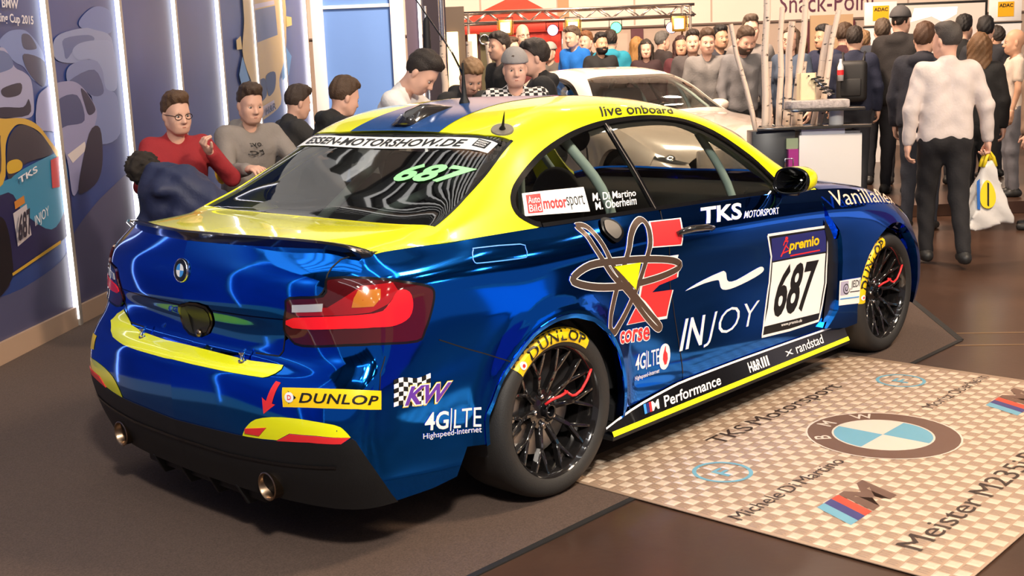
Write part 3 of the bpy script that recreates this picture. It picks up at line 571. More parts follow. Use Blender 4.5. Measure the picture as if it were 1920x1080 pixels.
OUT = {
 'backlight': [(0.064,-0.008,1.344),(0.043,-0.351,1.333),(0.102,-0.597,1.307),(-0.022,-0.621,1.238),(-0.231,-0.666,1.129),(-0.421,-0.71,1.048),(-0.432,-0.414,1.05),(-0.434,-0.047,1.051)],
 'stripe': [(0.051,-0.276,1.338),(0.14,-0.256,1.372),(0.243,-0.265,1.4),(0.382,-0.251,1.425),(0.572,-0.226,1.441),(0.637,-0.297,1.444)],
 'stripeL': [(0.076,0.276,1.349),(0.164,0.256,1.38),(0.252,0.217,1.402),(0.337,0.14,1.417)],
 'dlo': [(-0.053,-0.728,1.114),(-0.008,-0.704,1.152),(0.093,-0.678,1.209),(0.221,-0.654,1.264),(0.366,-0.639,1.308),(0.509,-0.63,1.336),(0.641,-0.625,1.35),(0.822,-0.623,1.355),(1.018,-0.618,1.347),(1.206,-0.626,1.319),(1.379,-0.65,1.261),(1.542,-0.688,1.174),(1.644,-0.719,1.103),(1.724,-0.765,1.017)],
 'dlob': [(-0.069,-0.749,1.082),(-0.059,-0.772,1.046),(-0.003,-0.794,1.009),(0.161,-0.801,1.002)],
 'bpil': [(0.617,-0.633,1.336),(0.633,-0.665,1.276),(0.669,-0.715,1.171),(0.69,-0.764,1.076),(0.707,-0.808,0.99)],
 'lamp': [(-0.914,-0.553,0.872),(-0.87,-0.673,0.885),(-0.857,-0.674,0.926),(-0.843,-0.685,0.937),(-0.761,-0.77,0.932),(-0.653,-0.817,0.907),(-0.578,-0.833,0.884),(-0.558,-0.841,0.862),(-0.579,-0.849,0.81),(-0.618,-0.854,0.748),(-0.654,-0.853,0.72),(-0.8,-0.816,0.735),(-0.901,-0.593,0.72),(-0.909,-0.535,0.742),(-0.914,-0.518,0.771),(-0.917,-0.539,0.836)],
 'lamp_bar': [(-0.91,-0.566,0.811),(-0.783,-0.805,0.828),(-0.732,-0.819,0.851),(-0.69,-0.818,0.887),(-0.653,-0.827,0.877),(-0.649,-0.837,0.839),(-0.671,-0.841,0.8),(-0.724,-0.835,0.783),(-0.791,-0.81,0.786),(-0.909,-0.559,0.777)],
 'lamp_rev': [(-0.911,-0.567,0.853),(-0.873,-0.675,0.862),(-0.876,-0.673,0.837),(-0.911,-0.564,0.829)],
 'lamp_amb': [(-0.802,-0.762,0.9),(-0.746,-0.799,0.898),(-0.754,-0.806,0.871),(-0.779,-0.802,0.849),(-0.827,-0.757,0.849),(-0.818,-0.758,0.877)],
 'lid': [(-0.768,-0.686,0.996),(-0.79,-0.672,0.991),(-0.825,-0.665,0.968),(-0.845,-0.667,0.949),(-0.86,-0.674,0.918),(-0.87,-0.669,0.897),(-0.879,-0.657,0.883),(-0.914,-0.553,0.875),(-0.918,-0.535,0.835),(-0.916,-0.515,0.777),(-0.911,-0.505,0.725),(-0.911,-0.496,0.691),(-0.915,-0.478,0.672),(-0.925,-0.357,0.668),(-0.931,-0.241,0.666),(-0.935,-0.084,0.666),(-0.935,0.088,0.667)],
 'ledgeR': [(-0.958,0.052,0.651),(-0.97,-0.145,0.646),(-0.954,-0.366,0.648),(-0.933,-0.52,0.651),(-0.949,-0.527,0.644),(-0.969,-0.519,0.636),(-0.987,-0.499,0.626),(-0.995,-0.481,0.622),(-1.011,-0.364,0.618),(-1.02,-0.242,0.617),(-1.025,-0.119,0.616)],
 'ledgeL': [(-0.957,0.161,0.65),(-0.941,0.357,0.654),(-0.922,0.456,0.663),(-0.911,0.502,0.693),(-0.908,0.531,0.714),(-0.902,0.593,0.689),(-0.91,0.634,0.656),(-0.956,0.57,0.638),(-0.985,0.508,0.627),(-1.012,0.374,0.617),(-1.022,0.241,0.614),(-1.028,0.048,0.614)],
 'refl': [(-1.024,-0.39,0.413),(-1.024,-0.405,0.436),(-1.022,-0.427,0.458),(-1.017,-0.464,0.481),(-1.006,-0.538,0.499),(-0.992,-0.62,0.507),(-0.977,-0.689,0.508),(-0.944,-0.779,0.501),(-0.928,-0.804,0.486),(-0.915,-0.819,0.461),(-0.971,-0.718,0.462),(-0.994,-0.611,0.455),(-1.003,-0.553,0.424),(-1.012,-0.487,0.418)],
 'reflred': [(-1.002,-0.552,0.422),(-0.994,-0.611,0.453),(-0.971,-0.718,0.46),(-0.917,-0.817,0.46),(-0.935,-0.795,0.441),(-0.978,-0.689,0.437)],
 'tow': [(-1.024,-0.409,0.442),(-1.011,-0.511,0.46),(-1.013,-0.495,0.446),(-1.015,-0.474,0.427),(-1.023,-0.406,0.425)],
 'hole': [(-0.958,0.018,0.796),(-0.962,-0.023,0.812),(-0.961,-0.082,0.815),(-0.958,-0.136,0.809),(-0.951,-0.151,0.789),(-0.931,-0.117,0.738),(-0.929,-0.083,0.701),(-0.931,-0.033,0.68),(-0.931,0.029,0.68),(-0.929,0.075,0.697),(-0.933,0.079,0.74)],
 'black': [(-0.976,0.663,0.374),(-1.027,0.349,0.405),(-1.038,0.13,0.405),(-1.04,-0.05,0.404),(-1.035,-0.233,0.41),(-1.024,-0.395,0.414),(-1.012,-0.486,0.414),(-1.002,-0.552,0.421),(-0.978,-0.689,0.435),(-0.935,-0.795,0.439),(-0.913,-0.821,0.458),(-0.904,-0.828,0.448),(-0.862,-0.837,0.369),(-0.773,-0.825,0.237)],
 'arrow': [(-0.988,-0.538,0.619),(-0.986,-0.56,0.616),(-1.004,-0.538,0.543),(-1.002,-0.552,0.541),(-1.012,-0.501,0.504),(-1.01,-0.494,0.558),(-1.008,-0.512,0.548)],
 'dunlop_plate': [(-0.988,-0.586,0.6),(-0.813,-0.854,0.593),(-0.819,-0.856,0.534),(-0.995,-0.591,0.539)],
 'kwflag': [(-0.761,-0.857,0.616),(-0.725,-0.86,0.617),(-0.69,-0.863,0.604),(-0.651,-0.866,0.599),(-0.613,-0.868,0.598),(-0.619,-0.869,0.569),(-0.619,-0.869,0.534),(-0.624,-0.869,0.508),(-0.659,-0.868,0.52),(-0.699,-0.866,0.523),(-0.735,-0.864,0.534),(-0.771,-0.861,0.531),(-0.765,-0.861,0.558),(-0.766,-0.86,0.587)],
 'kw': [(-0.729,-0.864,0.525),(-0.706,-0.864,0.583),(-0.527,-0.873,0.56),(-0.555,-0.872,0.501)],
 'g4': [(-0.653,-0.867,0.423),(-0.646,-0.868,0.482),(-0.405,-0.885,0.446),(-0.409,-0.884,0.378)],
 'hsi': [(-0.658,-0.864,0.391),(-0.658,-0.866,0.415),(-0.407,-0.884,0.379),(-0.407,-0.883,0.351)],
 'fueldoor': [(-0.334,-0.809,0.969),(-0.313,-0.809,0.972),(-0.118,-0.827,0.96),(-0.102,-0.837,0.945),(-0.111,-0.851,0.919),(-0.148,-0.851,0.915),(-0.321,-0.839,0.924),(-0.354,-0.834,0.93),(-0.351,-0.822,0.95)],
 'filler': [(0.355,-0.809,0.991),(0.395,-0.811,0.988),(0.434,-0.824,0.968),(0.446,-0.842,0.939),(0.429,-0.855,0.915),(0.382,-0.863,0.899),(0.352,-0.855,0.915),(0.33,-0.84,0.943),(0.335,-0.824,0.968)],
 'handle': [(0.783,-0.86,0.897),(0.834,-0.857,0.904),(0.945,-0.86,0.895),(1.025,-0.865,0.881),(0.988,-0.871,0.863),(0.907,-0.872,0.86),(0.811,-0.872,0.864),(0.771,-0.868,0.878)],
 'tks': [(0.976,-0.858,0.898),(1.011,-0.822,0.962),(1.328,-0.823,0.95),(1.29,-0.86,0.885)],
 'tksm': [(1.294,-0.86,0.885),(1.327,-0.845,0.913),(1.617,-0.847,0.898),(1.597,-0.861,0.871)],
 'plate': [(1.469,-0.873,0.793),(1.715,-0.874,0.781),(2.032,-0.878,0.765),(2.039,-0.874,0.641),(2.029,-0.872,0.483),(1.991,-0.874,0.383),(1.954,-0.874,0.305),(1.676,-0.872,0.31),(1.424,-0.871,0.326),(1.467,-0.864,0.449),(1.505,-0.861,0.566),(1.514,-0.866,0.688)],
 'pl_top': [(1.502,-0.873,0.774),(2.002,-0.878,0.75),(2.023,-0.873,0.645),(1.521,-0.865,0.668)],
 'pl_tri': [(1.595,-0.866,0.672),(1.602,-0.872,0.756),(1.669,-0.873,0.752),(1.688,-0.868,0.689)],
 'pl_premio': [(1.67,-0.867,0.676),(1.677,-0.872,0.736),(1.943,-0.875,0.732),(1.951,-0.872,0.666)],
 'pl_687': [(1.518,-0.868,0.395),(1.608,-0.864,0.632),(1.955,-0.87,0.615),(1.878,-0.872,0.377)],
 'pl_bot': [(1.439,-0.87,0.358),(1.963,-0.875,0.33),(1.949,-0.874,0.309),(1.428,-0.871,0.332)],
 'pl_www': [(1.593,-0.871,0.341),(1.599,-0.871,0.36),(1.79,-0.872,0.348),(1.785,-0.873,0.328)],
 'injoy_in': [(0.779,-0.869,0.393),(0.838,-0.862,0.52),(0.985,-0.861,0.511),(0.945,-0.868,0.389)],
 'injoy_joy': [(0.955,-0.869,0.374),(1.03,-0.861,0.512),(1.425,-0.862,0.5),(1.357,-0.87,0.361)],
 'swoosh': [(0.834,-0.864,0.638),(0.916,-0.864,0.656),(1.016,-0.864,0.67),(1.089,-0.864,0.677),(1.123,-0.865,0.679),(1.144,-0.864,0.666),(1.15,-0.863,0.642),(1.168,-0.862,0.625),(1.228,-0.862,0.622),(1.359,-0.863,0.643),(1.426,-0.864,0.652),(1.454,-0.863,0.643),(1.451,-0.863,0.626),(1.384,-0.862,0.61),(1.273,-0.861,0.596),(1.179,-0.861,0.59),(1.123,-0.861,0.597),(1.101,-0.862,0.614),(1.091,-0.863,0.639),(1.07,-0.863,0.647),(0.976,-0.863,0.648)],
 'e_top': [(0.638,-0.836,0.946),(0.835,-0.84,0.936),(0.792,-0.874,0.84),(0.602,-0.874,0.857)],
 'e_mid': [(0.554,-0.877,0.796),(0.732,-0.874,0.774),(0.775,-0.871,0.754),(0.769,-0.868,0.704),(0.644,-0.869,0.694),(0.596,-0.869,0.673),(0.74,-0.866,0.66),(0.699,-0.864,0.558),(0.635,-0.865,0.564),(0.552,-0.87,0.644),(0.514,-0.873,0.67)],
 'e_low': [(0.503,-0.873,0.649),(0.582,-0.867,0.563),(0.423,-0.877,0.576)],
 'loopA': [(0.194,-0.809,0.99),(0.237,-0.809,0.991),(0.282,-0.823,0.97),(0.307,-0.853,0.92),(0.388,-0.881,0.809),(0.514,-0.873,0.683),(0.609,-0.866,0.59),(0.664,-0.865,0.536),(0.633,-0.866,0.525),(0.581,-0.867,0.541),(0.495,-0.873,0.644),(0.366,-0.883,0.75),(0.275,-0.88,0.836),(0.242,-0.854,0.919),(0.23,-0.832,0.957)],
 'ring': [(0.065,-0.885,0.822),(0.103,-0.881,0.841),(0.215,-0.878,0.85),(0.376,-0.878,0.843),(0.566,-0.876,0.824),(0.738,-0.874,0.793),(0.825,-0.871,0.76),(0.824,-0.869,0.738),(0.756,-0.869,0.724),(0.606,-0.871,0.715),(0.42,-0.88,0.72),(0.227,-0.891,0.747),(0.089,-0.891,0.785)],
 'ringin': [(0.118,-0.885,0.818),(0.209,-0.882,0.83),(0.372,-0.881,0.819),(0.565,-0.877,0.799),(0.713,-0.874,0.773),(0.764,-0.871,0.754),(0.697,-0.871,0.742),(0.568,-0.873,0.736),(0.402,-0.881,0.742),(0.229,-0.889,0.765),(0.137,-0.889,0.793)],
 'loopB': [(0.411,-0.877,0.846),(0.473,-0.852,0.919),(0.542,-0.827,0.961),(0.593,-0.82,0.972),(0.627,-0.829,0.958),(0.619,-0.852,0.917),(0.599,-0.871,0.872),(0.565,-0.877,0.803),(0.513,-0.874,0.705),(0.438,-0.877,0.622),(0.379,-0.882,0.57),(0.302,-0.902,0.552),(0.276,-0.902,0.553),(0.267,-0.905,0.605),(0.311,-0.887,0.698),(0.339,-0.884,0.765)],
 'loopBin': [(0.446,-0.876,0.85),(0.492,-0.858,0.907),(0.543,-0.841,0.939),(0.581,-0.836,0.947),(0.586,-0.851,0.921),(0.555,-0.873,0.868),(0.526,-0.877,0.809),(0.475,-0.877,0.732),(0.401,-0.88,0.65),(0.341,-0.886,0.61),(0.301,-0.899,0.594),(0.323,-0.888,0.634),(0.346,-0.884,0.691),(0.378,-0.883,0.769)],
 'tri': [(0.338,-0.882,0.816),(0.511,-0.878,0.807),(0.479,-0.876,0.704)],
 'corse': [(0.349,-0.895,0.515),(0.363,-0.886,0.559),(0.577,-0.867,0.538),(0.571,-0.868,0.484)],
 'v4g': [(0.468,-0.874,0.378),(0.478,-0.873,0.443),(0.639,-0.868,0.435),(0.637,-0.871,0.372)],
 'vhs': [(0.466,-0.874,0.335),(0.467,-0.874,0.357),(0.636,-0.871,0.354),(0.631,-0.872,0.331)],
 'vring': [(0.636,-0.87,0.403),(0.654,-0.868,0.439),(0.685,-0.867,0.446),(0.71,-0.868,0.428),(0.713,-0.87,0.387),(0.695,-0.871,0.353),(0.668,-0.872,0.341),(0.64,-0.871,0.358)],
 'sill_up': [(0.3,-0.869,0.2),(0.365,-0.88,0.204),(0.503,-0.866,0.224),(0.657,-0.868,0.248),(0.777,-0.868,0.257),(1.113,-0.868,0.255),(1.489,-0.868,0.252),(2.194,-0.873,0.238)],
 'sill_lo': [(0.298,-0.868,0.2),(2.162,-0.869,0.2)],
 'fend_rear': [(2.019,-0.876,0.813),(2.073,-0.879,0.757),(2.114,-0.879,0.697),(2.134,-0.876,0.569),(2.116,-0.877,0.381),(2.058,-0.876,0.313),(1.985,-0.873,0.267)],
 'fend_text': [(2.041,-0.87,0.836),(2.092,-0.822,0.907),(2.865,-0.774,0.799),(2.977,-0.804,0.706)],
 'jed': [(2.121,-0.877,0.356),(2.131,-0.876,0.481),(2.368,-0.89,0.467),(2.371,-0.884,0.332)],
 'doorrear': [(0.738,-0.815,0.979),(0.713,-0.855,0.91),(0.718,-0.869,0.715),(0.75,-0.863,0.592),(0.78,-0.866,0.436),(0.802,-0.87,0.295)],
 'seam': [(-0.613,-0.854,0.752),(-0.563,-0.863,0.708),(-0.462,-0.874,0.662),(-0.242,-0.9,0.564)],
 'seamv': [(-0.822,-0.856,0.531),(-0.803,-0.845,0.645),(-0.774,-0.838,0.693),(-0.697,-0.849,0.714)],
 'live': [(0.623,-0.615,1.362),(0.659,-0.566,1.401),(1.204,-0.546,1.368),(1.147,-0.603,1.347)],
 'abm': [(-0.026,-0.773,1.046),(0.011,-0.727,1.122),(0.343,-0.744,1.114),(0.321,-0.791,1.025)],
 'names1': [(0.36,-0.774,1.058),(0.376,-0.759,1.087),(0.642,-0.765,1.075),(0.629,-0.777,1.051)],
 'names2': [(0.356,-0.791,1.025),(0.369,-0.776,1.053),(0.629,-0.777,1.051),(0.61,-0.794,1.02)],
 'rw_strip': [(-0.005,0.526,1.289),(0.029,0.309,1.327),(0.054,-0.001,1.34),(0.024,-0.371,1.322),(0.045,-0.608,1.276),(-0.041,-0.614,1.236),(-0.041,-0.463,1.278),(-0.007,-0.084,1.309),(-0.014,0.223,1.304),(-0.046,0.399,1.28)],
 'rw_687': [(-0.251,-0.36,1.149),(-0.144,-0.282,1.22),(-0.049,-0.614,1.233),(-0.18,-0.65,1.158)],
 'rw_text': [(-0.014,0.494,1.29),(0.008,0.496,1.302),(-0.027,-0.477,1.285),(-0.061,-0.498,1.262)],
 'fin': [(0.087,0.002,1.353),(0.371,0.06,1.422),(0.065,-0.149,1.345)],
 'ant1': [(0.472,0.08,1.433)],
 'ant2': [(0.119,-0.539,1.343)],
 'emblem': [(-0.961,0.001,0.921)],
 'pins': [(-0.96,-0.337,0.647),(-0.966,0.304,0.645)],
 'dun_b': [(-0.993,-0.587,0.538),(-0.97,-0.683,0.547),(-0.939,-0.767,0.551),(-0.894,-0.828,0.549),(-0.819,-0.856,0.534)],
 'dun_t': [(-0.98,-0.573,0.596),(-0.954,-0.666,0.603),(-0.924,-0.751,0.607),(-0.882,-0.819,0.606),(-0.813,-0.854,0.593)],
}
# ------------------------------------------------------------------ car building
SF = {'T': TOP, 'B': BELT}
def in_poly(P, poly):
    x, y = P[:, 0], P[:, 1]; c = np.zeros(len(P), bool); n = len(poly)
    for i in range(n):
        (x1, y1), (x2, y2) = poly[i], poly[i - 1]
        k = ((y1 > y) != (y2 > y))
        with np.errstate(divide='ignore', invalid='ignore'):
            c ^= k & (x < (x2 - x1) * (y - y1) / (y2 - y1 + 1e-30) + x1)
    return c
def loop_uv(s, loop, step=1.6):
    L = np.array([s.uv(p) for p in loop]); out = []
    for i in range(len(L)):
        a, b = L[i], L[(i + 1) % len(L)]; n = max(1, int(np.linalg.norm(b - a) / step))
        out += [a + (b - a) * t for t in np.arange(n) / n]
    return np.array(out)
def trim(s, loop, holes=(), step=2.4, off=0.0):
    L = loop_uv(s, loop); H = [loop_uv(s, h) for h in holes]
    lo, hi = L.min(0), L.max(0)
    gu, gv = np.meshgrid(np.arange(lo[0] + step / 2, hi[0], step), np.arange(lo[1] + step / 2, hi[1], step), indexing='ij')
    g = np.stack([gu.ravel(), gv.ravel()], 1); k = in_poly(g, L)
    for h in H: k &= ~in_poly(g, h)
    g = g[k]
    bd = np.concatenate([L] + H)
    if len(g): g = g[np.array([np.min(np.sum((bd - q) ** 2, 1)) > (step * .45) ** 2 for q in g])]
    pts = np.concatenate([bd, g]); ed = []; o = 0
    for q in [L] + H:
        ed += [(o + i, o + (i + 1) % len(q)) for i in range(len(q))]; o += len(q)
    r = delaunay_2d_cdt([Vector(p) for p in pts], ed, [], 0, 1e-5)
    V = np.array([tuple(p) for p in r[0]]); Fc = np.array([f for f in r[2]])
    c = V[Fc].mean(1); k = in_poly(c, L)
    for h in H: k &= ~in_poly(c, h)
    Fc = Fc[k]
    used = np.unique(Fc); m = -np.ones(len(V), int); m[used] = np.arange(len(used)); V = V[used]; Fc = m[Fc]
    P, N = s.ev(V)
    if callable(off): P = P + N * off(P)[:, None]
    elif off: P = P + N * off
    # winding to agree with the normals
    nn = np.cross(P[Fc[:, 1]] - P[Fc[:, 0]], P[Fc[:, 2]] - P[Fc[:, 0]])
    fl = np.einsum('ij,ij->i', nn, N[Fc[:, 0]]) < 0; Fc[fl] = Fc[fl][:, ::-1]
    return P, N, Fc
def flange(P, N, Fc, depth):
    e = {}
    for f in Fc:
        for a, b in ((f[0], f[1]), (f[1], f[2]), (f[2], f[0])):
            if (b, a) in e: del e[(b, a)]
            else: e[(a, b)] = 1
    v = []; fn = []; nm = []; n0 = len(P)
    for a, b in e:
        k = n0 + len(v); d = P[b] - P[a]; nn = np.cross(d, N[a]); nn /= max(np.linalg.norm(nn), 1e-9)
        v += [P[a], P[b], P[b] - N[b] * depth, P[a] - N[a] * depth]; nm += [nn] * 4
        fn += [(k, k + 3, k + 2), (k, k + 2, k + 1)]
    return np.concatenate([P, v]), np.concatenate([N, nm]), np.concatenate([Fc, fn])
def skin_mesh(name, P, N, Fc, m, parent):
    me = bpy.data.meshes.new(name); me.from_pydata(P.tolist(), [], Fc.tolist()); me.update(); me.shade_smooth()
    me.normals_split_custom_set_from_vertices(N.tolist())
    return link_mesh(name, me, m, parent)
def panel(name, sk, loop, m, parent, side='R', off=0.0, holes=(), step=2.4, depth=0.012):
    P, N, Fc = trim(SF[sk], loop, holes, step, off)
    if depth: P, N, Fc = flange(P, N, Fc, depth)
    Pm, Nm, Fm = P * MIR, N * MIR, Fc[:, ::-1]
    if side == 'R': return skin_mesh(name, P, N, Fc, m, parent)
    if side == 'L': return skin_mesh(name, Pm, Nm, Fm, m, parent)
    if side == 'C': return skin_mesh(name, np.concatenate([P, Pm]), np.concatenate([N, Nm]), np.concatenate([Fc, Fm + len(P)]), m, parent)
    a = skin_mesh(name, P, N, Fc, m, parent)
    return a, skin_mesh(name, Pm, Nm, Fm, m, parent if not isinstance(parent, tuple) else parent[1])
def resamp(s, pts, step=1.2):
    L = [s.uv(p) for p in pts]; out = []
    for a, b in zip(L[:-1], L[1:]):
        n = max(1, int(np.linalg.norm(b - a) / step)); out += [a + (b - a) * t for t in np.arange(n) / n]
    return np.array(out + [L[-1]])
def ribbon(name, sk, pts, width, m, parent, off=0.0015, side='R', bias=0.0, closed=False, depth=0.0):
    """strip of given width along a line on the skin; bias -1..1 shifts it to one side"""
    s = SF[sk]; uv = resamp(s, list(pts) + ([pts[0]] if closed else [])); P, N = s.ev(uv, off)
    T = np.gradient(P, axis=0); T /= np.maximum(np.linalg.norm(T, axis=1, keepdims=True), 1e-9); S = np.cross(N, T)
    A = P + S * width * (bias + 1) / 2; B = P + S * width * (bias - 1) / 2; n = len(P)
    V = np.concatenate([A, B]); Fc = []
    for i in range(n - 1): Fc += [(i, n + i, n + i + 1), (i, n + i + 1, i + 1)]
    Fc = np.array(Fc); NN = np.concatenate([N, N])
    nn = np.cross(V[Fc[0, 1]] - V[Fc[0, 0]], V[Fc[0, 2]] - V[Fc[0, 0]])
    if nn @ NN[Fc[0, 0]] < 0: Fc = Fc[:, ::-1]
    if depth: V, NN, Fc = flange(V, NN, Fc, depth)
    r = []
    if side in 'RB': r.append(skin_mesh(name, V, NN, Fc, m, parent if not isinstance(parent, tuple) else parent[0]))
    if side in 'LB': r.append(skin_mesh(name, V * MIR, NN * MIR, Fc[:, ::-1], m, parent if not isinstance(parent, tuple) else parent[1]))
    return r
def subdiv(V, Fc, q3, lim=0.035):
    """split long triangle edges so a print follows the skin"""
    V = [tuple(p) for p in V]; Fc = list(Fc); cache = {}
    def w(p): return q3(np.array([p]))[0]
    for _ in range(9):
        out = []; ch = False
        W = q3(np.array(V))
        for f in Fc:
            L = [np.linalg.norm(W[f[i]] - W[f[(i + 1) % 3]]) if max(f) < len(W) else 0 for i in range(3)]
            k = int(np.argmax(L))
            if L[k] > lim:
                a, b, c = f[k], f[(k + 1) % 3], f[(k + 2) % 3]; key = (min(a, b), max(a, b))
                if key not in cache: V.append(tuple((np.array(V[a]) + np.array(V[b])) / 2)); cache[key] = len(V) - 1
                m = cache[key]; out += [(a, m, c), (m, b, c)]; ch = True
            else: out.append(f)
        Fc = out
        if not ch: break
    return np.array(V), Fc
def quadmap(q):
    q = np.array(q, float)
    def f(st):
        s, t = st[:, :1], st[:, 1:2]
        return (q[0] * (1 - s) + q[3] * s) * (1 - t) + (q[1] * (1 - s) + q[2] * s) * t
    return f
def decal(name, surfs, quad, V, Fc, m, parent, off=0.0015, lim=.022):
    """print: unit-square geometry laid on the skin inside quad (bottom-left, top-left, top-right, bottom-right)"""
    f = quad if callable(quad) else quadmap(quad); V, Fc = subdiv(V, Fc, f, lim); X = f(np.asarray(V, float)); P = []; N = []
    for x in X:
        best = None
        for s in surfs:
            h = s.bvh.find_nearest(Vector(x))
            if best is None or h[3] < best[1][3]: best = (s, h)
        p, n = best[0].snap(best[1][0], off); P.append(p[0]); N.append(n[0])
    P = np.array(P); N = np.array(N); Fc = np.array(Fc)
    nn = np.cross(P[Fc[:, 1]] - P[Fc[:, 0]], P[Fc[:, 2]] - P[Fc[:, 0]]); k = np.einsum('ij,ij->i', nn, N[Fc[:, 0]]) < 0; Fc[k] = Fc[k][:, ::-1]
    return skin_mesh(name, P, N, Fc, m, parent)
RS = (BELT, TOP)
def polymap(bot, top, a=0.0, b=0.0, c=1.0, d=1.0):
    B_, T_ = np.array(bot, float), np.array(top, float); k = np.linspace(0, 1, len(B_))
    def f(st):
        st = np.asarray(st, float); s = a + (c - a) * st[:, 0]; t = (b + (d - b) * st[:, 1])[:, None]
        g = lambda Q: np.stack([np.interp(s, k, Q[:, i]) for i in range(3)], 1)
        return g(B_) * (1 - t) + g(T_) * t
    return f
def word(name, quad, s, m, parent, surfs=RS, off=0.002, lim=.022, **kw):
    V, Fc, _ = text_geo(s, **kw); return decal(name, surfs, quad, V, Fc, m, parent, off, lim)
UNIT = (np.array([(0, 0), (1, 0), (1, 1), (0, 1)], float), [(0, 1, 2), (0, 2, 3)])
def patch(name, loop, m, parent, sk='B', off=0.0012, smooth=0, holes=()):
    if smooth: loop = spline(loop, smooth, closed=True)
    return panel(name, sk, [tuple(p) for p in loop], m, parent, 'R', off, holes, step=2.4, depth=0)

M_BLUE = mat('blue_chrome_foil', (0.009, 0.180, 0.86), rough=0.07, metal=1.0)
M_YEL = mat('neon_yellow_paint', (0.92, 0.93, 0.005), rough=0.25, coat=1.0)
M_BLK = mat('gloss_black', (0.006, 0.006, 0.007), rough=0.12)
M_MBLK = mat('satin_black_plastic', (0.007, 0.007, 0.0075), rough=0.55, spec=.35, bump=(400, .1))
M_CARB = mat('carbon_lacquer', (0.014, 0.013, 0.013), rough=0.14, coat=1.0)
M_RUB = mat('tyre_rubber', (0.020, 0.019, 0.018), rough=0.62, bump=(250, .15))
M_WHT = mat('white_print', (0.86, 0.86, 0.85), rough=0.4)
M_REDP = mat('red_print', (0.80, 0.030, 0.035), rough=0.35)
M_BRN = mat('silver_brown_print', (0.22, 0.15, 0.115), rough=0.18, metal=0.7)
M_BKP = mat('black_print', (0.008, 0.008, 0.008), rough=0.4)
M_DYEL = mat('sticker_yellow', (0.90, 0.58, 0.004), rough=0.4)
M_GRN = mat('mint_green_print', (0.30, 0.80, 0.33), rough=0.5)
M_LBLUE = mat('light_blue_print', (0.05, 0.30, 0.75), rough=0.4)
M_PURP = mat('violet_print', (0.13, 0.035, 0.36), rough=0.4)
M_NAVY = mat('navy_print', (0.02, 0.025, 0.16), rough=0.35)
M_CHR = mat('polished_metal', (0.75, 0.75, 0.76), rough=0.15, metal=1.0)
M_COP = mat('heat_tinted_steel', (0.30, 0.21, 0.14), rough=0.32, metal=1.0)
M_RIM = mat('black_rim_lacquer', (0.010, 0.009, 0.009), rough=0.10, coat=0.6)
M_DISC = mat('brake_disc_steel', (0.35, 0.34, 0.33), rough=0.35, metal=1.0)
M_CAGE = mat('pale_roll_cage_paint', (0.52, 0.66, 0.64), rough=0.35)
M_INT = mat('interior_black', (0.012, 0.012, 0.013), rough=0.7)
M_INB = mat('interior_beige', (0.30, 0.25, 0.19), rough=0.7)
M_LRED = mat('lamp_red', (0.055, 0.003, 0.005), rough=0.06, coat=1.0)
M_LRED2 = mat('lamp_red_bright', (0.85, 0.012, 0.020), rough=0.15, emit=0.10, ecol=(1, .01, .02))
M_AMB = mat('lamp_amber', (0.45, 0.15, 0.02), rough=0.12, coat=1.0)
M_LCLR = mat('lamp_clear', (0.75, 0.75, 0.75), rough=0.15, metal=0.5)
M_GLS = glass_mat('window_glass_clear', (0.62, 0.64, 0.60))
M_RGL = glass_mat('window_glass_tinted', (0.30, 0.31, 0.29), ior=2.0)
E_T = _T[:, -1] * MIR     # belt line, right side
def edge_pts(x0, x1, step=0.06):
    n = max(2, int(abs(x1 - x0) / step) + 1)
    return [tuple(E_T[np.argmin(abs(E_T[:, 0] - x))]) for x in np.linspace(x0, x1, n)]
def arc_xz(cx, cz, r, a0, a1, n, y=-0.9):
    return [(cx + r * math.cos(math.radians(a)), y, cz + r * math.sin(math.radians(a))) for a in np.linspace(a0, a1, n)]

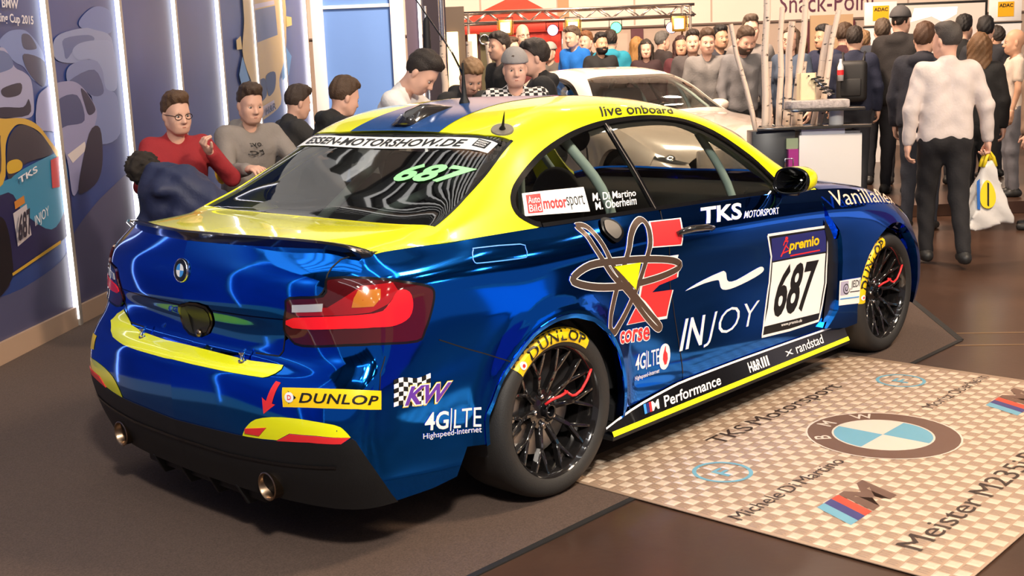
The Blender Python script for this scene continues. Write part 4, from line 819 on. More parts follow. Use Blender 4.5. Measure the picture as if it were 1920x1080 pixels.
def build_car():
    car = empty('race_car', (0, 0, 0), 0, 'blue chrome and neon yellow race coupe numbered 687 on the dark carpet', 'car')
    O = OUT
    # ---- top skin
    base = [(-.434, 0, 1.05), (-.434, -.2, 1.05), (-.432, -.414, 1.05), (-.415, -.70, 1.05)]
    blside = [(-.415, -.70, 1.05), (-.231, -.666, 1.129), (-.09, -.638, 1.20), (-.022, -.621, 1.238), (.102, -.597, 1.307)]
    bltop = [(.102, -.597, 1.307), (.06, -.50, 1.325), (.045, -.351, 1.333), (.055, -.18, 1.34), (.062, 0, 1.343)]
    wshdr = [(1.47, 0, 1.36), (1.455, -.25, 1.36), (1.42, -.52, 1.32)]
    wsside = [(1.42, -.52, 1.32), (1.60, -.585, 1.25), (1.80, -.655, 1.13), (2.05, -.735, .98)]
    wsbase = [(2.05, -.735, .98), (2.12, -.42, 1.01), (2.16, 0, 1.01)]
    tail = [tuple(_T[0, j] * MIR) for j in range(0, 90, 8)] + [tuple(_T[0, -1] * MIR)]
    deck = tail + edge_pts(-.70, -.47)[1:] + base[::-1]
    trunk = panel('trunk_lid', 'T', deck, M_YEL, car, 'C', depth=.01); trunk['label'] = 'yellow trunk deck'
    dloT = [tuple(p) for p in spline(O['dlo'], 3)]
    dloB = [tuple(p) for p in spline([(.03, -.799, 1.001), O['dlob'][2], O['dlob'][1], O['dlob'][0], O['dlo'][0]], 3)]
    roof = bltop[::-1] + blside[::-1][1:] + edge_pts(-.47, -.0) + dloB[1:-1] + dloT + [(1.80, -.80, .955)] + edge_pts(1.84, 2.06)[1:] + wsside[::-1] + wshdr[::-1][1:]
    panel('roof', 'T', roof, M_YEL, car, 'C', depth=.02)['label'] = 'neon yellow roof and pillars'
    panel('rear_window', 'T', base + blside[1:] + bltop[1:], M_RGL, car, 'C', off=-.004, depth=0)
    panel('windshield', 'T', wshdr + wsside[1:] + wsbase[1:], M_GLS, car, 'C', off=-.004, depth=0)
    hood = wsbase[::-1] + edge_pts(2.07, 3.33) + [tuple(_T[-1, j] * MIR) for j in range(89, -1, -8)]
    panel('hood', 'T', hood, M_BLUE, car, 'C', depth=.01)
    # blue roof stripe and its roof-mounted hardware
    st = [(.052, 0, 1.343), (.046, -.27, 1.338), (.14, -.262, 1.37), (.24, -.26, 1.40), (.45, -.255, 1.43), (.9, -.26, 1.44), (1.44, -.25, 1.36), (1.455, 0, 1.36)]
    panel('roof_stripe', 'T', st, mat('roof_stripe_blue', (0.025, 0.105, 0.36), rough=0.18, metal=.35), car, 'C', off=.0015, depth=0)
    # ---- side glass
    bp = O['bpil']
    for sd in 'RL':
        q = [tuple(p) for p in spline(bp, 3)]
        rear = [p for p in dloT if p[0] < bp[0][0]] + q + edge_pts(bp[-1][0], .03) + dloB[1:-1]
        fr = [p for p in dloT if p[0] > bp[0][0]] + [(1.80, -.80, .955)] + edge_pts(1.80, bp[-1][0] + .01) + q[::-1]
        g1 = panel('quarter_window', 'T', rear, M_GLS, car, sd, off=-.005, depth=0)
        g2 = panel('door_window', 'T', fr, M_GLS, car, sd, off=-.005, depth=0)
        ribbon('window_trim', 'T', dloB[:-1] + dloT + [(1.80, -.80, .955)], .022, M_BLK, car, .002, sd, bias=-0.9, depth=.02)
        ribbon('window_sill_trim', 'T', edge_pts(.03, 1.8), .016, M_BLK, car, .003, sd, bias=0.8, depth=.02)
        ribbon('window_pillar', 'T', q, .030, M_BLK, car, .001, sd, bias=0.6, depth=.01)
        ribbon('window_pillar_chrome', 'T', [(p[0] + .004, p[1], p[2]) for p in q], .006, M_DISC, car, .004, sd)
        ribbon('door_inner_frame', 'T', dloT[15:] + [(1.80, -.80, .955)], .045, M_INT, car, -.012, sd, bias=-1.0)
    ribbon('rear_window_seal', 'T', [tuple(p) for p in blside], .012, M_BLK, car, .001, 'B', bias=-.9)
    # ---- belt skin
    tailB = [tuple(_B[i, 0] * MIR) for i in range(0, 60, 4) if _B[i, 0, 0] < -.775]
    lidside = O['lid'][:13]
    lidbot = O['lid'][13:15] + [(-.935, -.084, .666), (-.936, 0, .666)]
    hole = [(-.958, .0, .812), (-.962, -.05, .815), (-.961, -.09, .812), (-.956, -.118, .795), (-.945, -.125, .765), (-.931, -.117, .725), (-.929, -.095, .695), (-.931, -.05, .680), (-.931, 0, .678)]
    lid = panel('trunk_face', 'B', tailB + lidside + lidbot, M_BLUE, car, 'C', depth=.012, step=1.3)
    ribbon('shut_line', 'B', O['lid'][:8], .005, M_BKP, car, .0012, 'B')
    ribbon('shut_line', 'B', O['lid'][8:14], .005, M_BKP, car, .0012, 'B')
    ribbon('trunk_crease_shade', 'B', [(-.952, 0, .795), (-.945, -.3, .797), (-.915, -.52, .800)], .004, mat('crease_shade_blue', (.005, .03, .22), rough=.1, metal=1), car, .001, 'B')  # darker strip of the foil colour paints the shade along the crease
    # lamps
    lampo = [tuple(p) for p in spline(O['lamp'], 3, closed=True)]
    for sd in 'RL':
        lp = panel('tail_lamp', 'B', lampo, M_LRED, car, sd, off=.006, depth=.03)
        panel('light_bar', 'B', [tuple(p) for p in spline(O['lamp_bar'], 3, closed=True)], M_LRED2, lp, sd, off=.0085, depth=.004)
        panel('lamp_glow', 'B', [(-.905, -.575, .848), (-.87, -.69, .85), (-.80, -.775, .92), (-.70, -.805, .912), (-.69, -.815, .885), (-.735, -.815, .850), (-.79, -.80, .832), (-.905, -.58, .818)], mat('lamp_red_mid', (.30, .006, .010), rough=.1, coat=1.0), lp, sd, off=.0072, depth=0)
        panel('reversing_lens', 'B', O['lamp_rev'], M_LCLR, lp, sd, off=.0085, depth=.004)
        panel('indicator_lens', 'B', O['lamp_amb'], M_AMB, lp, sd, off=.0085, depth=.004)
        ribbon('lamp_seal', 'B', lampo, .008, M_BLK, lp, .0065, sd, closed=True)
    # bumper
    arch_r = [(-.25, -.9, .578), (-.31, -.9, .525), (-.352, -.9, .455), (-.383, -.9, .395), (-.373, -.9, .305)]
    arch_top = [(.372, -.87, .215), (.375, -.88, .30), (.362, -.89, .40), (.325, -.9, .500), (.26, -.9, .578), (.175, -.9, .640), (.07, -.9, .676), (-.04, -.9, .680), (-.155, -.9, .648), (-.25, -.9, .578)]
    lampbot = O['lamp'][10:14][::-1]       # from the inner corner outwards
    lampbot = [O['lamp'][13], O['lamp'][12], O['lamp'][11], O['lamp'][10]]
    blk = [(-1.04, 0, .404)] + [tuple(p) for p in O['black'][4:]]
    bump = lidbot[::-1] + [O['lid'][12], O['lid'][11], O['lid'][10]] + lampbot + list(O['seam'][1:3]) + arch_r + [(-.463, -.88, .316), (-.497, -.86, .215), (-.60, -.85, .202), (-.765, -.82, .202)] + [tuple(p) for p in O['black'][::-1][:10]] + [(-1.04, 0, .404)]
    panel('rear_bumper', 'B', bump, M_BLUE, car, 'C', depth=.02, step=1.15)
    panel('lower_valance', 'B', blk + [(-.74, -.80, .201), (-.9, -.71, .201), (-.99, 0, .201)], M_MBLK, car, 'C', off=.004, depth=.03)
    ribbon('valance_edge', 'B', [(-1.025, 0, .335), (-1.015, -.3, .335), (-.985, -.55, .345), (-.925, -.76, .365)], .010, M_BLK, car, .008, 'B')
    def two(name, right, left, m, off, step=1.15):
        P1, N1, F1 = trim(BELT, right, step=step, off=off); P2, N2, F2 = trim(BELTL, left, step=step, off=off)
        return skin_mesh(name, np.concatenate([P1, P2]), np.concatenate([N1, N2]), np.concatenate([F1, F2 + len(P1)]), m, car)
    # yellow ledge
    led = [(-.958, 0, .651)] + list(O['ledgeR'][2:]) + [(-1.027, 0, .616)]
    SF['Bl'] = BELTL
    ll = [(-.958, 0, .651)] + list(O['ledgeL']) + [(-1.027, 0, .616)]
    two('bumper_ledge_foil', led, ll, M_YEL, .0026)
    for sd in 'RL':
        r1 = panel('bumper_corner_foil', 'B', [tuple(p) for p in spline(O['refl'][:10], 2)] + list(O['refl'][10:]), M_YEL, car, sd, off=.0015, depth=0)
        panel('reflector', 'B', O['reflred'], M_REDP, r1, sd, off=.004, depth=.004)
    panel('tow_flap', 'B', O['tow'], M_REDP, car, 'R', off=.004, depth=.006)
    patch('tow_arrow', O['arrow'], M_REDP, car)
    # carbon recess with latch
    hr = [(-.958, 0, .805), (-.962, -.023, .812), (-.961, -.082, .815), (-.958, -.136, .809), (-.951, -.151, .789), (-.931, -.125, .738), (-.929, -.090, .701), (-.931, -.033, .680), (-.931, 0, .679)]
    hl = [(-.958, 0, .805), (-.955, .045, .796), (-.945, .072, .770), (-.931, .079, .735), (-.929, .070, .702), (-.931, .035, .682), (-.931, 0, .679)]
    two('trunk_recess', hr, hl, M_BLK, .005)
    sc_ = lambda L: [(p[0], (0 if p[1] == 0 else -.036 + (p[1] + .036) * .84), .745 + (p[2] - .745) * .84) for p in L]
    two('recess_insert', sc_(hr), sc_(hl), mat('woven_carbon', (.012, .012, .012), rough=.38), .007)
    MB().lathe([(.003, 0), (.014, 0), (.014, -.012), (.003, -.014)], 12, 'x', (-.936, -.045, .70)).build('recess_latch', M_COP, car, True)
    # quarter panels, doors
    lampup = [O['lamp'][i] for i in range(10, 1, -1)]
    drear = [tuple(p) for p in spline(O['doorrear'], 3)]
    quarter = [O['lid'][0]] + edge_pts(-.715, .735) + drear[1:-1] + [(.80, -.87, .262), (.66, -.868, .248), (.50, -.868, .225)] + arch_top + [O['seam'][2], O['seam'][1]] + lampup + [O['lid'][3], O['lid'][2], O['lid'][1]]
    door = edge_pts(.742, 2.06) + [(2.15, -.87, .80), (2.16, -.87, .5), (2.15, -.87, .245), (1.9, -.87, .245), (1.489, -.868, .252), (1.113, -.868, .255), (.805, -.868, .262)] + drear[::-1][:-1]
    hu = [(.80, .905), (.93, .915), (1.0, .90), (.96, .855), (.86, .845)]
    doors = {}
    for sd in 'RL':
        panel('quarter_panel', 'B', quarter, M_BLUE, car, sd, depth=.03)
        doors[sd] = panel('door', 'B', door, M_BLUE, car, sd, depth=.03)
        ribbon('shut_line', 'B', drear, .005, M_BKP, doors[sd], .0012, sd)
        ribbon('shut_line', 'B', O['seam'][1:], .004, M_BKP, car, .0012, sd)
        ribbon('shut_line', 'B', O['seamv'][:3], .003, M_BKP, car, .0012, sd)
    ribbon('fuel_flap_gap', 'B', [tuple(p) for p in spline(O['fueldoor'], 2, closed=True)], .004, M_LBLUE, car, .0012, 'R', closed=True)
    # front flare with its vent
    fo = lambda P: .030 * np.clip((.90 - P[:, 2]) / .16, 0, 1) ** 1.5 * np.clip((3.22 - P[:, 0]) / .25, 0, 1)
    fr = [tuple(p) for p in spline(O['fend_rear'], 2)]
    fend = edge_pts(2.02, 3.12) + [(3.14, -.84, .6), (3.14, -.84, .22), (3.06, -.85, .205)] + [(2.69 + r_ * math.cos(a_), -.9, .325 + r_ * math.sin(a_)) for a_, r_ in ((math.radians(q), .368 + .034 * max(0, (q - 80) / 100) ** .6) for q in np.linspace(-10, 183, 19))] + [(2.30, -.885, .235), (2.18, -.875, .235)] + fr[::-1]
    fb = [tuple(_B[-1, j] * MIR) for j in range(0, 110, 12)] + [tuple(_B[-1, -1] * MIR)]
    for sd in 'RL':
        f = panel('front_fender', 'B', fend, M_BLUE, car, sd, off=fo, depth=.045)
        panel('front_corner', 'B', edge_pts(3.11, 3.34) + fb + [(3.3, -.74, .201), (3.13, -.83, .201), (3.13, -.84, .6)], M_BLUE, car, sd, depth=.02)
        panel('fender_vent', 'B', [(1.99, -.875, .80), (2.05, -.875, .74), (2.09, -.875, .69), (2.15, -.875, .69), (2.15, -.875, .29), (1.99, -.875, .29), (2.0, -.875, .35), (2.03, -.875, .45), (2.04, -.875, .57), (2.03, -.875, .68), (1.99, -.875, .755)], M_BKP, car, sd, off=.005, depth=0)
    MB().box((3.38, -.52, .25), (3.46, .52, .70)).build('nose', M_BLUE, car, bevel=.03)
    # ---- sill skirts
    for sg, sd in ((-1, 'R'), (1, 'L')):
        up = [(.30, .19), (.365, .212), (.503, .236), (.657, .252), (.80, .262), (1.113, .262), (1.489, .258), (2.19, .246)]
        def strip(name, za, zb, ya, yb, m, n=24):
            v = []; f = []
            for i in range(n + 1):
                x = .275 + (2.20 - .275) * i / n; zu = float(pchip(np.array([p[0] for p in up]), np.array([p[1] for p in up]), np.array([x]))[0])
                z0 = za(zu); z1 = zb(zu)
                v += [(x, sg * ya, z0), (x, sg * yb, z1)]
            for i in range(n): f.append((2 * i, 2 * i + 2, 2 * i + 3, 2 * i + 1) if sg < 0 else (2 * i, 2 * i + 1, 2 * i + 3, 2 * i + 2))
            return from_py(name, v, f, m, car, True)
        strip('sill_skirt', lambda z: .183, lambda z: z, .905, .878, M_BLK)
        strip('sill_white_line', lambda z: z - .002, lambda z: z + .006, .8805, .877, M_WHT)
        strip('sill_yellow_edge', lambda z: .166, lambda z: .185, .916, .907, M_YEL)
        b = MB(); b.box((.27, min(sg * .70, sg * .914), .15), (2.2, max(sg * .70, sg * .914), .165)); b.build('sill_underside', M_MBLK, car)
    # ---- tail spoiler
    ed = [tuple(_T[0, j]) for j in range(0, 90, 5)] + [tuple(_T[2, -1])]
    v = []; f = []; pl = [(-p[0] * 0 + p[0], -p[1], p[2]) for p in ed[::-1]] + ed[1:]
    n = len(pl)
    for k, (x, y, z) in enumerate(pl):
        e = min(1.0, (1 - abs(2 * k / (n - 1) - 1)) * 5); bx = .75 if abs(y) < .4 else .75
        ox, oy = -bx, .35 * y
        for (d, h) in ((-.045, .002), (.000, .004 + .012 * e), (.020 + .014 * e, .005 + .016 * e), (.023 + .014 * e, .001 + .013 * e), (.010, -.020)):
            v.append((x + d * ox * 1.33, y + d * oy, z + h))
    for k in range(n - 1):
        for c in range(5): f.append((k * 5 + c, k * 5 + (c + 1) % 5, (k + 1) * 5 + (c + 1) % 5, (k + 1) * 5 + c))
    f += [(0, 4, 3, 2, 1), tuple((n - 1) * 5 + c for c in range(5))]
    so = from_py('tail_spoiler', v, f, M_CARB, car, True); so.data.set_sharp_from_angle(angle=.6)
    bm = bmesh.new(); bm.from_mesh(so.data); bmesh.ops.recalc_face_normals(bm, faces=bm.faces); bm.to_mesh(so.data); bm.free()
    # ---- diffuser, exhausts, underbody
    b = MB(); b.box((-.95, -.38, .150), (-.55, .38, .205)); b.build('diffuser_tray', M_MBLK, car, bevel=.012)
    for y in (-.27, -.09, .09, .27):
        MB().prism([(-.99, .205), (-.60, .205), (-.60, .13), (-.95, .125)], y - .008, y + .008, (Vector((0, 0, 0)), Vector((1, 0, 0)), Vector((0, 0, 1)), Vector((0, 1, 0)))).build('diffuser_fin', M_MBLK, car, bevel=.004)
    for y in (-.475, .475):
        MB().lathe([(.030, .20), (.046, .20), (.046, 0), (.049, -.004), (.045, -.006), (.040, 0), (.038, .08), (.001, .085)], 28, 'x', (-1.000, y, .250)).build('exhaust_tip', M_COP, car, True, autosmooth=40)
    b = MB(); b.box((-.80, -.60, .16), (3.25, .60, .24)); b.box((.42, -.80, .17), (2.25, .80, .24)); b.build('underbody', M_INT, car)
    for wx in (0, 2.69):
        for sg in (-1, 1):
            b = MB(); prof = [(.345, .02), (.355, .05), (.355, .36), (.05, .36)]; nn = 22; A_ = np.linspace(-.25, math.pi + .25, nn)
            b.add([(wx + r * math.cos(a), hgt, .325 + r * math.sin(a)) for r, hgt in prof for a in A_], [(i * nn + k, i * nn + k + 1, (i + 1) * nn + k + 1, (i + 1) * nn + k) for i in range(3) for k in range(nn - 1)])
            v = [(x, (-.86 + y) if sg < 0 else (.86 - y), z) for x, y, z in b.v]; from_py('wheel_housing', v, b.f if sg < 0 else [q[::-1] for q in b.f], M_INT, car, True)
    # ---- arch lips
    for sd in 'RL':
        ribbon('arch_lip', 'B', [tuple(p) for p in spline(arch_top + arch_r[1:], 3)], .016, M_BLUE, car, .004, sd, bias=-.9, depth=.03)
    # mud flap behind the sill end
    # ---- wheels
    def wheel(cx, side, a0, a1):
        rim = MB().lathe([(.246, .012), (.249, .004), (.244, -.004), (.236, .004), (.230, .02), (.222, .06), (.215, .16), (.235, .23), (.243, .24)], 56, 'y').build('wheel', M_RIM, car, True, autosmooth=50)
        T = [(.243, .0), (.252, -.010), (.275, -.016), (.298, -.012), (.312, .002), (.320, .022), (.324, .05), (.325, .13), (.324, .21), (.320, .238), (.308, .255), (.28, .262), (.243, .25)]
        MB().lathe(T, 64, 'y').build('tyre', M_RUB, rim, True)
        MB().lathe([(.001, .055), (.030, .055), (.036, .060), (.075, .064), (.080, .075), (.080, .10), (.001, .10)], 32, 'y').build('hub', M_RIM, rim, True, autosmooth=35)
        MB().lathe([(.020, .028), (.026, .026), (.028, .034), (.028, .06)], 20, 'y').build('centre_nut', M_BLK, rim, True)
        sp = MB()
        def bar(p, q, w0, w1, d0, d1):
            p = Vector(p); q = Vector(q); t = (q - p).normalized(); s = t.cross(Vector((0, 1, 0))).normalized()
            sp.add([p + s * w0, p - s * w0, p - s * w0 * .8 + Vector((0, d0, 0)), p + s * w0 * .8 + Vector((0, d0, 0)), q + s * w1, q - s * w1, q - s * w1 * .8 + Vector((0, d1, 0)), q + s * w1 * .8 + Vector((0, d1, 0))],
                   [(0, 1, 2, 3), (7, 6, 5, 4), (0, 4, 5, 1), (1, 5, 6, 2), (2, 6, 7, 3), (3, 7, 4, 0)])
        spo = None
        bar((.060, .062, 0), (.150, .036, 0), .012, .009, .03, .028)
        for s in (-1, 1): bar((.145, .037, 0), (.236 * math.cos(s * .155), .014, .236 * math.sin(s * .155)), .009, .0065, .028, .03)
        spo = sp.build('spoke', M_RIM, rim, bevel=.003, seg=1)
        for k in range(1, 10):
            c = spo.copy(); COL.objects.link(c); c.rotation_euler = (0, 2 * math.pi * k / 10, 0)
        for k in range(5):
            a = 2 * math.pi * (k + .5) / 5; MB().lathe([(.001, .05), (.009, .05), (.010, .056), (.010, .07)], 10, 'y', (.055 * math.cos(a), 0, .055 * math.sin(a))).build('wheel_bolt', M_CHR, rim, True)
        MB().lathe([(.08, .10), (.175, .10), (.175, .125), (.08, .125)], 40, 'y').build('brake_disc', M_DISC, rim, False, autosmooth=40)
        MB().prism([(.185 * math.cos(a), .185 * math.sin(a)) for a in np.linspace(2.6, 3.7, 10)] + [(.11 * math.cos(a), .11 * math.sin(a)) for a in np.linspace(3.7, 2.6, 10)], .085, .14, (Vector((0, 0, 0)), Vector((1, 0, 0)), Vector((0, 0, 1)), Vector((0, 1, 0)))).build('brake_caliper', M_DISC, rim, bevel=.008)
        if side < 0:
            def arcg(name, V, Fc, m, r0, r1, b0, b1, off):
                V = np.array(V); out = []
                for s_, t_ in V:
                    a = math.radians(b0 + (b1 - b0) * s_); r = r0 + (r1 - r0) * t_; out.append((r * math.cos(a), float(np.interp(r, [.243, .252, .275, .298, .312, .322], [0, -.010, -.016, -.012, .002, .028])) - off, r * math.sin(a)))
                return from_py(name, out, Fc, m, rim)
            gs = np.linspace(0, 1, 29); V = [(s_, t_) for s_ in gs for t_ in (0, .33, .66, 1)]
            arcg('tyre_sticker', V, [(i * 4 + j, (i + 1) * 4 + j, (i + 1) * 4 + j + 1, i * 4 + j + 1) for i in range(28) for j in range(3)], M_DYEL, .262, .314, a0, a1, .0025)
            tv, tf, _ = text_geo('DUNLOP', bold=.012, shear=.1, spacing=1.1); d = a1 - a0
            arcg('tyre_lettering', tv, tf, M_BKP, .268, .308, a0 + d * .17, a0 + d * .94, .0065)
            cv = [(.075 + .035 * math.cos(q), .5 + .30 * math.sin(q)) for q in np.linspace(0, 2 * math.pi, 17)[:-1]]
            arcg('tyre_roundel', cv, [tuple(range(16))], M_WHT, .262, .314, a0, a1, .005)
            cv = [(.075 + .016 * math.cos(q), .5 + .14 * math.sin(q)) for q in np.linspace(0, 2 * math.pi, 11)[:-1]]
            arcg('tyre_roundel_dot', cv, [tuple(range(10))], M_REDP, .262, .314, a0, a1, .0065)
            for pts in ([(-.04, .035), (-.02, .052), (.03, .054), (.068, .062)], [(.07, .062), (.095, .040), (.115, .038), (.15, .050), (.185, .082), (.21, .118)]):
                t = MB().tube([(x, .004 if i else .02, z) for i, (x, z) in enumerate(pts)], .0055, 6); t.build('red_spoke_mark', M_REDP, rim, True)
        rim.location = (cx, -.869 if side < 0 else .869, .325)
        if side > 0: rim.rotation_euler = (0, 0, math.pi)
        return rim
    wheel(0, -1, 137, 53); wheel(2.69, -1, 182, 100); wheel(0, 1, 0, 0); wheel(2.69, 1, 0, 0)
    # ---- mirrors
    for sg in (-1, 1):
        out = [(.0, .005), (.02, .045), (.07, .062), (.125, .058), (.165, .035), (.175, -.005), (.155, -.045), (.09, -.062), (.02, -.058), (-.005, -.03)]
        out = spline(out, 3, closed=True)
        def ring(k, x, m=1):
            c = np.array([.085, 0]); return [(x, sg * (.80 + c[0] + (p[0] - c[0]) * k), 1.018 + p[1] * k) for p in out]
        def shell(name, rings, m, cap=True):
            v = sum(rings, []); n_ = len(out); f_ = [(i * n_ + k, i * n_ + (k + 1) % n_, (i + 1) * n_ + (k + 1) % n_, (i + 1) * n_ + k) for i in range(len(rings) - 1) for k in range(n_)]
            if cap: f_.append(tuple((len(rings) - 1) * n_ + k for k in range(n_)))
            o = from_py(name, v, f_, m, car, True); bm = bmesh.new(); bm.from_mesh(o.data); bmesh.ops.recalc_face_normals(bm, faces=bm.faces); bm.to_mesh(o.data); bm.free(); return o
        h = shell('mirror_housing', [ring(1, 1.655), ring(1.0, 1.70), ring(.93, 1.75), ring(.72, 1.79), ring(.35, 1.81)], M_YEL)
        shell('mirror_rim', [ring(.86, 1.660), ring(.97, 1.648), ring(1.01, 1.655), ring(1.01, 1.668)], M_BLK, False).parent = h
        g = shell('mirror_glass', [ring(.95, 1.656), ring(.90, 1.658)], mat('mirror_glass', (.10, .10, .10), rough=.02, metal=1)); g.parent = h
        MB().tube([(1.70, sg * .79, .955), (1.70, sg * .83, .965), (1.70, sg * .90, .965)], [.03, .025, .02], 10).build('mirror_arm', M_BLK, h, True)
    # ---- aerials
    fin = []; 
    prof = [(.10, .0), (.13, .045), (.20, .052), (.30, .028), (.37, .004)]
    v = []; f = []
    for i, (x, hgt) in enumerate(prof):
        z0 = float(TOP.snap((x, 0, 1.4))[0][0][2])
        for (yy, hh) in ((-.055, 0), (-.045, .7), (-.012, 1), (.012, 1), (.045, .7), (.055, 0)): v.append((x - (.025 if i == 0 and hh else 0), yy * (1 - .4 * (i / 4) ** 2), z0 + hgt * hh - .002))
    for i in range(4):
        for c in range(5): f.append((i * 6 + c, (i + 1) * 6 + c, (i + 1) * 6 + c + 1, i * 6 + c + 1))
    f.append((0, 1, 2, 3, 4, 5))
    from_py('roof_scoop', v, f, M_CARB, car, True)
    z0 = 1.432
    MB().lathe([(.024, 0), (.022, .008), (.012, .03), (.007, .10), (.004, .17)], 16, 'z', (.46, 0, z0)).build('aerial_base', M_MBLK, car, True)
    wt = Vector((.46 - .16, .30, z0 + .66))
    MB().tube([(.46, 0, z0 + .12), (.46 - .02, .045, z0 + .22), tuple(wt)], [.0045, .004, .002], 6).build('whip_aerial', M_BLK, car, True)
    p, n_ = TOP.snap((.119, -.539, 1.343)); p = Vector(p[0]); n_ = Vector(n_[0])
    disc = MB().lathe([(.001, .004), (.042, .004), (.044, 0), (.044, -.006)], 28, 'z').build('aerial_plate', mat('grey_alloy', (.28, .25, .2), rough=.4, metal=.6), car, True, autosmooth=40)
    disc.location = p; disc.rotation_euler = n_.to_track_quat('Z', 'Y').to_euler()
    sk = MB().lathe([(.013, .004), (.010, .012), (.006, .02), (.003, .075), (.001, .10)], 12, 'z').build('aerial_spike', M_MBLK, disc, True)
    sk.rotation_euler = (.35, .1, 0)
    # ---- emblem
    e0 = Vector((-.963, -.003, .922)); ez = Vector((-.985, 0, .17)).normalized(); ex = Vector((0, -1, 0)); ey = ez.cross(ex)
    fr_ = Matrix((ex, ey, ez)).transposed().to_4x4(); fr_.translation = e0
    em = MB().lathe([(.001, .004), (.037, .004), (.041, .006), (.043, .003), (.043, -.006)], 36, 'z').build('emblem', M_CHR, car, True, autosmooth=40); em.matrix_world = fr_
    def sector(r0, r1, a0, a1, z, n=9):
        A = np.linspace(a0, a1, n); v = [(r1 * math.cos(a), r1 * math.sin(a), z) for a in A] + ([(r0 * math.cos(a), r0 * math.sin(a), z) for a in A[::-1]] if r0 else [(0, 0, z)])
        return v
    def flat(name, vs, m, par):
        b = MB(); [b.add(v_, [tuple(range(len(v_)))]) for v_ in vs]; return b.build(name, m, par)
    flat('emblem_ring', [sector(.0245, .037, 2 * math.pi * k / 24, 2 * math.pi * (k + 1) / 24, .0065, 3) for k in range(24)], M_BKP, em)
    flat('emblem_white', [sector(0, .0235, a, a + math.pi / 2, .0068) for a in (0, math.pi)], M_WHT, em)
    flat('emblem_blue', [sector(0, .0235, a, a + math.pi / 2, .0068) for a in (math.pi / 2, 1.5 * math.pi)], M_LBLUE, em)
    # ---- bonnet pins on the ledge
    for y in (-.337, .304):
        b = MB(); b.lathe([(.016, 0), (.016, .006), (.007, .008), (.007, .026), (.011, .028), (.011, .034), (.001, .036)], 14, 'z', (-.965, y, .643)); b.tube([(-.985, y - .022, .655), (-.962, y, .672), (-.94, y + .020, .677)], .0045, 6)
        b.build('lid_pin', M_CHR, car, True, autosmooth=40)
    # ---- filler cap, handles
    fl = patch('fuel_filler', spline(O['filler'], 3, closed=True), M_BLK, car, off=.008)
    c_ = np.array(O['filler']).mean(0); patch('filler_cap', [tuple(c_ + (np.array(p) - c_) * .74) for p in spline(O['filler'], 3, closed=True)], M_DISC, car, off=.012)
    for sg, sd in ((-1, 'R'), (1, 'L')):
        b = MB(); hp = []
        for t, dz, dy in ((0, 0, .004), (.12, .004, .030), (.3, .006, .036), (.7, .004, .036), (.9, 0, .030), (1, -.004, .006)):
            x = .775 + .245 * t; p, n_ = BELT.snap((x, -.87, .885 - .012 * t + dz)); q = p[0] + n_[0] * dy; hp.append((q[0], -sg * q[1], q[2]))
        b.tube(hp, [.010, .014, .015, .014, .011, .007], 10); b.build('door_handle', M_CARB, doors[sd], True)
    # ---- interior
    b = MB(); b.box((.0, -.74, .24), (2.2, .74, .30)); b.build('cabin_floor', M_INT, car)
    b = MB(); b.box((-.40, -.68, .24), (.0, .68, .80)); b.build('rear_bulkhead', M_INT, car)
    b = MB(); b.box((-.62, -.60, .70), (-.02, .60, .74)); b.build('parcel_floor', M_INT, car)
    b = MB(); b.prism([(1.75, .60), (1.62, .82), (1.70, .93), (2.15, .955), (2.2, .6)], -.70, .70, (Vector((0, 0, 0)), Vector((1, 0, 0)), Vector((0, 0, 1)), Vector((0, 1, 0)))); b.build('dashboard', M_INT, car, bevel=.03)
    for sg in (-1, 1):
        b = MB(); b.box((.75, min(sg * .76, sg * .80), .3), (2.1, max(sg * .76, sg * .80), .93)); b.build('door_card', M_INT, car)
        b = MB(); b.box((-.3, min(sg * .70, sg * .78), .3), (.75, max(sg * .70, sg * .78), .94)); b.build('side_trim', M_INT, car)
    seat = MB().prism([(.62, .32), (1.12, .32), (1.16, .48), (.92, .46), (.80, .50), (.62, 1.02), (.60, 1.20), (.52, 1.22), (.46, 1.05), (.52, .60)], .12, .62, (Vector((0, 0, 0)), Vector((1, 0, 0)), Vector((0, 0, 1)), Vector((0, 1, 0)))).build('driver_seat', M_INT, car, bevel=.05)
    MB().lathe([(.012, -.015), (.17, -.015), (.185, 0), (.17, .015), (.155, 0), (.15, -.01)], 28, 'x', (1.48, .37, .88)).build('steering_wheel', M_INT, car, True)
    def cage(pts, r=.021): MB().tube([tuple(p) for p in spline(pts, 6)], r, 10).build('roll_cage_tube', M_CAGE, car, True)
    for sg in (-1, 1):
        cage([(.62, sg * .68, .3), (.60, sg * .68, .95), (.46, sg * .585, 1.25), (.44, sg * .46, 1.345)])
        cage([(.45, sg * .34, 1.33), (.10, sg * .40, 1.06), (-.30, sg * .46, .76)])
        cage([(.45, sg * .50, 1.325), (1.0, sg * .53, 1.335), (1.36, sg * .545, 1.275), (1.70, sg * .64, 1.08), (1.86, sg * .70, .90), (1.86, sg * .70, .4)], .019)
        cage([(1.40, sg * .555, 1.25), (1.52, sg * .66, .95), (1.56, sg * .70, .5)], .019)
    cage([(.44, -.47, 1.345), (.44, 0, 1.352), (.44, .47, 1.345)]); cage([(.52, .62, 1.0), (.5, 0, .66), (.5, -.64, .35)]); cage([(-.28, .44, .78), (.15, 0, 1.06), (.52, -.52, 1.29)])
    cage([(.50, -.64, .80), (.5, 0, .80), (.50, .64, .80)])
    b = MB(); b.lathe([(.001, -.05), (.05, -.05), (.062, -.03), (.062, .03), (.05, .05), (.001, .05)], 24, 'x', (.70, -.40, 1.275)); b.build('headrest', M_INT, car, True)
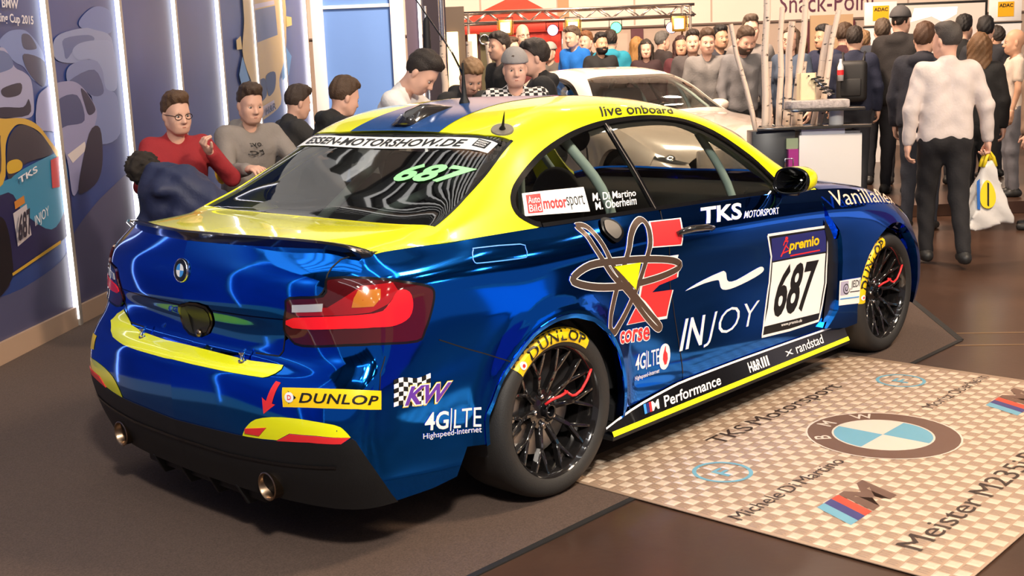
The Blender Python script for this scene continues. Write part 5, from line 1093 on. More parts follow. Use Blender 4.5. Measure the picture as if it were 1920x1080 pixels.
    ribbon('rear_window_sunshade', 'T', [(.02, 0, 1.32), (.02, -.3, 1.32), (.06, -.585, 1.285)], .012, M_BLK, car, .0, 'B')
    return car, doors
# ------------------------------------------------------------------ lettering and marks on the car
def quad_of(p): return [p[0], p[1], p[2], p[3]]
def ell(cx, cy, rx, ry, n=24, a0=0.0): return [(cx + rx * math.cos(a0 + 2 * math.pi * k / n), cy + ry * math.sin(a0 + 2 * math.pi * k / n)) for k in range(n)]
def fan(poly): return np.array(poly, float), [(0, i, i + 1) for i in range(1, len(poly) - 1)]
def ring_geo(po, pi):
    n = len(po); V = np.array(list(po) + list(pi), float); F = []
    for i in range(n): j = (i + 1) % n; F += [(i, j, n + j), (i, n + j, n + i)]
    return V, F
def band(pts, w):
    """thick open line in 2-D"""
    P = np.array(pts, float); T = np.gradient(P, axis=0); T /= np.linalg.norm(T, axis=1, keepdims=True); S = np.stack([-T[:, 1], T[:, 0]], 1)
    n = len(P); V = np.concatenate([P + S * w / 2, P - S * w / 2]); F = []
    for i in range(n - 1): F += [(i, n + i, n + i + 1), (i, n + i + 1, i + 1)]
    return V, F
def lay(q, a, b, c, d):
    """sub-rectangle of a quad: s from a to c, t from b to d"""
    f = quadmap(q); return [tuple(f(np.array([[s, t]]))[0]) for s, t in ((a, b), (a, d), (c, d), (c, b))]
def decorate(car, doors):
    O = OUT; D = doors['R']
    # tail: sponsor plate
    p = O['dunlop_plate']; q = [p[3], p[0], p[1], p[2]]
    pm = lambda *r: polymap(O['dun_b'], O['dun_t'], *r)
    decal('sponsor_plate', (BELT,), pm(), *UNIT, M_DYEL, car, .003, .012)
    word('sponsor_plate_lettering', pm(.175, .24, .965, .74), 'DUNLOP', M_BKP, car, (BELT,), .0045, .012, shear=.25, bold=.022, spacing=1.08)
    decal('sponsor_plate_arrow', (BELT,), pm(.035, .15, .15, .85), np.array([(.2, 1), (1, .5), (.2, 0), (.55, .5)]), [(0, 3, 1), (3, 2, 1)], M_BKP, car, .004)
    decal('sponsor_plate_disc', (BELT,), pm(.030, .24, .125, .76), *fan(ell(.5, .5, .5, .5)), M_WHT, car, .0048)
    word('sponsor_plate_letter', pm(.060, .38, .100, .62), 'D', M_REDP, car, (BELT,), .0056, bold=.02)
    # chequered flag with letters
    fq = [(-.771, -.861, .531), (-.761, -.857, .616), (-.613, -.868, .603), (-.624, -.869, .508)]
    wav = lambda s: .055 * math.sin(s * 7.5)
    N = 8; V = []; Fb = []; Fw = []
    gs = np.linspace(0, 1, 2 * N + 1)
    def cells(par):
        V = []; F = []
        for i in range(N):
            for j in range(6):
                if (i + j) % 2 == par:
                    s0, s1 = i / N, (i + 1) / N; t0, t1 = j / 6, (j + 1) / 6; k = len(V)
                    V += [(s0, t0 + wav(s0)), (s1, t0 + wav(s1)), (s1, t1 + wav(s1)), (s0, t1 + wav(s0))]; F += [(k, k + 1, k + 2), (k, k + 2, k + 3)]
        return np.array(V), F
    decal('chequer_flag', (BELT,), fq, *cells(0), M_WHT, car, .0015); decal('chequer_flag_squares', (BELT,), fq, *cells(1), M_BKP, car, .0015)
    k4 = O['kw']
    word('sponsor_letters_outline', lay(k4, -.04, -.10, 1.03, 1.08), 'KW', M_DYEL, car, (BELT,), .0022, shear=.12, bold=.07)
    word('sponsor_letters_border', lay(k4, -.03, -.06, 1.01, 1.05), 'KW', M_WHT, car, (BELT,), .0026, shear=.12, bold=.05)
    word('sponsor_letters', k4, 'KW', M_PURP, car, (BELT,), .0032, shear=.12, bold=.03)
    g = O['g4']
    word('network_lettering', lay(g, 0, 0, .42, 1), '4G', M_WHT, car, (BELT,), .002, bold=.02)
    decal('network_divider', (BELT,), lay(g, .455, -.12, .475, 1.1), *UNIT, M_WHT, car, .002)
    word('network_lettering', lay(g, .52, 0, 1, 1), 'LTE', M_WHT, car, (BELT,), .002)
    word('network_small_lettering', O['hsi'], 'Highspeed-Internet', M_WHT, car, (BELT,), .002, bold=.004)
    # side of the car
    word('team_lettering', O['tks'], 'TKS', M_WHT, D, bold=.03, shear=.15)
    word('team_lettering', O['tksm'], 'MOTORSPORT', M_WHT, D, bold=.012, shear=.1)
    pl = patch('start_number_plate', O['plate'], M_BKP, D, off=.0014)
    c = np.array(O['plate']).mean(0)
    def sc(pts, k): return [tuple(c + (np.array(p) - c) * k) for p in pts]
    ribbon('plate_border', 'B', list(sc(O['plate'], .985)), .012, M_WHT, D, .0022, 'R', closed=True)
    P = O['plate']
    face = [(1.53, -.87, .655), (2.015, -.872, .632), (2.005, -.872, .485), (1.968, -.872, .385), (1.955, -.872, .345), (1.447, -.872, .372), (1.492, -.872, .452), (1.525, -.87, .57)]
    patch('plate_face', face, M_WHT, D, off=.0024)
    patch('plate_header', [(1.505, -.873, .770), (2.005, -.876, .748), (2.018, -.873, .64), (1.528, -.868, .662)], M_NAVY, D, off=.0024)
    word('plate_lettering', O['pl_premio'], 'premio', M_DYEL, D, off=.0036, bold=.03)
    q = O['pl_premio']; decal('plate_underline', (BELT,), lay(q, .05, -.22, 1.02, -.12), *UNIT, M_REDP, D, .0036)
    t = O['pl_tri']
    decal('plate_figure', (BELT,), t, *band([(.05, 0), (.5, .55), (.15, .15), (.9, .1), (.5, .55), (.75, .8), (.35, .85), (.2, .6)], .13), M_REDP, D, .0036)
    decal('plate_figure_head', (BELT,), t, *fan(ell(.55, 1.0, .2, .12, 12)), M_REDP, D, .0036)
    word('start_number', O['pl_687'], '687', M_BKP, D, off=.0036, bold=.03, shear=.08)
    word('plate_small_lettering', O['pl_www'], 'www.premio.de', M_WHT, D, off=.0036, bold=.01)
    word('sponsor_lettering', O['injoy_in'], 'IN', M_WHT, D, bold=.015)
    word('sponsor_lettering', O['injoy_joy'], 'JOY', M_WHT, D, bold=-.012)
    patch('sponsor_swoosh', spline(O['swoosh'], 2, closed=True), M_WHT, D, off=.0018)
    # red letter with three crossing loops
    for nm in ('e_top', 'e_mid', 'e_low'):
        cc = np.array(O[nm]).mean(0)
        patch('sponsor_initial_border', [tuple(cc + (np.array(p) - cc) * 1.10) for p in O[nm]], M_WHT, car, off=.0014)
        patch('sponsor_initial', O[nm], M_REDP, car, off=.0022)
    decal('sponsor_initial_bar', (BELT,), [(.565, -.877, .795), (.575, -.877, .812), (.775, -.874, .800), (.768, -.874, .785)], *UNIT, M_WHT, car, .0018)
    def loopband(name, pts, w):
        L = [tuple(p) for p in spline(pts, 4, closed=True)]
        ribbon(name + '_border', 'B', L, w * 1.25, M_WHT, car, .0026, 'R', closed=True); ribbon(name, 'B', L, w, M_BRN, car, .0034, 'R', closed=True)
    loopband('atom_loop', [(.09, -.885, .812), (.20, -.88, .842), (.37, -.88, .833), (.565, -.877, .812), (.73, -.874, .783), (.79, -.871, .752), (.72, -.87, .734), (.585, -.872, .726), (.41, -.88, .731), (.228, -.89, .756), (.115, -.89, .787)], .026)
    loopband('atom_loop', [(.43, -.877, .848), (.485, -.853, .915), (.542, -.833, .950), (.592, -.826, .960), (.608, -.845, .93), (.585, -.872, .87), (.546, -.877, .805), (.494, -.876, .718), (.42, -.88, .635), (.36, -.884, .588), (.302, -.90, .570), (.28, -.90, .60), (.315, -.888, .66), (.36, -.884, .75)], .026)
    loopband('atom_loop', [(.205, -.815, .982), (.255, -.820, .975), (.29, -.850, .925), (.335, -.88, .82), (.44, -.878, .716), (.552, -.869, .615), (.63, -.865, .548), (.655, -.865, .520), (.625, -.866, .520), (.54, -.87, .592), (.43, -.88, .70), (.32, -.882, .79), (.258, -.868, .88), (.232, -.84, .945)], .022)
    patch('atom_core', O['tri'], M_YEL, car, off=.0044)
    word('sponsor_word_border', lay(O['corse'], -.03, -.08, 1.03, 1.06), 'corse', M_WHT, car, off=.0024, bold=.075)
    word('sponsor_word', O['corse'], 'corse', M_REDP, car, off=.0036, bold=.02)
    g = O['v4g']
    word('network_lettering', lay(g, 0, 0, .42, 1), '4G', M_WHT, car, off=.002, bold=.015); decal('network_divider', (BELT,), lay(g, .455, -.1, .475, 1.08), *UNIT, M_WHT, car, .002)
    word('network_lettering', lay(g, .52, 0, 1, 1), 'LTE', M_WHT, car, off=.002)
    word('network_small_lettering', O['vhs'], 'Highspeed-Internet', M_WHT, car, off=.002, bold=.004)
    cc = np.array(O['vring']).mean(0); L = spline(O['vring'], 3, closed=True)
    patch('phone_roundel', L, M_WHT, car, off=.002)
    drop = [(.30, .42), (.34, .62), (.55, .92), (.62, .93), (.60, .72), (.74, .58), (.76, .36), (.62, .16), (.44, .16)]
    decal('phone_drop', (BELT,), [(.636, -.87, .345), (.640, -.87, .440), (.715, -.87, .445), (.711, -.87, .345)], *fan(drop), M_REDP, car, .003)
    # sill lettering on the skirt plane
    def sillword(s, x0, x1, z0, z1, m, **kw):
        V, Fc, _ = text_geo(s, **kw); out = []
        for a, b in V:
            z = z0 + (z1 - z0) * b; y = -.905 + (.027) * (z - .183) / .075 - .0015; out.append((x0 + (x1 - x0) * a, y, z))
        from_py('sill_lettering', out, Fc, m, car)
    sillword('Performance', .63, 1.05, .196, .238, M_WHT, shear=.2, bold=.015)
    sillword('M', .545, .605, .200, .235, M_WHT, shear=.2, bold=.03)
    for k, m_ in enumerate((M_LBLUE, M_NAVY, M_REDP)):
        a = .495 + k * .018
        out = []
        for x, z in ((a, .200), (a + .016, .200), (a + .024, .236), (a + .008, .236)): out.append((x, -.905 + .027 * (z - .183) / .075 - .0015, z))
        from_py('sill_stripe', out, [(0, 1, 2, 3)], m_, car)
    sillword('H&R', 1.28, 1.385, .196, .240, M_WHT, bold=.03)
    sillword('III', 1.39, 1.45, .196, .240, M_WHT, bold=.03)
    sillword('randstad', 1.70, 1.96, .198, .240, M_WHT, bold=.01)
    sillword('X', 1.60, 1.67, .204, .226, M_WHT, bold=.02)
    # fender
    fo = .033
    word('sponsor_script', [(2.09, -.87, .845), (2.10, -.822, .912), (2.86, -.80, .845), (2.88, -.84, .775)], 'Vanillaflex', mat('cream_print', (.80, .60, .46), rough=.4), car, off=.024, shear=.15, bold=.0)
    q = [(2.088, -.90, .362), (2.098, -.90, .484), (2.300, -.90, .472), (2.294, -.90, .340)]
    decal('small_sponsor_plate', (BELT,), q, *UNIT, M_WHT, car, fo + .0015)
    decal('small_sponsor_square', (BELT,), lay(q, .05, .40, .42, .95), *UNIT, mat('lilac_print', (.42, .40, .55), rough=.4), car, fo + .0026)
    decal('small_sponsor_swirl', (BELT,), lay(q, .12, .38, .52, .95), *band([(.5 + .45 * k / 26 * math.cos(k * .48), .5 + .45 * k / 26 * math.sin(k * .48)) for k in range(4, 27)], .07), M_BKP, car, fo + .0036)
    word('small_sponsor_letters', lay(q, .55, .58, .95, .93), 'JEDI', M_BKP, car, off=fo + .0036)
    decal('small_sponsor_line', (BELT,), lay(q, .5, .48, .98, .51), *UNIT, M_BKP, car, fo + .0036)
    decal('small_sponsor_line', (BELT,), lay(q, .04, .24, .96, .28), *UNIT, M_LBLUE, car, fo + .0036)
    # glass and roof
    word('roof_lettering', O['live'], 'live onboard', M_BKP, car, (TOP,), .002, bold=.01, shear=.12)
    decal('quarter_window_plate', (TOP,), O['abm'], *UNIT, M_WHT, car, -.002)
    q = O['abm']
    decal('quarter_window_badge', (TOP,), lay(q, .05, .10, .27, .90), *UNIT, M_REDP, car, -.001)
    word('quarter_window_badge_lettering', lay(q, .07, .52, .25, .82), 'Auto', M_WHT, car, (TOP,), .0002); word('quarter_window_badge_lettering', lay(q, .07, .16, .25, .46), 'Bild', M_WHT, car, (TOP,), .0002)
    word('quarter_window_lettering', lay(q, .29, .22, .66, .66), 'motor', M_REDP, car, (TOP,), -.001, bold=.03)
    word('quarter_window_lettering', lay(q, .66, .12, .95, .72), 'sport', M_BKP, car, (TOP,), -.001)
    word('driver_name', O['names1'], 'M. Di Martino', M_WHT, car, (TOP,), -.001, bold=.012); word('driver_name', O['names2'], 'M. Oberheim', M_WHT, car, (TOP,), -.001, bold=.012)
    GT = (TOP, TOPL)
    # rear window strip, drawn across the glass
    def across(s, lo, hi):   # s 0..1 left to right, t between rows
        y = .545 - 1.09 * s; return y
    V = []; F = []
    n = 30
    for i in range(n + 1):
        s_ = i / n; y = .575 - 1.17 * s_
        for x in (.012 + .028 * (y / .6) ** 2, -.052 + .030 * (y / .6) ** 2): V.append((y, x))
    Vs = []; Ns = []
    for (y, x) in V:
        S_ = TOP if y < 0 else TOPL; p, nn = S_.snap((x, y, 1.34 + (x - .06) * .62)); Vs.append(p[0] + nn[0] * .000); Ns.append(nn[0])
    Fc = []
    for i in range(n): Fc += [(2 * i, 2 * i + 1, 2 * i + 3), (2 * i, 2 * i + 3, 2 * i + 2)]
    skin_mesh('rear_window_strip', np.array(Vs), np.array(Ns), np.array(Fc), M_WHT, car)
    def stripword(s, y0, y1, a, b, m, **kw):
        tv, tf, _ = text_geo(s, **kw); P = []; N = []
        for u, v_ in tv:
            y = y0 + (y1 - y0) * u; bow = .029 * (y / .6) ** 2; x = a + (b - a) * v_ + bow; S_ = TOP if y < 0 else TOPL
            p, nn = S_.snap((x, y, 1.34 + (x - .06) * .62)); P.append(p[0] + nn[0] * .0015); N.append(nn[0])
        skin_mesh('rear_window_lettering', np.array(P), np.array(N), np.array(tf), m, car)
    stripword('ESSEN-MOTORSHOW.DE', .50, -.46, -.042, .000, M_BKP, bold=.02, shear=.15)
    stripword('687', -.275, -.62, -.225, -.135, M_GRN, bold=.035, shear=.25)
    b = []
    for (y, x) in ((-.50, -.036), (-.565, -.036), (-.565, .004), (-.50, .004)):
        p, nn = TOP.snap((x + .026, y, 1.34 + (x - .04) * .62)); b.append(p[0] + nn[0] * .0015)
    bd = from_py('rear_window_badge', b, [(0, 1, 2, 3)], M_BKP, car); B4 = [np.array(p) for p in b]
    for r_, wd in enumerate(('ESSEN', 'MOTOR', 'SHOW')):
        tv, tf, _ = text_geo(wd, bold=.02); t0 = .66 - r_ * .27; P = []
        for u, v_ in tv:
            s_ = .12 + .76 * u; t_ = t0 + .18 * v_; P.append((B4[0] * (1 - s_) + B4[1] * s_) * (1 - t_) + (B4[3] * (1 - s_) + B4[2] * s_) * t_ + np.array((-.0006, 0, .0012)))
        from_py('badge_lettering', P, tf, M_WHT, bd)
    # livery on the far bumper corner
    q = [(-.93, .80, .53), (-.93, .80, .60), (-.965, .69, .605), (-.97, .69, .545)]
    decal('corner_plate', (BELTL,), q, *UNIT, M_DYEL, car, .0015)
car, doors = build_car()
# the white car is the same coupe without livery: copy its panels with white paint before the prints are laid on
M_WCAR = mat('white_pearl_paint', (.66, .55, .47), rough=.22, coat=1.0)
wh = hall(.745, 13.4, .125); hx = HR * .4067 - HF * .9135
wc = empty('white_race_car', wh, math.atan2(hx.y, hx.x), 'white race coupe with pale roll cage standing behind the blue car', 'car')
SKIP = ('bumper_ledge_foil', 'bumper_corner_foil', 'tow_', 'whip_aerial', 'aerial_', 'tyre_sticker', 'tyre_lettering', 'tyre_roundel', 'red_spoke_mark', 'roof_stripe', 'sill_yellow', 'sill_white', 'fuel_flap')
def copy_white(o, parent):
    nm = o.name.split('.')[0]
    if any(nm.startswith(s) for s in SKIP): return
    c = o.copy(); COL.objects.link(c); c.parent = parent
    for s in c.material_slots:
        if s.material in (M_BLUE, M_YEL): m_ = s.material; s.link = 'OBJECT'; s.material = M_WCAR
    for ch in o.children: copy_white(ch, c)
for ch in list(car.children): copy_white(ch, wc)
decorate(car, doors)
# headlamps of the white car
for sg in (-1, 1):
    q = [tuple(Vector(p)) for p in ((3.02, sg * .80, .72), (3.20, sg * .72, .70), (3.36, sg * .55, .68), (3.38, sg * .52, .62), (3.22, sg * .73, .60), (3.06, sg * .82, .66))]
    S_ = BELT if sg < 0 else BELTL
    P, N, Fc = trim(S_, q, off=.012); h_ = skin_mesh('headlamp', P, N, Fc, mat('headlamp_glass', (.12, .12, .12), rough=.05, metal=.6), wc)
    p, n_ = S_.snap((3.24, sg * .68, .655), .014); r = MB().lathe([(.018, .004), (.040, .006), (.044, 0)], 20, 'z').build('lamp_ring', M_CHR, h_, True); r.location = p[0]; r.rotation_euler = Vector(n_[0]).to_track_quat('Z', 'Y').to_euler()
# ------------------------------------------------------------------ people: smooth bodies grown from joint chains
def net(f, lo, hi, h):
    """surface mesh of the zero level of f (vectorised dual contouring without sharp features)"""
    lo = np.asarray(lo, float); n = np.maximum(((np.asarray(hi) - lo) / h).astype(int) + 2, 3)
    ax = [lo[k] + h * np.arange(n[k]) for k in range(3)]
    X = np.stack(np.meshgrid(*ax, indexing='ij'), -1).reshape(-1, 3); D = f(X).reshape(n)
    S = D < 0; m = n - 1
    acc = np.zeros((*m, 3)); cnt = np.zeros(m)
    C = [(i, j, k) for i in (0, 1) for j in (0, 1) for k in (0, 1)]
    def sub(A, c): return A[c[0]:c[0] + m[0], c[1]:c[1] + m[1], c[2]:c[2] + m[2]]
    for a in C:
        for d in range(3):
            if a[d]: continue
            b = list(a); b[d] = 1; A = sub(D, a); B = sub(D, b); x = (A < 0) != (B < 0)
            t = np.where(x, A / np.where(x, A - B, 1), 0)
            for e in range(3): acc[..., e] += x * (a[e] + (t if e == d else 0))
            cnt += x
    act = cnt > 0; idx = -np.ones(m, int); idx[act] = np.arange(act.sum())
    g = np.stack(np.meshgrid(*[np.arange(k) for k in m], indexing='ij'), -1)[act]
    V = lo + h * (g + acc[act] / cnt[act][:, None]); F = []
    for d in range(3):
        e1, e2 = (d + 1) % 3, (d + 2) % 3
        sl0 = [slice(None)] * 3; sl1 = [slice(None)] * 3; sl0[d] = slice(0, -1); sl1[d] = slice(1, None)
        A = S[tuple(sl0)]; B = S[tuple(sl1)]; x = A != B
        I = np.stack(np.nonzero(x), 1); I = I[(I[:, e1] > 0) & (I[:, e2] > 0) & (I[:, e1] < m[e1]) & (I[:, e2] < m[e2])]
        if not len(I): continue
        ins = A[tuple(I.T)]; o1 = np.zeros(3, int); o1[e1] = 1; o2 = np.zeros(3, int); o2[e2] = 1
        q = np.stack([idx[tuple((I - o1 - o2).T)], idx[tuple((I - o2).T)], idx[tuple(I.T)], idx[tuple((I - o1).T)]], 1)
        q[~ins] = q[~ins][:, ::-1]; F.append(q)
    return V, np.concatenate(F)
def rc(X, a, b, ra, rb):
    a = np.asarray(a, float); b = np.asarray(b, float); ab = b - a; L = ab @ ab + 1e-12
    t = np.clip((X - a) @ ab / L, 0, 1); return np.linalg.norm(X - a - t[:, None] * ab, axis=1) - (ra + (rb - ra) * t)
def ellp(X, c, r):
    q = (X - np.asarray(c)) / np.asarray(r); k = np.linalg.norm(q, axis=1); return (k - 1) * min(r)
def smin(a, b, k):
    h = np.clip(.5 + .5 * (b - a) / k, 0, 1); return b + (a - b) * h - k * h * (1 - h)
def uni(ds, k):
    d = ds[0]
    for e in ds[1:]: d = smin(d, e, k)
    return d
def rotm(ax, ang):
    return np.array(Matrix.Rotation(ang, 3, ax))
# ---- head, unit: metres, origin at the base of the skull/neck joint, face towards +x
def head_sdf(X, fem=False):
    d = ellp(X, (-.005, 0, .145), (.098, .075, .100))
    d = smin(d, ellp(X, (.030, 0, .085), (.066, .058, .085)), .03)
    d = smin(d, ellp(X, (.062, 0, .018), (.030, .034, .024)), .035)            # chin
    for s in (-1, 1): d = smin(d, rc(X, (.0, s * .052, .05), (.055, s * .030, .018), .020, .018), .03)   # jaw
    d = smin(d, rc(X, (.074, -.032, .126), (.074, .032, .126), .014, .014), .025)   # brow
    for s in (-1, 1):
        d = np.maximum(d, -(ellp(X, (.100, s * .031, .105), (.020, .020, .014)) - .0) ) if False else d + .010 * np.exp(-(((X[:, 0] - .095) / .03) ** 2 + ((X[:, 1] - s * .031) / .018) ** 2 + ((X[:, 2] - .106) / .012) ** 2))
        d = smin(d, ellp(X, (.062, s * .042, .072), (.024, .020, .026)), .035)    # cheek
        d = smin(d, ellp(X, (-.005, s * .077, .098), (.018, .010, .030)), .006)  # ear
    d = smin(d, rc(X, (.088, 0, .118), (.110, 0, .075), .008, .013), .012)         # nose
    for s in (-1, 1): d = smin(d, ellp(X, (.100, s * .012, .070), (.010, .008, .008)), .008)
    d = smin(d, ellp(X, (.086, 0, .044), (.010, .022, .006)), .012); d = smin(d, ellp(X, (.084, 0, .034), (.010, .018, .006)), .012)  # lips
    d = smin(d, rc(X, (-.02, 0, -.09), (-.008, 0, .06), .054 if not fem else .046, .052 if not fem else .046), .03)
    return d
_HC = {}
def head_mesh(fem=False):
    if ('h', fem) not in _HC: _HC[('h', fem)] = net(lambda X: head_sdf(X, fem), (-.13, -.10, -.12), (.14, .10, .27), .0072)
    return _HC[('h', fem)]
def hair_mesh(style):
    if style in _HC: return _HC[style]
    def nz(X, a, f): return a * (np.sin(X[:, 0] * f + 2 * np.sin(X[:, 1] * f * .7)) + np.sin(X[:, 1] * f * 1.3 + X[:, 2] * f) * .7)
    hl = lambda X: np.maximum(X[:, 0] - .082 + 0 * X[:, 0], 0)
    def short(X, t=.009, top=.006, low=.075, f=120):
        d = ellp(X, (-.008, 0, .148), (.098 + t, .076 + t * .8, .098 + t)); d = smin(d, ellp(X, (.022, 0, .215), (.075, .066, .030 + top)), .02)
        d = d + nz(X, .0022, f)
        hl_ = np.interp(X[:, 0], [-.07, -.03, -.018, .006, .032, .060, .080], [low - .02, low, .095, .112, .150, .176, .188]); d = np.maximum(d, (hl_ - X[:, 2]) * .8)
        return np.maximum(d, low - X[:, 2])
    def long_(X):
        d = ellp(X, (-.012, 0, .140), (.112, .092, .112)); d = smin(d, ellp(X, (-.060, 0, -.05), (.052, .105, .20)), .05)
        for s in (-1, 1): d = smin(d, rc(X, (-.01, s * .078, .14), (.0, s * .085, -.14), .030, .026), .03)
        d = d + nz(X, .003, 90); face = np.maximum(.030 - X[:, 0], 0) * 0 + np.minimum(X[:, 0] - .028, .185 - X[:, 2]); return np.maximum(d, face)
    def cap(X):
        d = ellp(X, (-.008, 0, .152), (.118, .096, .112)); d = np.maximum(d, .150 + .12 * X[:, 0] * 0 - X[:, 2]); return d
    fn = {'short': lambda X: short(X), 'crop': lambda X: short(X, .004, .000, .080, 60), 'thick': lambda X: short(X, .010, .011, .064, 90), 'long': long_, 'cap': cap,
          'quiff': lambda X: smin(short(X, .006, .010, .080), ellp(X, (.050, 0, .236), (.036, .046, .018)) + nz(X, .002, 140), .02)}[style]
    _HC[style] = net(fn, (-.16, -.14, -.30 if style == 'long' else .03), (.14, .14, .31), .0095 if style == 'long' else .0085)
    return _HC[style]
def hand_mesh(curl=.5, side=1, grip=False):
    """right-handed frame: fingers along -z from the wrist, palm towards y = -side, thumb towards +x"""
    key = ('hand', curl, side)
    if key in _HC: return _HC[key]
    P = []
    def f(X):
        ds = [ellp(X, (.0, 0, -.045), (.040, .017, .050)), rc(X, (0, 0, .03), (0, 0, -.02), .025, .024)]
        d = uni(ds, .02)
        for i, (x, L) in enumerate(((.030, .072), (.010, .082), (-.010, .076), (-.029, .060))):
            a = np.array((x, 0, -.083 + abs(x - .005) * .25)); c = curl * (1 + .12 * i); v1 = np.array((x * .10, -side * math.sin(c) , -math.cos(c))); v2 = np.array((0, -side * math.sin(c * 2.1), -math.cos(c * 2.1)))
            b = a + v1 * L * .5; e = b + v2 * L * .5; d = smin(d, np.minimum(rc(X, a, b, .0095, .0088), rc(X, b, e, .0088, .0072)), .006)
        t0 = np.array((.030, -side * .004, -.025)); t1 = t0 + np.array((.030, -side * .014, -.032)); t2 = t1 + np.array((.006, -side * .014, -.028))
        d = smin(d, np.minimum(rc(X, t0, t1, .014, .0105), rc(X, t1, t2, .0105, .0085)), .010)
        return d
    _HC[key] = net(f, (-.06, -.11, -.19), (.09, .11, .05), .0062); return _HC[key]
def unitv(v): v = np.asarray(v, float); return v / np.linalg.norm(v)
def person(loc, H=1.76, face=0.0, label='', group=None, skin=(.62, .37, .26), top=(.02, .02, .02), bot=(.015, .016, .022), hair=(.03, .018, .01), style='short',
           lean=0.0, twist=0.0, hyaw=0.0, hpit=0.0, armR=((0, -.25, -1), (.25, -.02, -1)), armL=((0, .25, -1), (.25, .02, -1)), legs='stand', sleeve='long', fit=.016,
           hood=False, fem=False, h=.024, shoe=(.015, .015, .015), topmat=None, glasses=False, neck=None, beard=False, hem=None, cols=None, cap_col=None, bulk=1.0, vneck=False, hands=(.45, .45), capflip=False):
    """loc = point on the ground (or under the seat); face = heading angle"""
    k = H / 1.76; J = {}
    hip = np.array((0, 0, .93)) if legs in ('stand', 'stride') else np.array((0, 0, float(legs[1]) / k + .09))
    Rl = rotm('Y', lean) @ rotm('Z', twist)
    up = lambda p: hip + Rl @ (np.array(p) - np.array((0, 0, .93)))
    SW = .172 if not fem else .150
    sh = {s: up((0, s * SW, 1.435)) for s in (-1, 1)}; nb = up((-.01, 0, 1.475)); hb = up((.012, 0, 1.535))
    arms = {}
    for s, A in ((-1, armR), (1, armL)):
        a, b = unitv(A[0]), unitv(A[1]); e = sh[s] + a * .285; w_ = e + b * .255; arms[s] = (sh[s], e, w_, b)
    leg = {}
    for s in (-1, 1):
        h0 = hip + np.array((0, s * .092, -.02))
        if legs == 'stand': kn = np.array((.015, s * .10, .50)); an = np.array((-.02, s * .105, .085))
        elif legs == 'stride': kn = np.array((.09 * s + .03, s * .095, .51)); an = np.array((.17 * s - .08, s * .09, .10 if s > 0 else .13))
        else: kn = h0 + np.array((.42, s * .06, .03)); an = np.array((kn[0] + .02, kn[1], .09))
        leg[s] = (h0, kn, an)
    bw = bulk
    def torso(X, inf):
        d = None
        ds = []
        for s in (-1, 1):
            ds.append(rc(X, hip + (0, s * .07, .03), up((.0, s * .062, 1.12)), .104 * bw + inf, .090 * bw + inf))
            ds.append(rc(X, up((0, s * .064, 1.10)), up((.012, s * (.080 if not fem else .066), 1.34)), .090 * bw + inf, (.098 if not fem else .088) * bw + inf))
            ds.append(rc(X, up((0, s * .05, 1.42)), sh[s] + (0, -s * .02, -.01), .062 + inf, .060 + inf))
        if fem:
            for s in (-1, 1): ds.append(rc(X, up((.075, s * .075, 1.275)), up((.085, s * .075, 1.27)), .062 + inf, .06 + inf))
        return uni(ds, .045)
    def arm(X, s, inf, t=1.0, u=1.0):
        a, e, w_, b = arms[s]; d = rc(X, a, a + (e - a) * u, .054 * bw + inf, .043 + inf)
        if u >= 1: d = smin(d, rc(X, e, e + (w_ - e) * t, .043 + inf, .028 + inf), .02)
        return d
    def legd(X, s, inf, t=1.0):
        a, b, c = leg[s]; return smin(rc(X, a, b, .086 * bw + inf, .056 + inf), rc(X, b, b + (c - b) * t, .056 + inf, .038 + inf), .03)
    def body(X):
        d = torso(X, -.012)
        for s in (-1, 1): d = smin(d, arm(X, s, -.004), .035); d = smin(d, legd(X, s, -.006), .04); d = np.minimum(d, rc(X, leg[s][2] + (-.03, 0, -.045), leg[s][2] + (.12, 0, -.055), .030, .022))
        return smin(d, rc(X, nb, hb, .052, .047), .03)
    pts = np.array([hip] + [q for s in (-1, 1) for q in (*arms[s][:3], *leg[s])] + [hb]); lo = pts.min(0) - .17; hi = pts.max(0) + .17; lo[2] = -.02; 
    V, F = net(body, lo, hi, h)
    # head
    Rh = Rl @ rotm('Z', hyaw) @ rotm('Y', hpit)
    HS = 1.03 if not fem else .98
    hv, hf = head_mesh(fem); put = lambda v: (v * HS) @ Rh.T + hb
    Vs = [V, put(hv)]; Fs = [F, hf + len(V)]; n = len(V) + len(hv)
    for s, cu in ((-1, hands[0]), (1, hands[1])):
        a, e, w_, b = arms[s]; zz = -b; fx = np.array((1.0, 0, 0)) - b * b[0]
        if np.linalg.norm(fx) < .25: fx = np.array((0, -s * 1.0, 0.3)); fx = fx - b * (fx @ b)
        fx = unitv(fx); fy = np.cross(zz, fx); Rw = np.stack([fx, fy, zz], 1); m_, mf = hand_mesh(cu, s)
        Vs.append(m_ @ Rw.T + w_ + b * .012); Fs.append(mf + n); n += len(m_)
    T = lambda v: v * k
    def part(name, v, f, m, par, smooth=True): return from_py(name, T(v), f, m, par, smooth)
    sk_m = mat('skin_%.2f_%.2f' % (skin[0], skin[1]), skin, rough=.5, spec=.35)
    o = from_py('person', T(np.concatenate(Vs)), np.concatenate(Fs), sk_m, None, True)
    o.location = loc; o.rotation_euler = (0, 0, face); tag(o, label, 'person', group)
    cm = lambda c, r=.85: mat('cloth_%.3f_%.3f_%.3f' % tuple(c), c, rough=r, noise=(9, .07), bump=(60, .25))
    ax_up = Rl @ np.array((0, 0, 1.0)); hm = (hem if hem is not None else .90)
    hemp = up((0, 0, hm)) if legs in ('stand', 'stride') else hip + (0, 0, -.04)
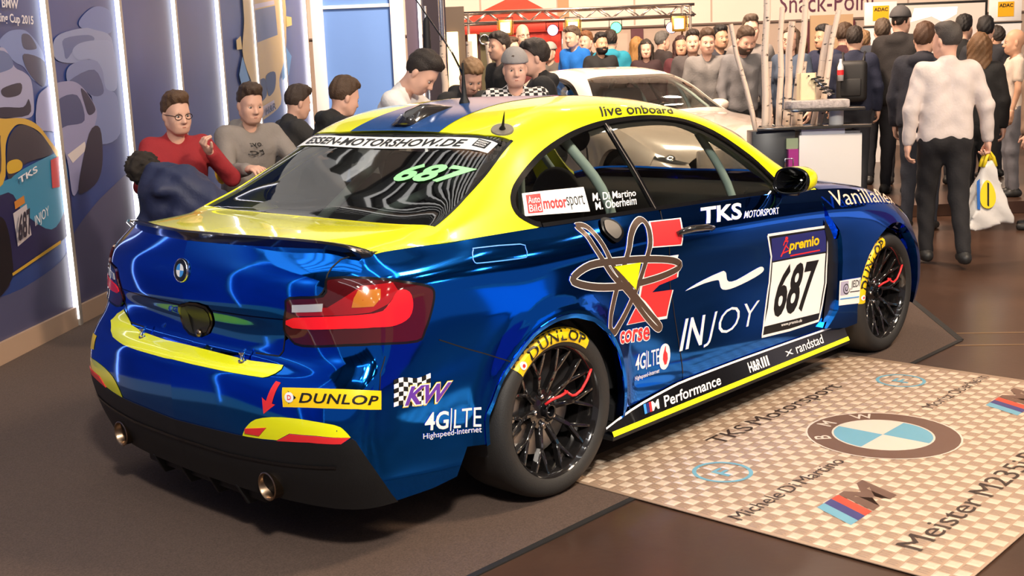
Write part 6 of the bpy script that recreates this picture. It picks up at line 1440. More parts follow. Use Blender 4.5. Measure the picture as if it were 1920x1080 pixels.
    def shirt(X):
        d = torso(X, fit)
        for s in (-1, 1): d = smin(d, arm(X, s, fit * .7, .93 if sleeve == 'long' else .5, 1.0 if sleeve == 'long' else .62), .022)
        d = smin(d, rc(X, nb + Rl @ np.array((-.01, 0, -.03)), nb + Rl @ np.array((-.005, 0, .015)), .066 + fit * .5, .060 + fit * .5), .03)
        d = d + .0022 * np.sin(X[:, 2] * 46 + 3 * np.sin(X[:, 1] * 17 + X[:, 0] * 11)) + .002 * np.sin(X[:, 0] * 60 + X[:, 2] * 31)
        d = np.maximum(d, (hemp - X) @ ax_up)
        nk = nb + Rl @ np.array((.055, 0, .045)); d = np.maximum(d, -(np.linalg.norm(X - nk, axis=1) - (.062 if neck is None else neck)))
        if vneck:
            v0 = up((.12, 0, 1.36)); d = np.maximum(d, -(rc(X, v0, nk, .012, .06)))
        if hood:
            hd = rc(X, up((-.085, -.055, 1.47)), up((-.085, .055, 1.47)), .055, .055)
            for s in (-1, 1): hd = smin(hd, rc(X, up((-.08, s * .06, 1.47)), up((.045, s * .075, 1.455)), .042, .026), .03)
            d = smin(d, hd, .02)
        return d
    sv, sf = net(shirt, lo, hi + (0, 0, .05), h * .9)
    if topmat is not None: part('shirt', sv, sf, topmat, o)
    else: part('shirt', sv, sf, cm(top), o)
    lo2 = lo.copy(); hi2 = hi.copy(); hi2[2] = hip[2] + .22
    def pants(X):
        d = None
        for s in (-1, 1):
            e = legd(X, s, .014); d = e if d is None else smin(d, e, .03)
        for s in (-1, 1): d = smin(d, rc(X, hip + (-.01, s * .06, .0), hip + (0, s * .07, .08), .112 * bw + .006, .104 * bw + .006), .04)
        d = d + .003 * np.sin(X[:, 2] * 38 + 2 * np.sin(X[:, 1] * 30)); d = np.maximum(d, X[:, 2] - (hip[2] + .15)); return d
    lg = np.array([q for s in (-1, 1) for q in leg[s]] + [hip]); pv, pf = net(pants, lg.min(0) - .16, np.append(lg.max(0)[:2] + .16, hip[2] + .18), h)
    part('trousers', pv, pf, cm(bot), o)
    for s in (-1, 1):
        a = leg[s][2]
        def shoe_f(X):
            d = rc(X, a + (-.045, 0, -.045), a + (.13, s * .01, -.052), .043, .036); d = smin(d, rc(X, a + (-.01, 0, -.04), a + (0, 0, .01), .045, .045), .03); return np.maximum(d, (a[2] - .085) - X[:, 2])
        v, f = net(shoe_f, a + (-.12, -.08, -.09), a + (.2, .08, .07), .016); part('shoe', v, f, mat('shoe_%.2f' % shoe[0], shoe, rough=.5), o)
    hm_ = mat('hair_%.3f' % hair[0], hair, rough=.55, bump=(160, .6))
    if style != 'bald':
        v, f = hair_mesh(style); v = v.copy()
        part('cap' if style == 'cap' else 'hair', put(v), f, cm(cap_col or (.3, .3, .3)) if style == 'cap' else hm_, o)
        if style == 'cap':
            sg = -1 if capflip else 1
            b = MB(); b.prism([(.06, -.07), (.13, -.055), (.165, 0), (.13, .055), (.06, .07)], .150, .158); bv = np.array([(sg * p[0], p[1], p[2]) for p in b.v]); part('cap_peak', put(bv), b.f, cm(cap_col or (.3, .3, .3)), o, False)
            v, f = hair_mesh('crop'); part('hair', put(v * (.96, .96, .90) + (0, 0, .006)), f, hm_, o)
    # eyes, brows, mouth
    def blob(c, r, n=8):
        b = MB(); b.lathe([(r * math.sin(t), r * math.cos(t)) for t in np.linspace(0.05, math.pi - .05, n)], 10); return np.array(b.v) + c, b.f
    if style is not None:
        for s in (-1, 1):
            v, f = blob((0, 0, 0), 1)
            ey = part('eye', put(v * (.010, .0135, .0075) + (.0845, s * .031, .1065)) , f, mat('eye_white', (.55, .5, .46), rough=.25), o)
            part('iris', put(v * (.006, .0060, .0062) + (.0915, s * .031, .1065)), f, mat('eye_iris', (.03, .02, .014), rough=.2), ey)
            b = MB(); b.tube([(.091, s * .014, .1245), (.0935, s * .030, .129), (.082, s * .047, .1255)], [.0032, .0038, .0018], 6)
            part('eyebrow', put(np.array(b.v)), b.f, hm_, o)
    b = MB(); b.tube([(.091, -.022, .0395), (.0985, -.008, .0395), (.0985, .008, .0395), (.091, .022, .0395)], [.002, .0042, .0042, .002], 6); part('mouth', put(np.array(b.v)), b.f, mat('lips', (skin[0] * .62, skin[1] * .38, skin[2] * .36), rough=.4), o)
    if beard:
        def bf(X): return np.maximum(np.maximum(head_sdf(X) - .006, X[:, 2] - .062), np.maximum(.02 - X[:, 0], -ellp(X, (.10, 0, .04), (.02, .024, .010))))
        v, f = net(bf, (0, -.09, -.03), (.13, .09, .08), .008); part('beard', put(v), f, hm_, o)
    if glasses:
        b = MB()
        for s in (-1, 1):
            b.tube([(.1, s * .034 + .024 * math.cos(q), .106 + .017 * math.sin(q)) for q in np.linspace(0, 2 * math.pi, 17)], .0022, 6); b.tube([(.099, s * .056, .112), (.0, s * .083, .112)], .002, 5)
        b.tube([(.101, -.010, .110), (.101, .010, .110)], .002, 5); part('glasses', put(np.array(b.v)), b.f, M_BLK, o)
    return o
# ------------------------------------------------------------------ things behind the cars
m_tub = mat('polished_tube', (.8, .8, .8), rough=.12, metal=1)
# lighting truss
t = hall_empty('lighting_truss', 0, 17.0, 0, 'aluminium lighting truss spanning in front of the red tent', 'truss')
m_tr = mat('truss_aluminium', (.78, .70, .64), rough=.28, metal=1)
def tr_(name, pts, r): return MB().tube(pts, r, 8).build(name, m_tr, t, True)
for (y, z) in ((0, 2.42), (0, 2.27), (.35, 2.42), (.35, 2.27)): tr_('chord', [(-.62, y, z), (2.78, y, z)], .022)
for k in range(17):
    x = -.6 + k * .2; tr_('brace', [(x, 0, 2.27 if k % 2 else 2.42), (x + .2, 0, 2.42 if k % 2 else 2.27)], .010); tr_('brace', [(x, .35, 2.27 if k % 2 else 2.42), (x + .2, .35, 2.42 if k % 2 else 2.27)], .010)
for x in (-.6, 2.72):
    for dx in (0, .12): tr_('leg', [(x + dx * (1 if x < 0 else -1), 0, .12), (x + dx * (1 if x < 0 else -1), 0, 2.40)], .02)
    tr_('end_tube', [(x, 0, 2.42), (x, .35, 2.42)], .02)
def spot(lat, z, col, e, name, lab):
    s = hall_empty('stage_light', lat, 16.93, z, lab, 'stage light', None)
    can = MB().lathe([(.03, .16), (.065, .15), (.08, .02), (.085, 0)], 18, 'y').build('can', M_BLK_, s, True); MB().lathe([(.001, .005), (.075, .005)], 18, 'y').build('lens', mat('lens_' + name, col, emit=e, ecol=col), s); b = MB(); b.tube([(-.09, .08, 0), (-.09, .08, .12), (.09, .08, .12), (.09, .08, 0)], .008, 6); b.build('yoke', M_BLK_, s)
spot(.73, 2.13, (1, .25, .55), 7, 'pink', 'round pink stage light hanging from the truss by the red tent'); spot(1.64, 2.13, (.05, .9, .25), 5, 'green', 'round green stage light hanging from the middle of the truss'); spot(2.44, 2.10, (.9, .55, .9), 6, 'lilac', 'lilac stage light at the right end of the truss')
def flood(lat, z, lab):
    s = hall_empty('flood_light', lat, 16.9, z, lab, 'flood light'); MB().box((-.10, 0, -.10), (.10, .08, .12)).build('housing', mat('brass_housing', (.55, .33, .08), rough=.35, metal=.8), s, bevel=.01); MB().box((-.065, -.008, -.06), (.065, -.001, .08)).build('bulb_glass', mat('warm_bulb', (1, .8, .4), emit=22, ecol=(1, .80, .42)), s); b = MB(); b.tube([(-.11, .05, 0), (-.11, .05, .15), (.11, .05, .15), (.11, .05, 0)], .008, 6); b.build('bracket', M_BLK_, s)
    for q in (-.11, .11): MB().box((q - .004 if q < 0 else q, -.07, -.09), (q + .004 if q > 0 else q, 0, .11)).build('barn_door', mat('brass_housing', (.55, .33, .08)), s)
flood(.05, 2.18, 'warm square flood light glowing above the tent entrance'); flood(1.02, 2.15, 'warm square flood light glowing right of the pink stage light'); flood(2.54, 2.14, 'warm square flood light glowing at the far right end of the truss')
# red tent
t = hall_empty('red_tent', .30, 18.3, .12, 'bright red pavilion tent with a pointed roof', 'tent'); m_red = mat('tent_red', (.72, .045, .022), rough=.55, noise=(3, .12), bump=(8, .2))
v = [(-.95, -.55, 2.20), (.62, -.55, 2.20), (.62, .75, 2.20), (-.95, .75, 2.20), (-.05, 0, 2.62), (-.05, -.02, 2.64)]
from_py('tent_roof', v[:5], [(0, 1, 4), (1, 2, 4), (2, 3, 4), (3, 0, 4)], m_red, t); b = MB(); b.box((-.95, -.56, 2.02), (.62, -.545, 2.21)); b.build('valance', m_red, t)
b = MB(); n = 26
for i in range(n): x = -.52 + 1.12 * i / n; b.box((x, -.50 + .012 * math.sin(i * 1.9), 0), (x + 1.12 / n + .002, -.485 + .012 * math.sin(i * 1.9), 2.05))
b.build('side_curtain', m_red, t)
for x in (-.93, .60): MB().tube([(x, -.5, 0), (x, -.5, 2.2)], .02, 8).build('tent_pole', m_tub, t, True)
# dark board with lit panels
t = hall_empty('lit_display', -.5, 15.8, 0, 'dark brown display board with two warm lit panels beside the truss', 'display')
MB().box((-.30, .05, .12), (.0, .1, 2.45)).build('board', mat('brown_board', (.07, .05, .035), rough=.6), t); MB().box((-.25, -.02, .6), (-.09, .05, 2.12)).build('lit_panel', mat('warm_lit_panel', (1, .8, .4), emit=1.3, ecol=(1, .72, .30)), t, bevel=.01)
MB().box((.04, -.02, .6), (.16, .05, 2.08)).build('lit_panel', mat('warm_lit_panel', (1, .8, .4)), t, bevel=.01); MB().box((.20, .05, .12), (.42, .1, 2.1)).build('board', mat('olive_board', (.06, .05, .02), rough=.6), t); MB().lathe([(.05, -.02), (.075, -.02), (.075, .06), (.05, .06)], 20, 'y', (.26, .0, 2.0), closed=True).build('speaker_ring', m_tub, t, True)
# birch logs
def birch_mat():
    m = bpy.data.materials.new('birch_bark'); m.use_nodes = True; MATS['birch_bark'] = m; nt = m.node_tree; bs = nt.nodes['Principled BSDF']; bs.inputs['Roughness'].default_value = .7
    tc = nt.nodes.new('ShaderNodeTexCoord'); mp = nt.nodes.new('ShaderNodeMapping'); mp.inputs['Scale'].default_value = (14, 14, 34); n = nt.nodes.new('ShaderNodeTexNoise'); n.inputs['Scale'].default_value = 1.0; n.inputs['Detail'].default_value = 4
    cr = nt.nodes.new('ShaderNodeValToRGB'); e = cr.color_ramp.elements; e[0].position = .31; e[0].color = (.03, .02, .015, 1); e[1].position = .40; e[1].color = (.82, .67, .55, 1)
    nt.links.new(tc.outputs['Object'], mp.inputs[0]); nt.links.new(mp.outputs[0], n.inputs['Vector']); nt.links.new(n.outputs[0], cr.inputs[0]); nt.links.new(cr.outputs[0], bs.inputs['Base Color']); return m
m_birch = birch_mat(); m_cut = mat('birch_cut_wood', (.62, .44, .28), rough=.7)
def birch(p0, p1, r, lab, grp='birch trunks by the counter'):
    a = hall(*p0); d = hall(*p1) - a; n = 9; pts = []; rs = []
    for i in range(n):
        q = i / (n - 1); w_ = math.sin(i * 2.3 + p0[0] * 9) * .006; pts.append(d * q + Vector((w_, -w_, 0))); rs.append(r * (1.1 - .2 * q) * (1 + .05 * math.sin(i * 1.7 + p0[0] * 5)))
    o = MB().tube(pts, rs, 12).build('birch_trunk', m_birch, None, True, autosmooth=60); o.location = a; tag(o, lab, 'birch trunk', grp)
    c = MB().lathe([(.001, .002), (rs[-1] * .96, .002), (rs[-1] * .96, -.01)], 12).build('cut_end', m_cut, o); c.location = pts[-1]; c.rotation_euler = d.to_track_quat('Z', 'Y').to_euler()
birch((2.05, 9.25, 0), (2.075, 9.2, 2.6), .028, 'tallest upright birch trunk left of the counter'); birch((2.27, 9.35, 0), (1.80, 9.3, 1.86), .020, 'thin birch trunk leaning left beside the tallest trunk')
birch((2.19, 9.4, 0), (2.235, 9.4, 1.98), .024, 'upright birch trunk with a pale top behind the stone slab'); birch((2.25, 9.5, 0), (2.335, 9.5, 1.87), .030, 'thick brownish birch trunk with a sawn flat top'); birch((2.21, 9.30, 0), (2.43, 9.28, 2.35), .026, 'birch trunk slanting right across the cluster beyond the top edge')
birch((2.27, 9.6, 0), (2.345, 9.6, 1.52), .026, 'short birch trunk half hidden inside the cluster'); birch((2.37, 9.62, 0), (2.46, 9.6, 1.55), .026, 'short birch stump trunk behind the pale lantern')
birch((2.16, 9.55, 0), (2.17, 9.55, 1.56), .022, 'short slim birch trunk at the left of the cluster')
birch((2.30, 9.12, 0), (2.60, 9.12, 1.93), .024, 'birch trunk leaning far right with a pointed pale tip'); birch((2.31, 9.22, 0), (2.55, 9.2, 1.82), .030, 'thick leaning birch trunk with a flat cut top near the lantern')
for lat, z, nm in ((-.61, 1.90, 'left of the three table birch logs'), (-.345, 1.88, 'middle of the three table birch logs'), (-.145, 1.87, 'right of the three table birch logs')):
    birch((lat, 12.0, .12), (lat, 12.0, z), .036 if lat < -.3 else .029, 'pale birch log standing upright, ' + nm, 'birch logs behind the crowd')
# counter with stone slab
t = hall_empty('counter', 2.3, 8.95, 0, 'white fronted counter with dark glass shelves and a black side', 'counter')
m_wp2 = mat('white_counter_panel', (.72, .70, .68), rough=.4); m_dg = mat('dark_glass_shelf', (.04, .038, .035), rough=.08, spec=.6)
MB().box((-.07, -.14, .05), (.41, -.12, 1.00)).build('front_panel', m_wp2, t, bevel=.004); MB().box((-.06, -.12, .05), (.40, .18, 1.02)).build('body', mat('grey_counter_body', (.20, .19, .19), rough=.5), t); MB().box((-.05, -.13, 1.0), (.28, .1, 1.04)).build('light_box', mat('pale_box', (.66, .66, .72), rough=.5), t)
MB().prism([(-.40, -.18), (.46, -.20), (.52, -.05), (.46, .20), (-.30, .22)], 1.045, 1.065).build('lower_shelf', m_dg, t, bevel=.004); MB().lathe([(.055, 1.065), (.055, 1.175)], 20, 'z', (.25, 0, 0)).build('shelf_column', m_wp2, t, True); MB().prism([(-.13, -.16), (.42, -.18), (.46, 0), (.40, .18), (-.13, .18)], 1.175, 1.195).build('upper_shelf', m_dg, t, bevel=.004)
MB().prism([(-.42, -.10), (-.10, -.14), (-.10, .16), (-.42, .10)], .05, 1.04).build('black_side', mat('counter_black', (.016, .017, .02), rough=.35), t, bevel=.004); MB().box((-.165, -.20, .55), (-.09, -.145, .90)).build('brochure_rack', mat('magenta_brochure', (.35, .03, .22), rough=.4), t); b = MB(); b.tube([(-.19, -.20, .76), (-.19, -.20, .83), (-.13, -.20, .83), (-.13, -.20, .76)], .006, 6); b.build('rack_handle', m_tub, t, True); MB().box((-.17, -.15, .90), (-.08, -.13, .98)).build('leaflet_stack', mat('green_leaflet', (.25, .32, .2), rough=.6), t)
st = hall_empty('stone_slab', 2.40, 8.95, 1.195, 'rough pale stone slab lying on the upper glass shelf', 'stone'); b = MB(); rr = random.Random(3); P_ = []
for i in range(20): q = 2 * math.pi * i / 20; P_.append((.245 * math.copysign(abs(math.cos(q)) ** .6, math.cos(q)) + rr.uniform(-.012, .012), .13 * math.copysign(abs(math.sin(q)) ** .6, math.sin(q)) + rr.uniform(-.01, .01)))
MB().prism(P_, 0, .062).build('slab', mat('pale_stone', (.50, .44, .42), rough=.85, noise=(40, .3), bump=(50, .8)), st, bevel=.012)
ln = hall_empty('lantern', 2.33, 9.0, 1.257, 'cream square lantern standing on the stone slab', 'lantern'); MB().box((-.062, -.05, 0), (.062, .05, .205)).build('shade', mat('cream_shade', (.78, .62, .38), rough=.7, emit=.25, ecol=(1, .75, .4)), ln, bevel=.004)
for x in (-.058, .058): MB().box((x - .004, -.053, 0), (x + .004, -.045, .208)).build('corner_rib', mat('cream_rib', (.6, .48, .3), rough=.6), ln)
sp = hall_empty('coil_spring', 2.47, 8.93, 1.262, 'black suspension coil spring leaning on the stone slab', 'spring'); b = MB(); b.tube([(.040 * math.cos(q) - q * .0035 + .02, .040 * math.sin(q), .035 + q * .0042) for q in np.linspace(0, 2 * math.pi * 5.5, 90)], .006, 6); b.build('coil', M_BLK_, sp, True); MB().tube([(.03, 0, .03), (-.10, 0, .16)], .014, 8).build('damper', m_tub, sp, True)
# signs and screen
def sign(lat, z, lab):
    s = hall_empty('club_sign', lat, 16.2, z, lab, 'sign'); MB().box((-.22, 0, 0), (.22, .04, .31)).build('board', m_wfr, s, bevel=.005); MB().box((-.11, -.006, .06), (.11, 0, .26)).build('yellow_square', mat('club_yellow', (.83, .42, .01), rough=.4), s); tv, tf, _ = text_geo('ADAC', bold=.03); from_py('sign_lettering', [(-.095 + .19 * a, -.008, .185 + .05 * c) for a, c in tv], tf, M_BLK_, s); MB().box((-.23, -.01, -.03), (.23, .05, -.01)).build('sign_rail', M_BLK_, s); MB().box((-.22, .0, -1.92), (.22, .04, -.03)).build('lower_board', m_wfr, s)
sign(5.21, 2.00, 'white club sign with yellow square left of the screen'); sign(6.93, 1.99, 'white club sign with yellow square right of the screen')
s = hall_empty('projection_screen', 6.35, 17.0, 0, 'wide projection screen in a black frame above the crowd', 'screen'); MB().box((-.66, 0, 1.2), (.66, .04, 2.32)).build('frame', M_BLK_, s, bevel=.005); MB().box((-.62, -.006, 1.24), (.62, 0, 2.285)).build('screen_face', mat('screen_face', (.6, .48, .40), rough=.6, emit=.25, ecol=(1, .85, .75)), s)
P_ = [(-.45, 2.05), (-.40, 2.24), (.22, 2.24), (.21, 2.14), (.10, 2.08), (.0, 2.04), (-.15, 2.12)]; from_py('screen_image', [(a, -.008, c) for a, c in P_], [tuple(range(len(P_)))], mat('screen_bright', (.9, .92, .95), emit=.9, ecol=(.9, .95, 1)), s)
for x in (-.5, .5): MB().tube([(x, .02, .12), (x, .02, 1.2)], .02, 8).build('stand_leg', M_BLK_, s, True)
hbox('panel_screen', 4.35, 4.95, 16.6, 16.64, .12, 2.18, mat('ochre_panel', (.42, .28, .16), rough=.6)); tag(bpy.data.objects['panel_screen'], 'ochre partition panel left of the club sign', 'panel')
hbox('rear_booth_panel', -.9, 2.0, 17.8 + 1.0, 18.85, .12, 2.1, mat('booth_cream', (.55, .42, .34), rough=.7)); tag(bpy.data.objects['rear_booth_panel'], 'cream booth partition behind the red tent and the truss', 'panel')
# shopping bag
g = empty('shopping_bag', hall(3.58, 8.42, 0), HZ + .3, 'white plastic shopping bag with yellow handles and lemon print', 'bag')
def bagf(X): return np.maximum(np.maximum(np.abs(X[:, 0]) - (.19 - .16 * np.clip((X[:, 2] - .32) / .42, 0, 1)) - .012 * np.sin(X[:, 2] * 22 + 3 * X[:, 1] * 20), np.abs(X[:, 1]) - (.075 - .05 * np.clip((X[:, 2] - .35) / .4, 0, 1)) - .010 * np.sin(X[:, 2] * 30 + X[:, 0] * 24)), np.maximum(.25 + .02 * np.sin(X[:, 0] * 14) - X[:, 2], X[:, 2] - .74 - .02 * np.sin(X[:, 0] * 30)))
v, f = net(bagf, (-.25, -.12, .2), (.25, .12, .8), .017); from_py('bag_body', v, f, mat('bag_plastic', (.70, .68, .66), rough=.38, bump=(14, .5)), g, True)
for y in (-.02, .02): b = MB(); b.tube([(-.055, y, .70), (-.03, y, .77), (.0, y * .6, .815), (.03, y, .77), (.055, y, .70)], [.014, .012, .010, .012, .014], 8); b.build('handle', mat('bag_yellow', (.85, .66, .02), rough=.4), g, True)
def on_bag(x, z): return -(.075 - .05 * max(0, min(1, (z - .35) / .4))) - .014
P_ = [(-.05 + .070 * math.cos(q) * (1 - .25 * math.sin(q)), .50 + .105 * math.sin(q)) for q in np.linspace(0, 2 * math.pi, 22)[:-1]]; from_py('lemon_print', [(a, on_bag(a, c), c) for a, c in P_], [tuple(range(len(P_)))], mat('bag_yellow', (.85, .66, .02)), g)
P_ = [(-.060, .42), (-.045, .41), (-.035, .58), (-.05, .59)]; from_py('print_stroke', [(a, on_bag(a, c) - .002, c) for a, c in P_], [(0, 1, 2, 3)], M_BLK_, g); P_ = [(-.15, .40), (-.125, .39), (-.115, .62), (-.145, .60)]; from_py('blue_print', [(a, on_bag(a, c) - .002, c) for a, c in P_], [(0, 1, 2, 3)], mat('bag_blue', (.03, .14, .5), rough=.4), g)
# ------------------------------------------------------------------ people around the cars
R_ = math.radians
def plaid_mat(name, c1, c2, s=34):
    m = bpy.data.materials.new(name); m.use_nodes = True; nt = m.node_tree; bs = nt.nodes['Principled BSDF']; bs.inputs['Roughness'].default_value = .85
    tc = nt.nodes.new('ShaderNodeTexCoord'); ck = nt.nodes.new('ShaderNodeTexChecker'); ck.inputs['Scale'].default_value = s; ck.inputs['Color1'].default_value = (*c1, 1); ck.inputs['Color2'].default_value = (*c2, 1)
    mp = nt.nodes.new('ShaderNodeMapping'); mp.inputs['Scale'].default_value = (.55, 1, 1); nt.links.new(tc.outputs['Object'], mp.inputs[0]); nt.links.new(mp.outputs[0], ck.inputs[0]); nt.links.new(ck.outputs[0], bs.inputs[0]); return m
FAIR = (.68, .40, .29); PINK = (.72, .42, .31); TAN = (.55, .31, .20)
BRN = (.060, .033, .018); DBR = (.022, .014, .010); BLK = (.010, .008, .008); BLD = (.26, .15, .07); GRY = (.12, .11, .10); RED = (.10, .03, .012)
NAVY = (.010, .013, .035); BLKC = (.010, .010, .011); GREY = (.17, .16, .155); WHT = (.75, .72, .70)
LEANARM = ((.75, -.35, -.65), (.75, .25, -.45)); LEANARML = ((.75, .35, -.65), (.75, -.25, -.45))
CROSS = ((.35, -.35, -.85), (.55, .65, .1)); CROSSL = ((.35, .35, -.85), (.55, -.65, .1))
def stool(x, y, h, lab):
    t = empty('bar_stool', (x, y, 0), 0, lab, 'stool', 'bar stools by the printed wall')
    MB().lathe([(.001, h), (.16, h), (.175, h - .02), (.16, h - .05), (.001, h - .055)], 22).build('seat', mat('stool_black', (.015, .015, .016), rough=.5), t, True, autosmooth=50); MB().lathe([(.20, .004), (.20, .016), (.03, .03), (.022, h - .05)], 22).build('pedestal', m_tub, t, True, autosmooth=40)
def seated(x, y, face, seat, lean, slab_, stl, **kw):
    c, s = math.cos(face), math.sin(face); stool(x, y, seat - .035, stl); return person((x, y, 0), 1.76, face, slab_, legs=('sit', seat), lean=lean, h=.02, **kw)
GS = 'people seated along the printed wall'; GB = 'visitors standing behind the race car'; GW = 'visitors standing behind the white car'; GR = 'visitors walking in the aisle'
p = seated(.94, 3.17, R_(-106), .58, .15, 'person in red sweater and glasses, seated with one hand raised', 'bar stool under the person in the red sweater', group=GS, skin=PINK, top=(.30, .016, .022), hair=(.10, .05, .022), style='quiff', glasses=True, hyaw=.22, armL=((.45, .45, -.75), (.35, -.55, .62)), armR=((.5, -.35, -.8), (.7, .25, -.3)), hands=(.5, .9))
p = seated(1.55, 3.29, R_(-99), .62, .2, 'person in grey hooded sweatshirt with yellow elbow patch, seated by the wall', 'bar stool under the person in the grey hooded sweatshirt', group=GS, skin=PINK, top=(.25, .22, .20), hair=BRN, style='quiff', hood=True, fit=.024, hyaw=-.05, armR=((.5, -.25, -.8), (.85, .1, .1)), armL=((.6, .3, -.7), (.8, .05, .25)))
b = MB(); b.lathe([(.001, -.008), (.05, -.004), (.062, .008)], 18, 'x'); e = b.build('elbow_patch', mat('patch_yellow', (.62, .38, .03), rough=.7), p, True); e.scale = (1, .85, 1.35); e.location = (.282, -.298, .985); e.rotation_euler = (0, 0, -1.05)
for k, (wd, z, hh) in enumerate((('Loyal', 1.115, .05), ('to', 1.07, .035))):
    tv, tf, _ = text_geo(wd, shear=.2); from_py('chest_lettering', [(.225 - (z + hh * c - 1.0) * .05 - .9 * (.08 - .16 * a) ** 2 * 4, .07 - .15 * a, z + hh * c) for a, c in tv], tf, M_BKP, p)
seated(2.40, 4.08, R_(-17), .60, .25, 'person in charcoal jacket seated behind the grey sweatshirt, looking right', 'bar stool under the person in the charcoal jacket', group=GS, skin=PINK, top=(.032, .030, .029), hair=(.05, .03, .02), style='quiff', fit=.03, hyaw=.1, armR=LEANARM, armL=LEANARML)
seated(1.86, 2.88, R_(-19), .66, .3, 'person in black hooded jacket seated nearest the sky blue panel', 'bar stool under the person in the black hooded jacket', group=GS, skin=PINK, top=(.014, .014, .014), hair=(.075, .04, .02), style='short', hood=True, fit=.03, hyaw=.1, armR=LEANARM, armL=LEANARML)
person((1.82, 2.23, 0), 1.79, R_(-63), 'person in white v-neck t-shirt bending over and looking down', group=GB, skin=PINK, top=WHT, hair=DBR, style='thick', lean=.45, hpit=.30, sleeve='short', vneck=True, h=.02, armR=LEANARM, armL=LEANARML)
person((3.21, 2.86, 0), 1.71, R_(-110), 'person in black hooded sweatshirt leaning forward over the race car roof', group=GB, skin=PINK, top=BLKC, hair=BLD, style='short', lean=.35, hpit=.30, hood=True, h=.02, armR=LEANARM, armL=LEANARML)
p = person((2.88, 1.94, 0), 1.69, R_(-132), 'person in backward grey cap and black and white chequered shirt', group=GB, skin=PINK, hair=BRN, style='cap', cap_col=(.30, .28, .27), capflip=True, lean=.1, topmat=plaid_mat('chequered_flannel', (.012, .012, .012), (.70, .66, .64)), fit=.026, h=.02, bulk=1.08, armR=CROSS, armL=CROSSL)
person((3.58, 2.25, 0), 1.77, R_(137), 'person in black hooded top turned left behind the chequered shirt', group=GB, skin=PINK, top=BLKC, hair=DBR, style='short', lean=.1, hood=True, fit=.03, h=.02)
person((5.31, 4.35, .12), 1.80, R_(163), 'person in black t-shirt standing before the red tent', group=GB, skin=FAIR, top=BLKC, hair=DBR, style='short', sleeve='short')
def hp(lat, dep, z, H, rel, lab, **kw):
    w_ = hall(lat, dep, z); a = math.atan2(HO.y - w_.y, HO.x - w_.x) + R_(rel); return person(tuple(w_), H, a, lab, h=.027, **kw)
hp(.27, 15.7, .25, 1.90, 20, 'person with dark rimmed glasses standing at the back before the tent', group=GW, skin=FAIR, top=(.10, .02, .02), style='bald', glasses=True)
hp(.10, 15.0, .25, 1.72, 60, 'person in dark top standing close before the tent curtain', group=GW, skin=FAIR, top=(.03, .03, .03), hair=BRN, style='short')
hp(.95, 15.5, .25, 1.85, -45, 'person in bright blue softshell jacket turned left', group=GW, skin=FAIR, top=(.005, .13, .50), hair=(.09, .06, .04), style='short', fit=.024, hyaw=.1, hpit=.15)
hp(.65, 16.1, .25, 1.66, -30, 'person with grey cap half hidden left of the blue jacket', group=GW, skin=FAIR, top=(.10, .09, .08), hair=GRY, style='cap', cap_col=(.35, .33, .30))
hp(1.17, 16.3, .25, 1.80, -30, 'person in dark top half hidden behind the blue jacket', group=GW, skin=PINK, top=BLKC, hair=(.20, .08, .03), style='short')
hp(1.24, 14.9, .25, 1.73, 25, 'person in black t-shirt between the blue jacket and the turquoise top', group=GW, skin=TAN, top=BLKC, hair=BLK, style='short', beard=True)
hp(1.41, 15.3, .25, 1.77, 180, 'person in turquoise hooded top seen from behind', group=GW, skin=FAIR, top=(.012, .22, .32), hair=DBR, style='short', hood=True, fit=.035)
hp(1.83, 16.0, .25, 1.70, 150, 'person turned away, glimpsed right of the turquoise top', group=GW, skin=PINK, top=BLKC, hair=(.34, .17, .05), style='long', fem=True)
hp(1.83, 15.0, .25, 1.64, 0, 'person in very dark maroon top looking down behind the white car roof', group=GW, skin=PINK, top=(.03, .012, .014), hair=(.022, .010, .009), style='long', fem=True, hpit=.12)
hp(2.23, 16.5, .25, 1.76, 120, 'person in black jacket turned right behind the white car', group=GW, skin=FAIR, top=(.035, .025, .025), hair=GRY, style='short', fit=.03)
hp(2.28, 15.0, .12, 1.80, 0, 'person in maroon cardigan facing forward behind the white car', group=GW, skin=TAN, top=(.075, .014, .020), hair=(.035, .010, .009), style='long', fem=True)
hp(2.25, 12.95, .12, 1.80, 10, 'person in grey v-neck sweater beside the white car windscreen', group=GW, skin=PINK, top=GREY, hair=BRN, style='thick', hpit=.15, vneck=True)
hp(2.25, 13.9, .12, 1.82, 0, 'person close behind the grey v-neck sweater', group=GW, skin=FAIR, top=(.06, .05, .05), hair=DBR, style='short')
hp(2.64, 14.3, .12, 1.87, 30, 'person in dark top looking over the two grey sweaters', group=GW, skin=TAN, top=(.03, .03, .04), hair=BLK, style='short')
hp(2.52, 12.45, .12, 1.80, 30, 'person in grey zip sweater and black trousers looking down', group=GW, skin=PINK, top=(.15, .145, .15), bot=BLKC, hair=BRN, style='thick', beard=True, hpit=.35, hood=False, lean=.06)
hp(2.72, 12.9, .12, 1.92, 10, 'tall person in grey cardigan behind the tallest birch trunk', group=GW, skin=PINK, top=(.20, .18, .17), hair=(.09, .05, .03), style='quiff')
hp(3.07, 12.5, .12, 1.78, -20, 'person with round glasses standing between the birch trunks', group=GR, skin=PINK, top=(.05, .07, .11), hair=BRN, style='long', fem=True, glasses=True)
hp(3.53, 14.0, .12, 1.72, 170, 'person seen from behind, right of the round glasses among birch trunks', group=GR, skin=PINK, top=(.10, .05, .04), hair=RED, style='long', fem=True)
hp(3.65, 13.3, .12, 1.80, -50, 'person in navy rain jacket looking left past the birch trunks', group=GR, skin=TAN, top=(.012, .016, .045), hair=BLK, style='short', fit=.03, bulk=1.1)
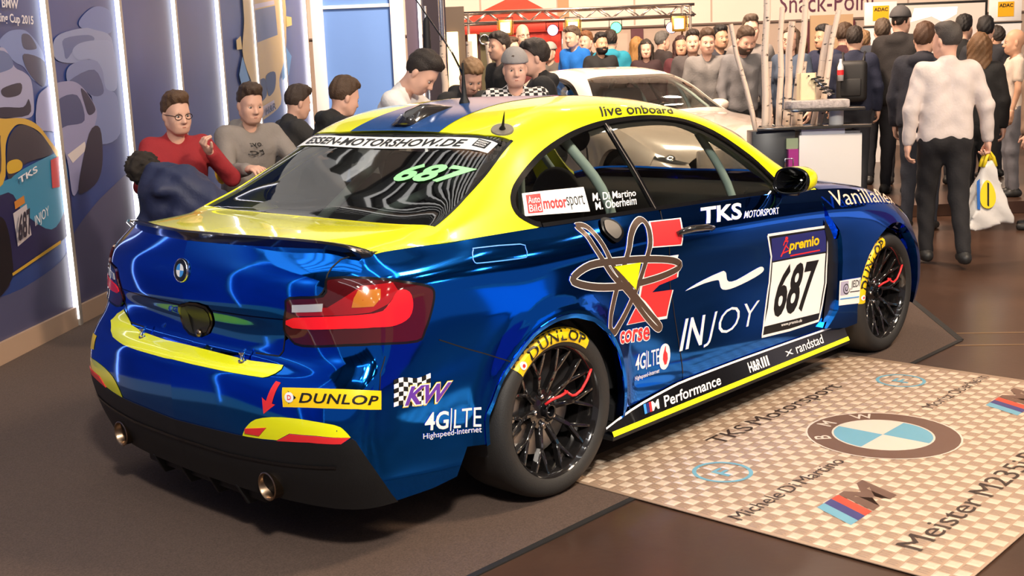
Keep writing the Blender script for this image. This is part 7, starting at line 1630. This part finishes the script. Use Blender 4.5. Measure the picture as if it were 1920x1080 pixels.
hp(3.95, 13.6, .12, 1.82, 150, 'person in maroon jacket facing away behind the backpack wearer', group=GR, skin=FAIR, top=(.05, .010, .016), hair=BRN, style='short', fit=.03)
p = hp(3.67, 12.25, .12, 1.74, 175, 'person in navy jacket wearing a black backpack', group=GR, skin=FAIR, top=NAVY, hair=DBR, style='short', fit=.03)
bk = MB().box((-.32, -.15, 1.0), (-.14, .15, 1.42)).build('backpack', mat('backpack_black', (.012, .011, .011), rough=.6), None, bevel=.05, seg=3); bk.location = p.location; bk.rotation_euler = p.rotation_euler; tag(bk, 'black backpack worn over the navy jacket in the aisle', 'backpack')
MB().box((-.335, -.10, 1.06), (-.30, .10, 1.24)).build('front_pocket', mat('backpack_black', (.012, .011, .011)), bk, bevel=.015); b = MB(); [b.tube([(-.16, s * .10, 1.38), (-.02, s * .11, 1.50), (.13, s * .11, 1.38), (.12, s * .13, 1.15), (-.14, s * .13, 1.03)], .014, 6) for s in (1,)]; b.build('strap', mat('backpack_black', (.012, .011, .011)), bk, True); b = MB(); b.tube([(-.16, -.10, 1.38), (-.02, -.11, 1.50), (.13, -.11, 1.38), (.12, -.13, 1.15), (-.14, -.13, 1.03)], .014, 6); b.build('strap', mat('backpack_black', (.012, .011, .011)), bk, True)
bt = empty('drink_bottle', hall(3.70, 11.85, 0), 0, 'white and red drink bottle standing out of the backpack', 'bottle'); bt.location = p.location; bt.rotation_euler = p.rotation_euler
MB().lathe([(.001, 1.22), (.030, 1.22), (.032, 1.36), (.014, 1.41), (.012, 1.44), (.001, 1.44)], 14, 'z', (-.36, .10, 0)).build('bottle_body', mat('bottle_white', (.7, .68, .68), rough=.3), bt, True); MB().lathe([(.033, 1.28), (.033, 1.33)], 14, 'z', (-.36, .10, 0)).build('bottle_label', M_REDP, bt, True)
hp(4.36, 14.2, .12, 1.74, 170, 'person glimpsed just left of the long black coat', group=GR, skin=FAIR, top=(.08, .03, .025), hair=BLD, style='short')
hp(4.30, 13.3, .12, 1.84, 180, 'person in dark jacket facing away under the left club sign', group=GR, skin=FAIR, top=(.03, .035, .05), hair=(.09, .05, .03), style='short', fit=.03)
hp(4.16, 12.3, .12, 1.92, 160, 'tall person in black coat and grey cap facing away', group=GR, skin=FAIR, top=(.014, .011, .011), hair=DBR, style='cap', cap_col=(.075, .07, .072), hood=True, fit=.045, hem=.78, bulk=1.12)
hp(3.75, 10.45, 0, 1.82, 165, 'person in navy hooded jacket directly left of the white shirt', group=GR, skin=FAIR, top=(.010, .011, .020), bot=(.018, .022, .035), hair=(.085, .04, .02), style='thick', fit=.035, hood=True, bulk=1.08)
wm = person((5.44, -.03, 0), 1.77, R_(38), 'person in white shirt walking away and carrying the shopping bag', group=GR, skin=PINK, top=(.66, .58, .55), bot=(.012, .011, .013), hair=(.055, .045, .040), style='crop', legs='stride', h=.014, hem=.76, bulk=1.05, hyaw=.55, neck=.03, fit=.022, armL=((-.08, .30, -1), (.10, .04, -1)), armR=((-.05, -.42, -1), (.12, -.12, -1)), hands=(1.0, .5))
ca, sa = math.cos(R_(38)), math.sin(R_(38)); ua = unitv((-.05, -.42, -1)) * .285 + unitv((.12, -.12, -1)) * .36; hx_, hy_, hz_ = ua[0] * 1.006, (-.172 + ua[1]) * 1.006, (1.435 + ua[2]) * 1.006
g.location = (5.44 + hx_ * ca - hy_ * sa, -.03 + hx_ * sa + hy_ * ca, hz_ - .795)
hp(5.10, 13.0, .12, 1.84, 160, 'person in black seen from behind in front of the screen', group=GR, skin=FAIR, top=BLKC, hair=BLK, style='short')
hp(5.18, 12.6, .12, 1.80, 180, 'person facing away at the right end of the screen', group=GR, skin=FAIR, top=(.02, .02, .025), hair=BLK, style='thick')
hp(4.31, 10.6, 0, 1.73, 175, 'person in black coat facing away just right of the white shirt', group=GR, skin=PINK, top=BLKC, hair=(.15, .075, .03), style='long', fem=True, fit=.03, bot=BLKC)
hp(5.72, 13.6, .12, 1.72, -120, 'person in grey sweater turned sideways under the right club sign', group=GR, skin=TAN, top=(.16, .16, .19), hair=DBR, style='short')
hp(5.12, 11.7, .12, 1.64, -80, 'person in cream t-shirt and grey jeans near the right edge', group=GR, skin=TAN, top=(.58, .48, .40), bot=(.13, .13, .15), hair=DBR, style='bald', sleeve='short')
hp(4.68, 10.2, 0, 1.66, -90, 'person in long beige coat cut by the right picture edge', group=GR, skin=FAIR, top=(.30, .20, .14), bot=(.30, .20, .14), hair=BRN, style='short', hem=.55, fit=.04)
# jacket thrown over a low stool
def jk(X):
    ds = [rc(X, a, c, r1, r2) for a, c, r1, r2 in (((0, 0, 1.03), (.07, -.16, .98), .11, .12), ((.07, -.16, .98), (.17, -.34, .86), .12, .10), ((-.03, -.04, .92), (.06, -.14, .84), .12, .12), ((.05, -.2, .84), (.14, -.36, .80), .10, .09), ((-.06, .02, .74), (.10, -.24, .72), .11, .10), ((-.09, -.16, .98), (.0, -.12, 1.04), .05, .05))]
    return uni(ds, .05) + .007 * np.sin(X[:, 2] * 40 + 4 * np.sin(X[:, 0] * 16)) + .005 * np.sin(X[:, 1] * 55 + X[:, 0] * 20)
v, f = net(jk, (-.3, -.55, .58), (.35, .2, 1.22), .02); j = from_py('jacket', v, f, mat('navy_jacket_cloth', (.016, .022, .065), rough=.6, bump=(30, .3)), None, True); j.location = (.49, 2.61, -.02); tag(j, 'navy jacket with grey stripe thrown over a stool', 'jacket')
b = MB(); b.tube([(.0, -.135, .985), (.075, -.255, .92), (.14, -.40, .83)], [.006, .026, .012], 8); b.build('reflective_stripe', mat('stripe_grey', (.22, .21, .22), rough=.5), j, True)
def fur(X): return ellp(X, (-.02, .14, 1.10), (.10, .10, .10)) + .008 * np.sin(X[:, 0] * 90 + 3 * np.sin(X[:, 2] * 70)) + .006 * np.sin(X[:, 1] * 110)
v, f = net(fur, (-.2, -.02, .95), (.15, .3, 1.25), .014); from_py('fur_collar', v, f, mat('fur_dark', (.02, .014, .010), rough=.9), j, True)
stool(.52, 2.50, .64, 'bar stool under the thrown navy jacket')
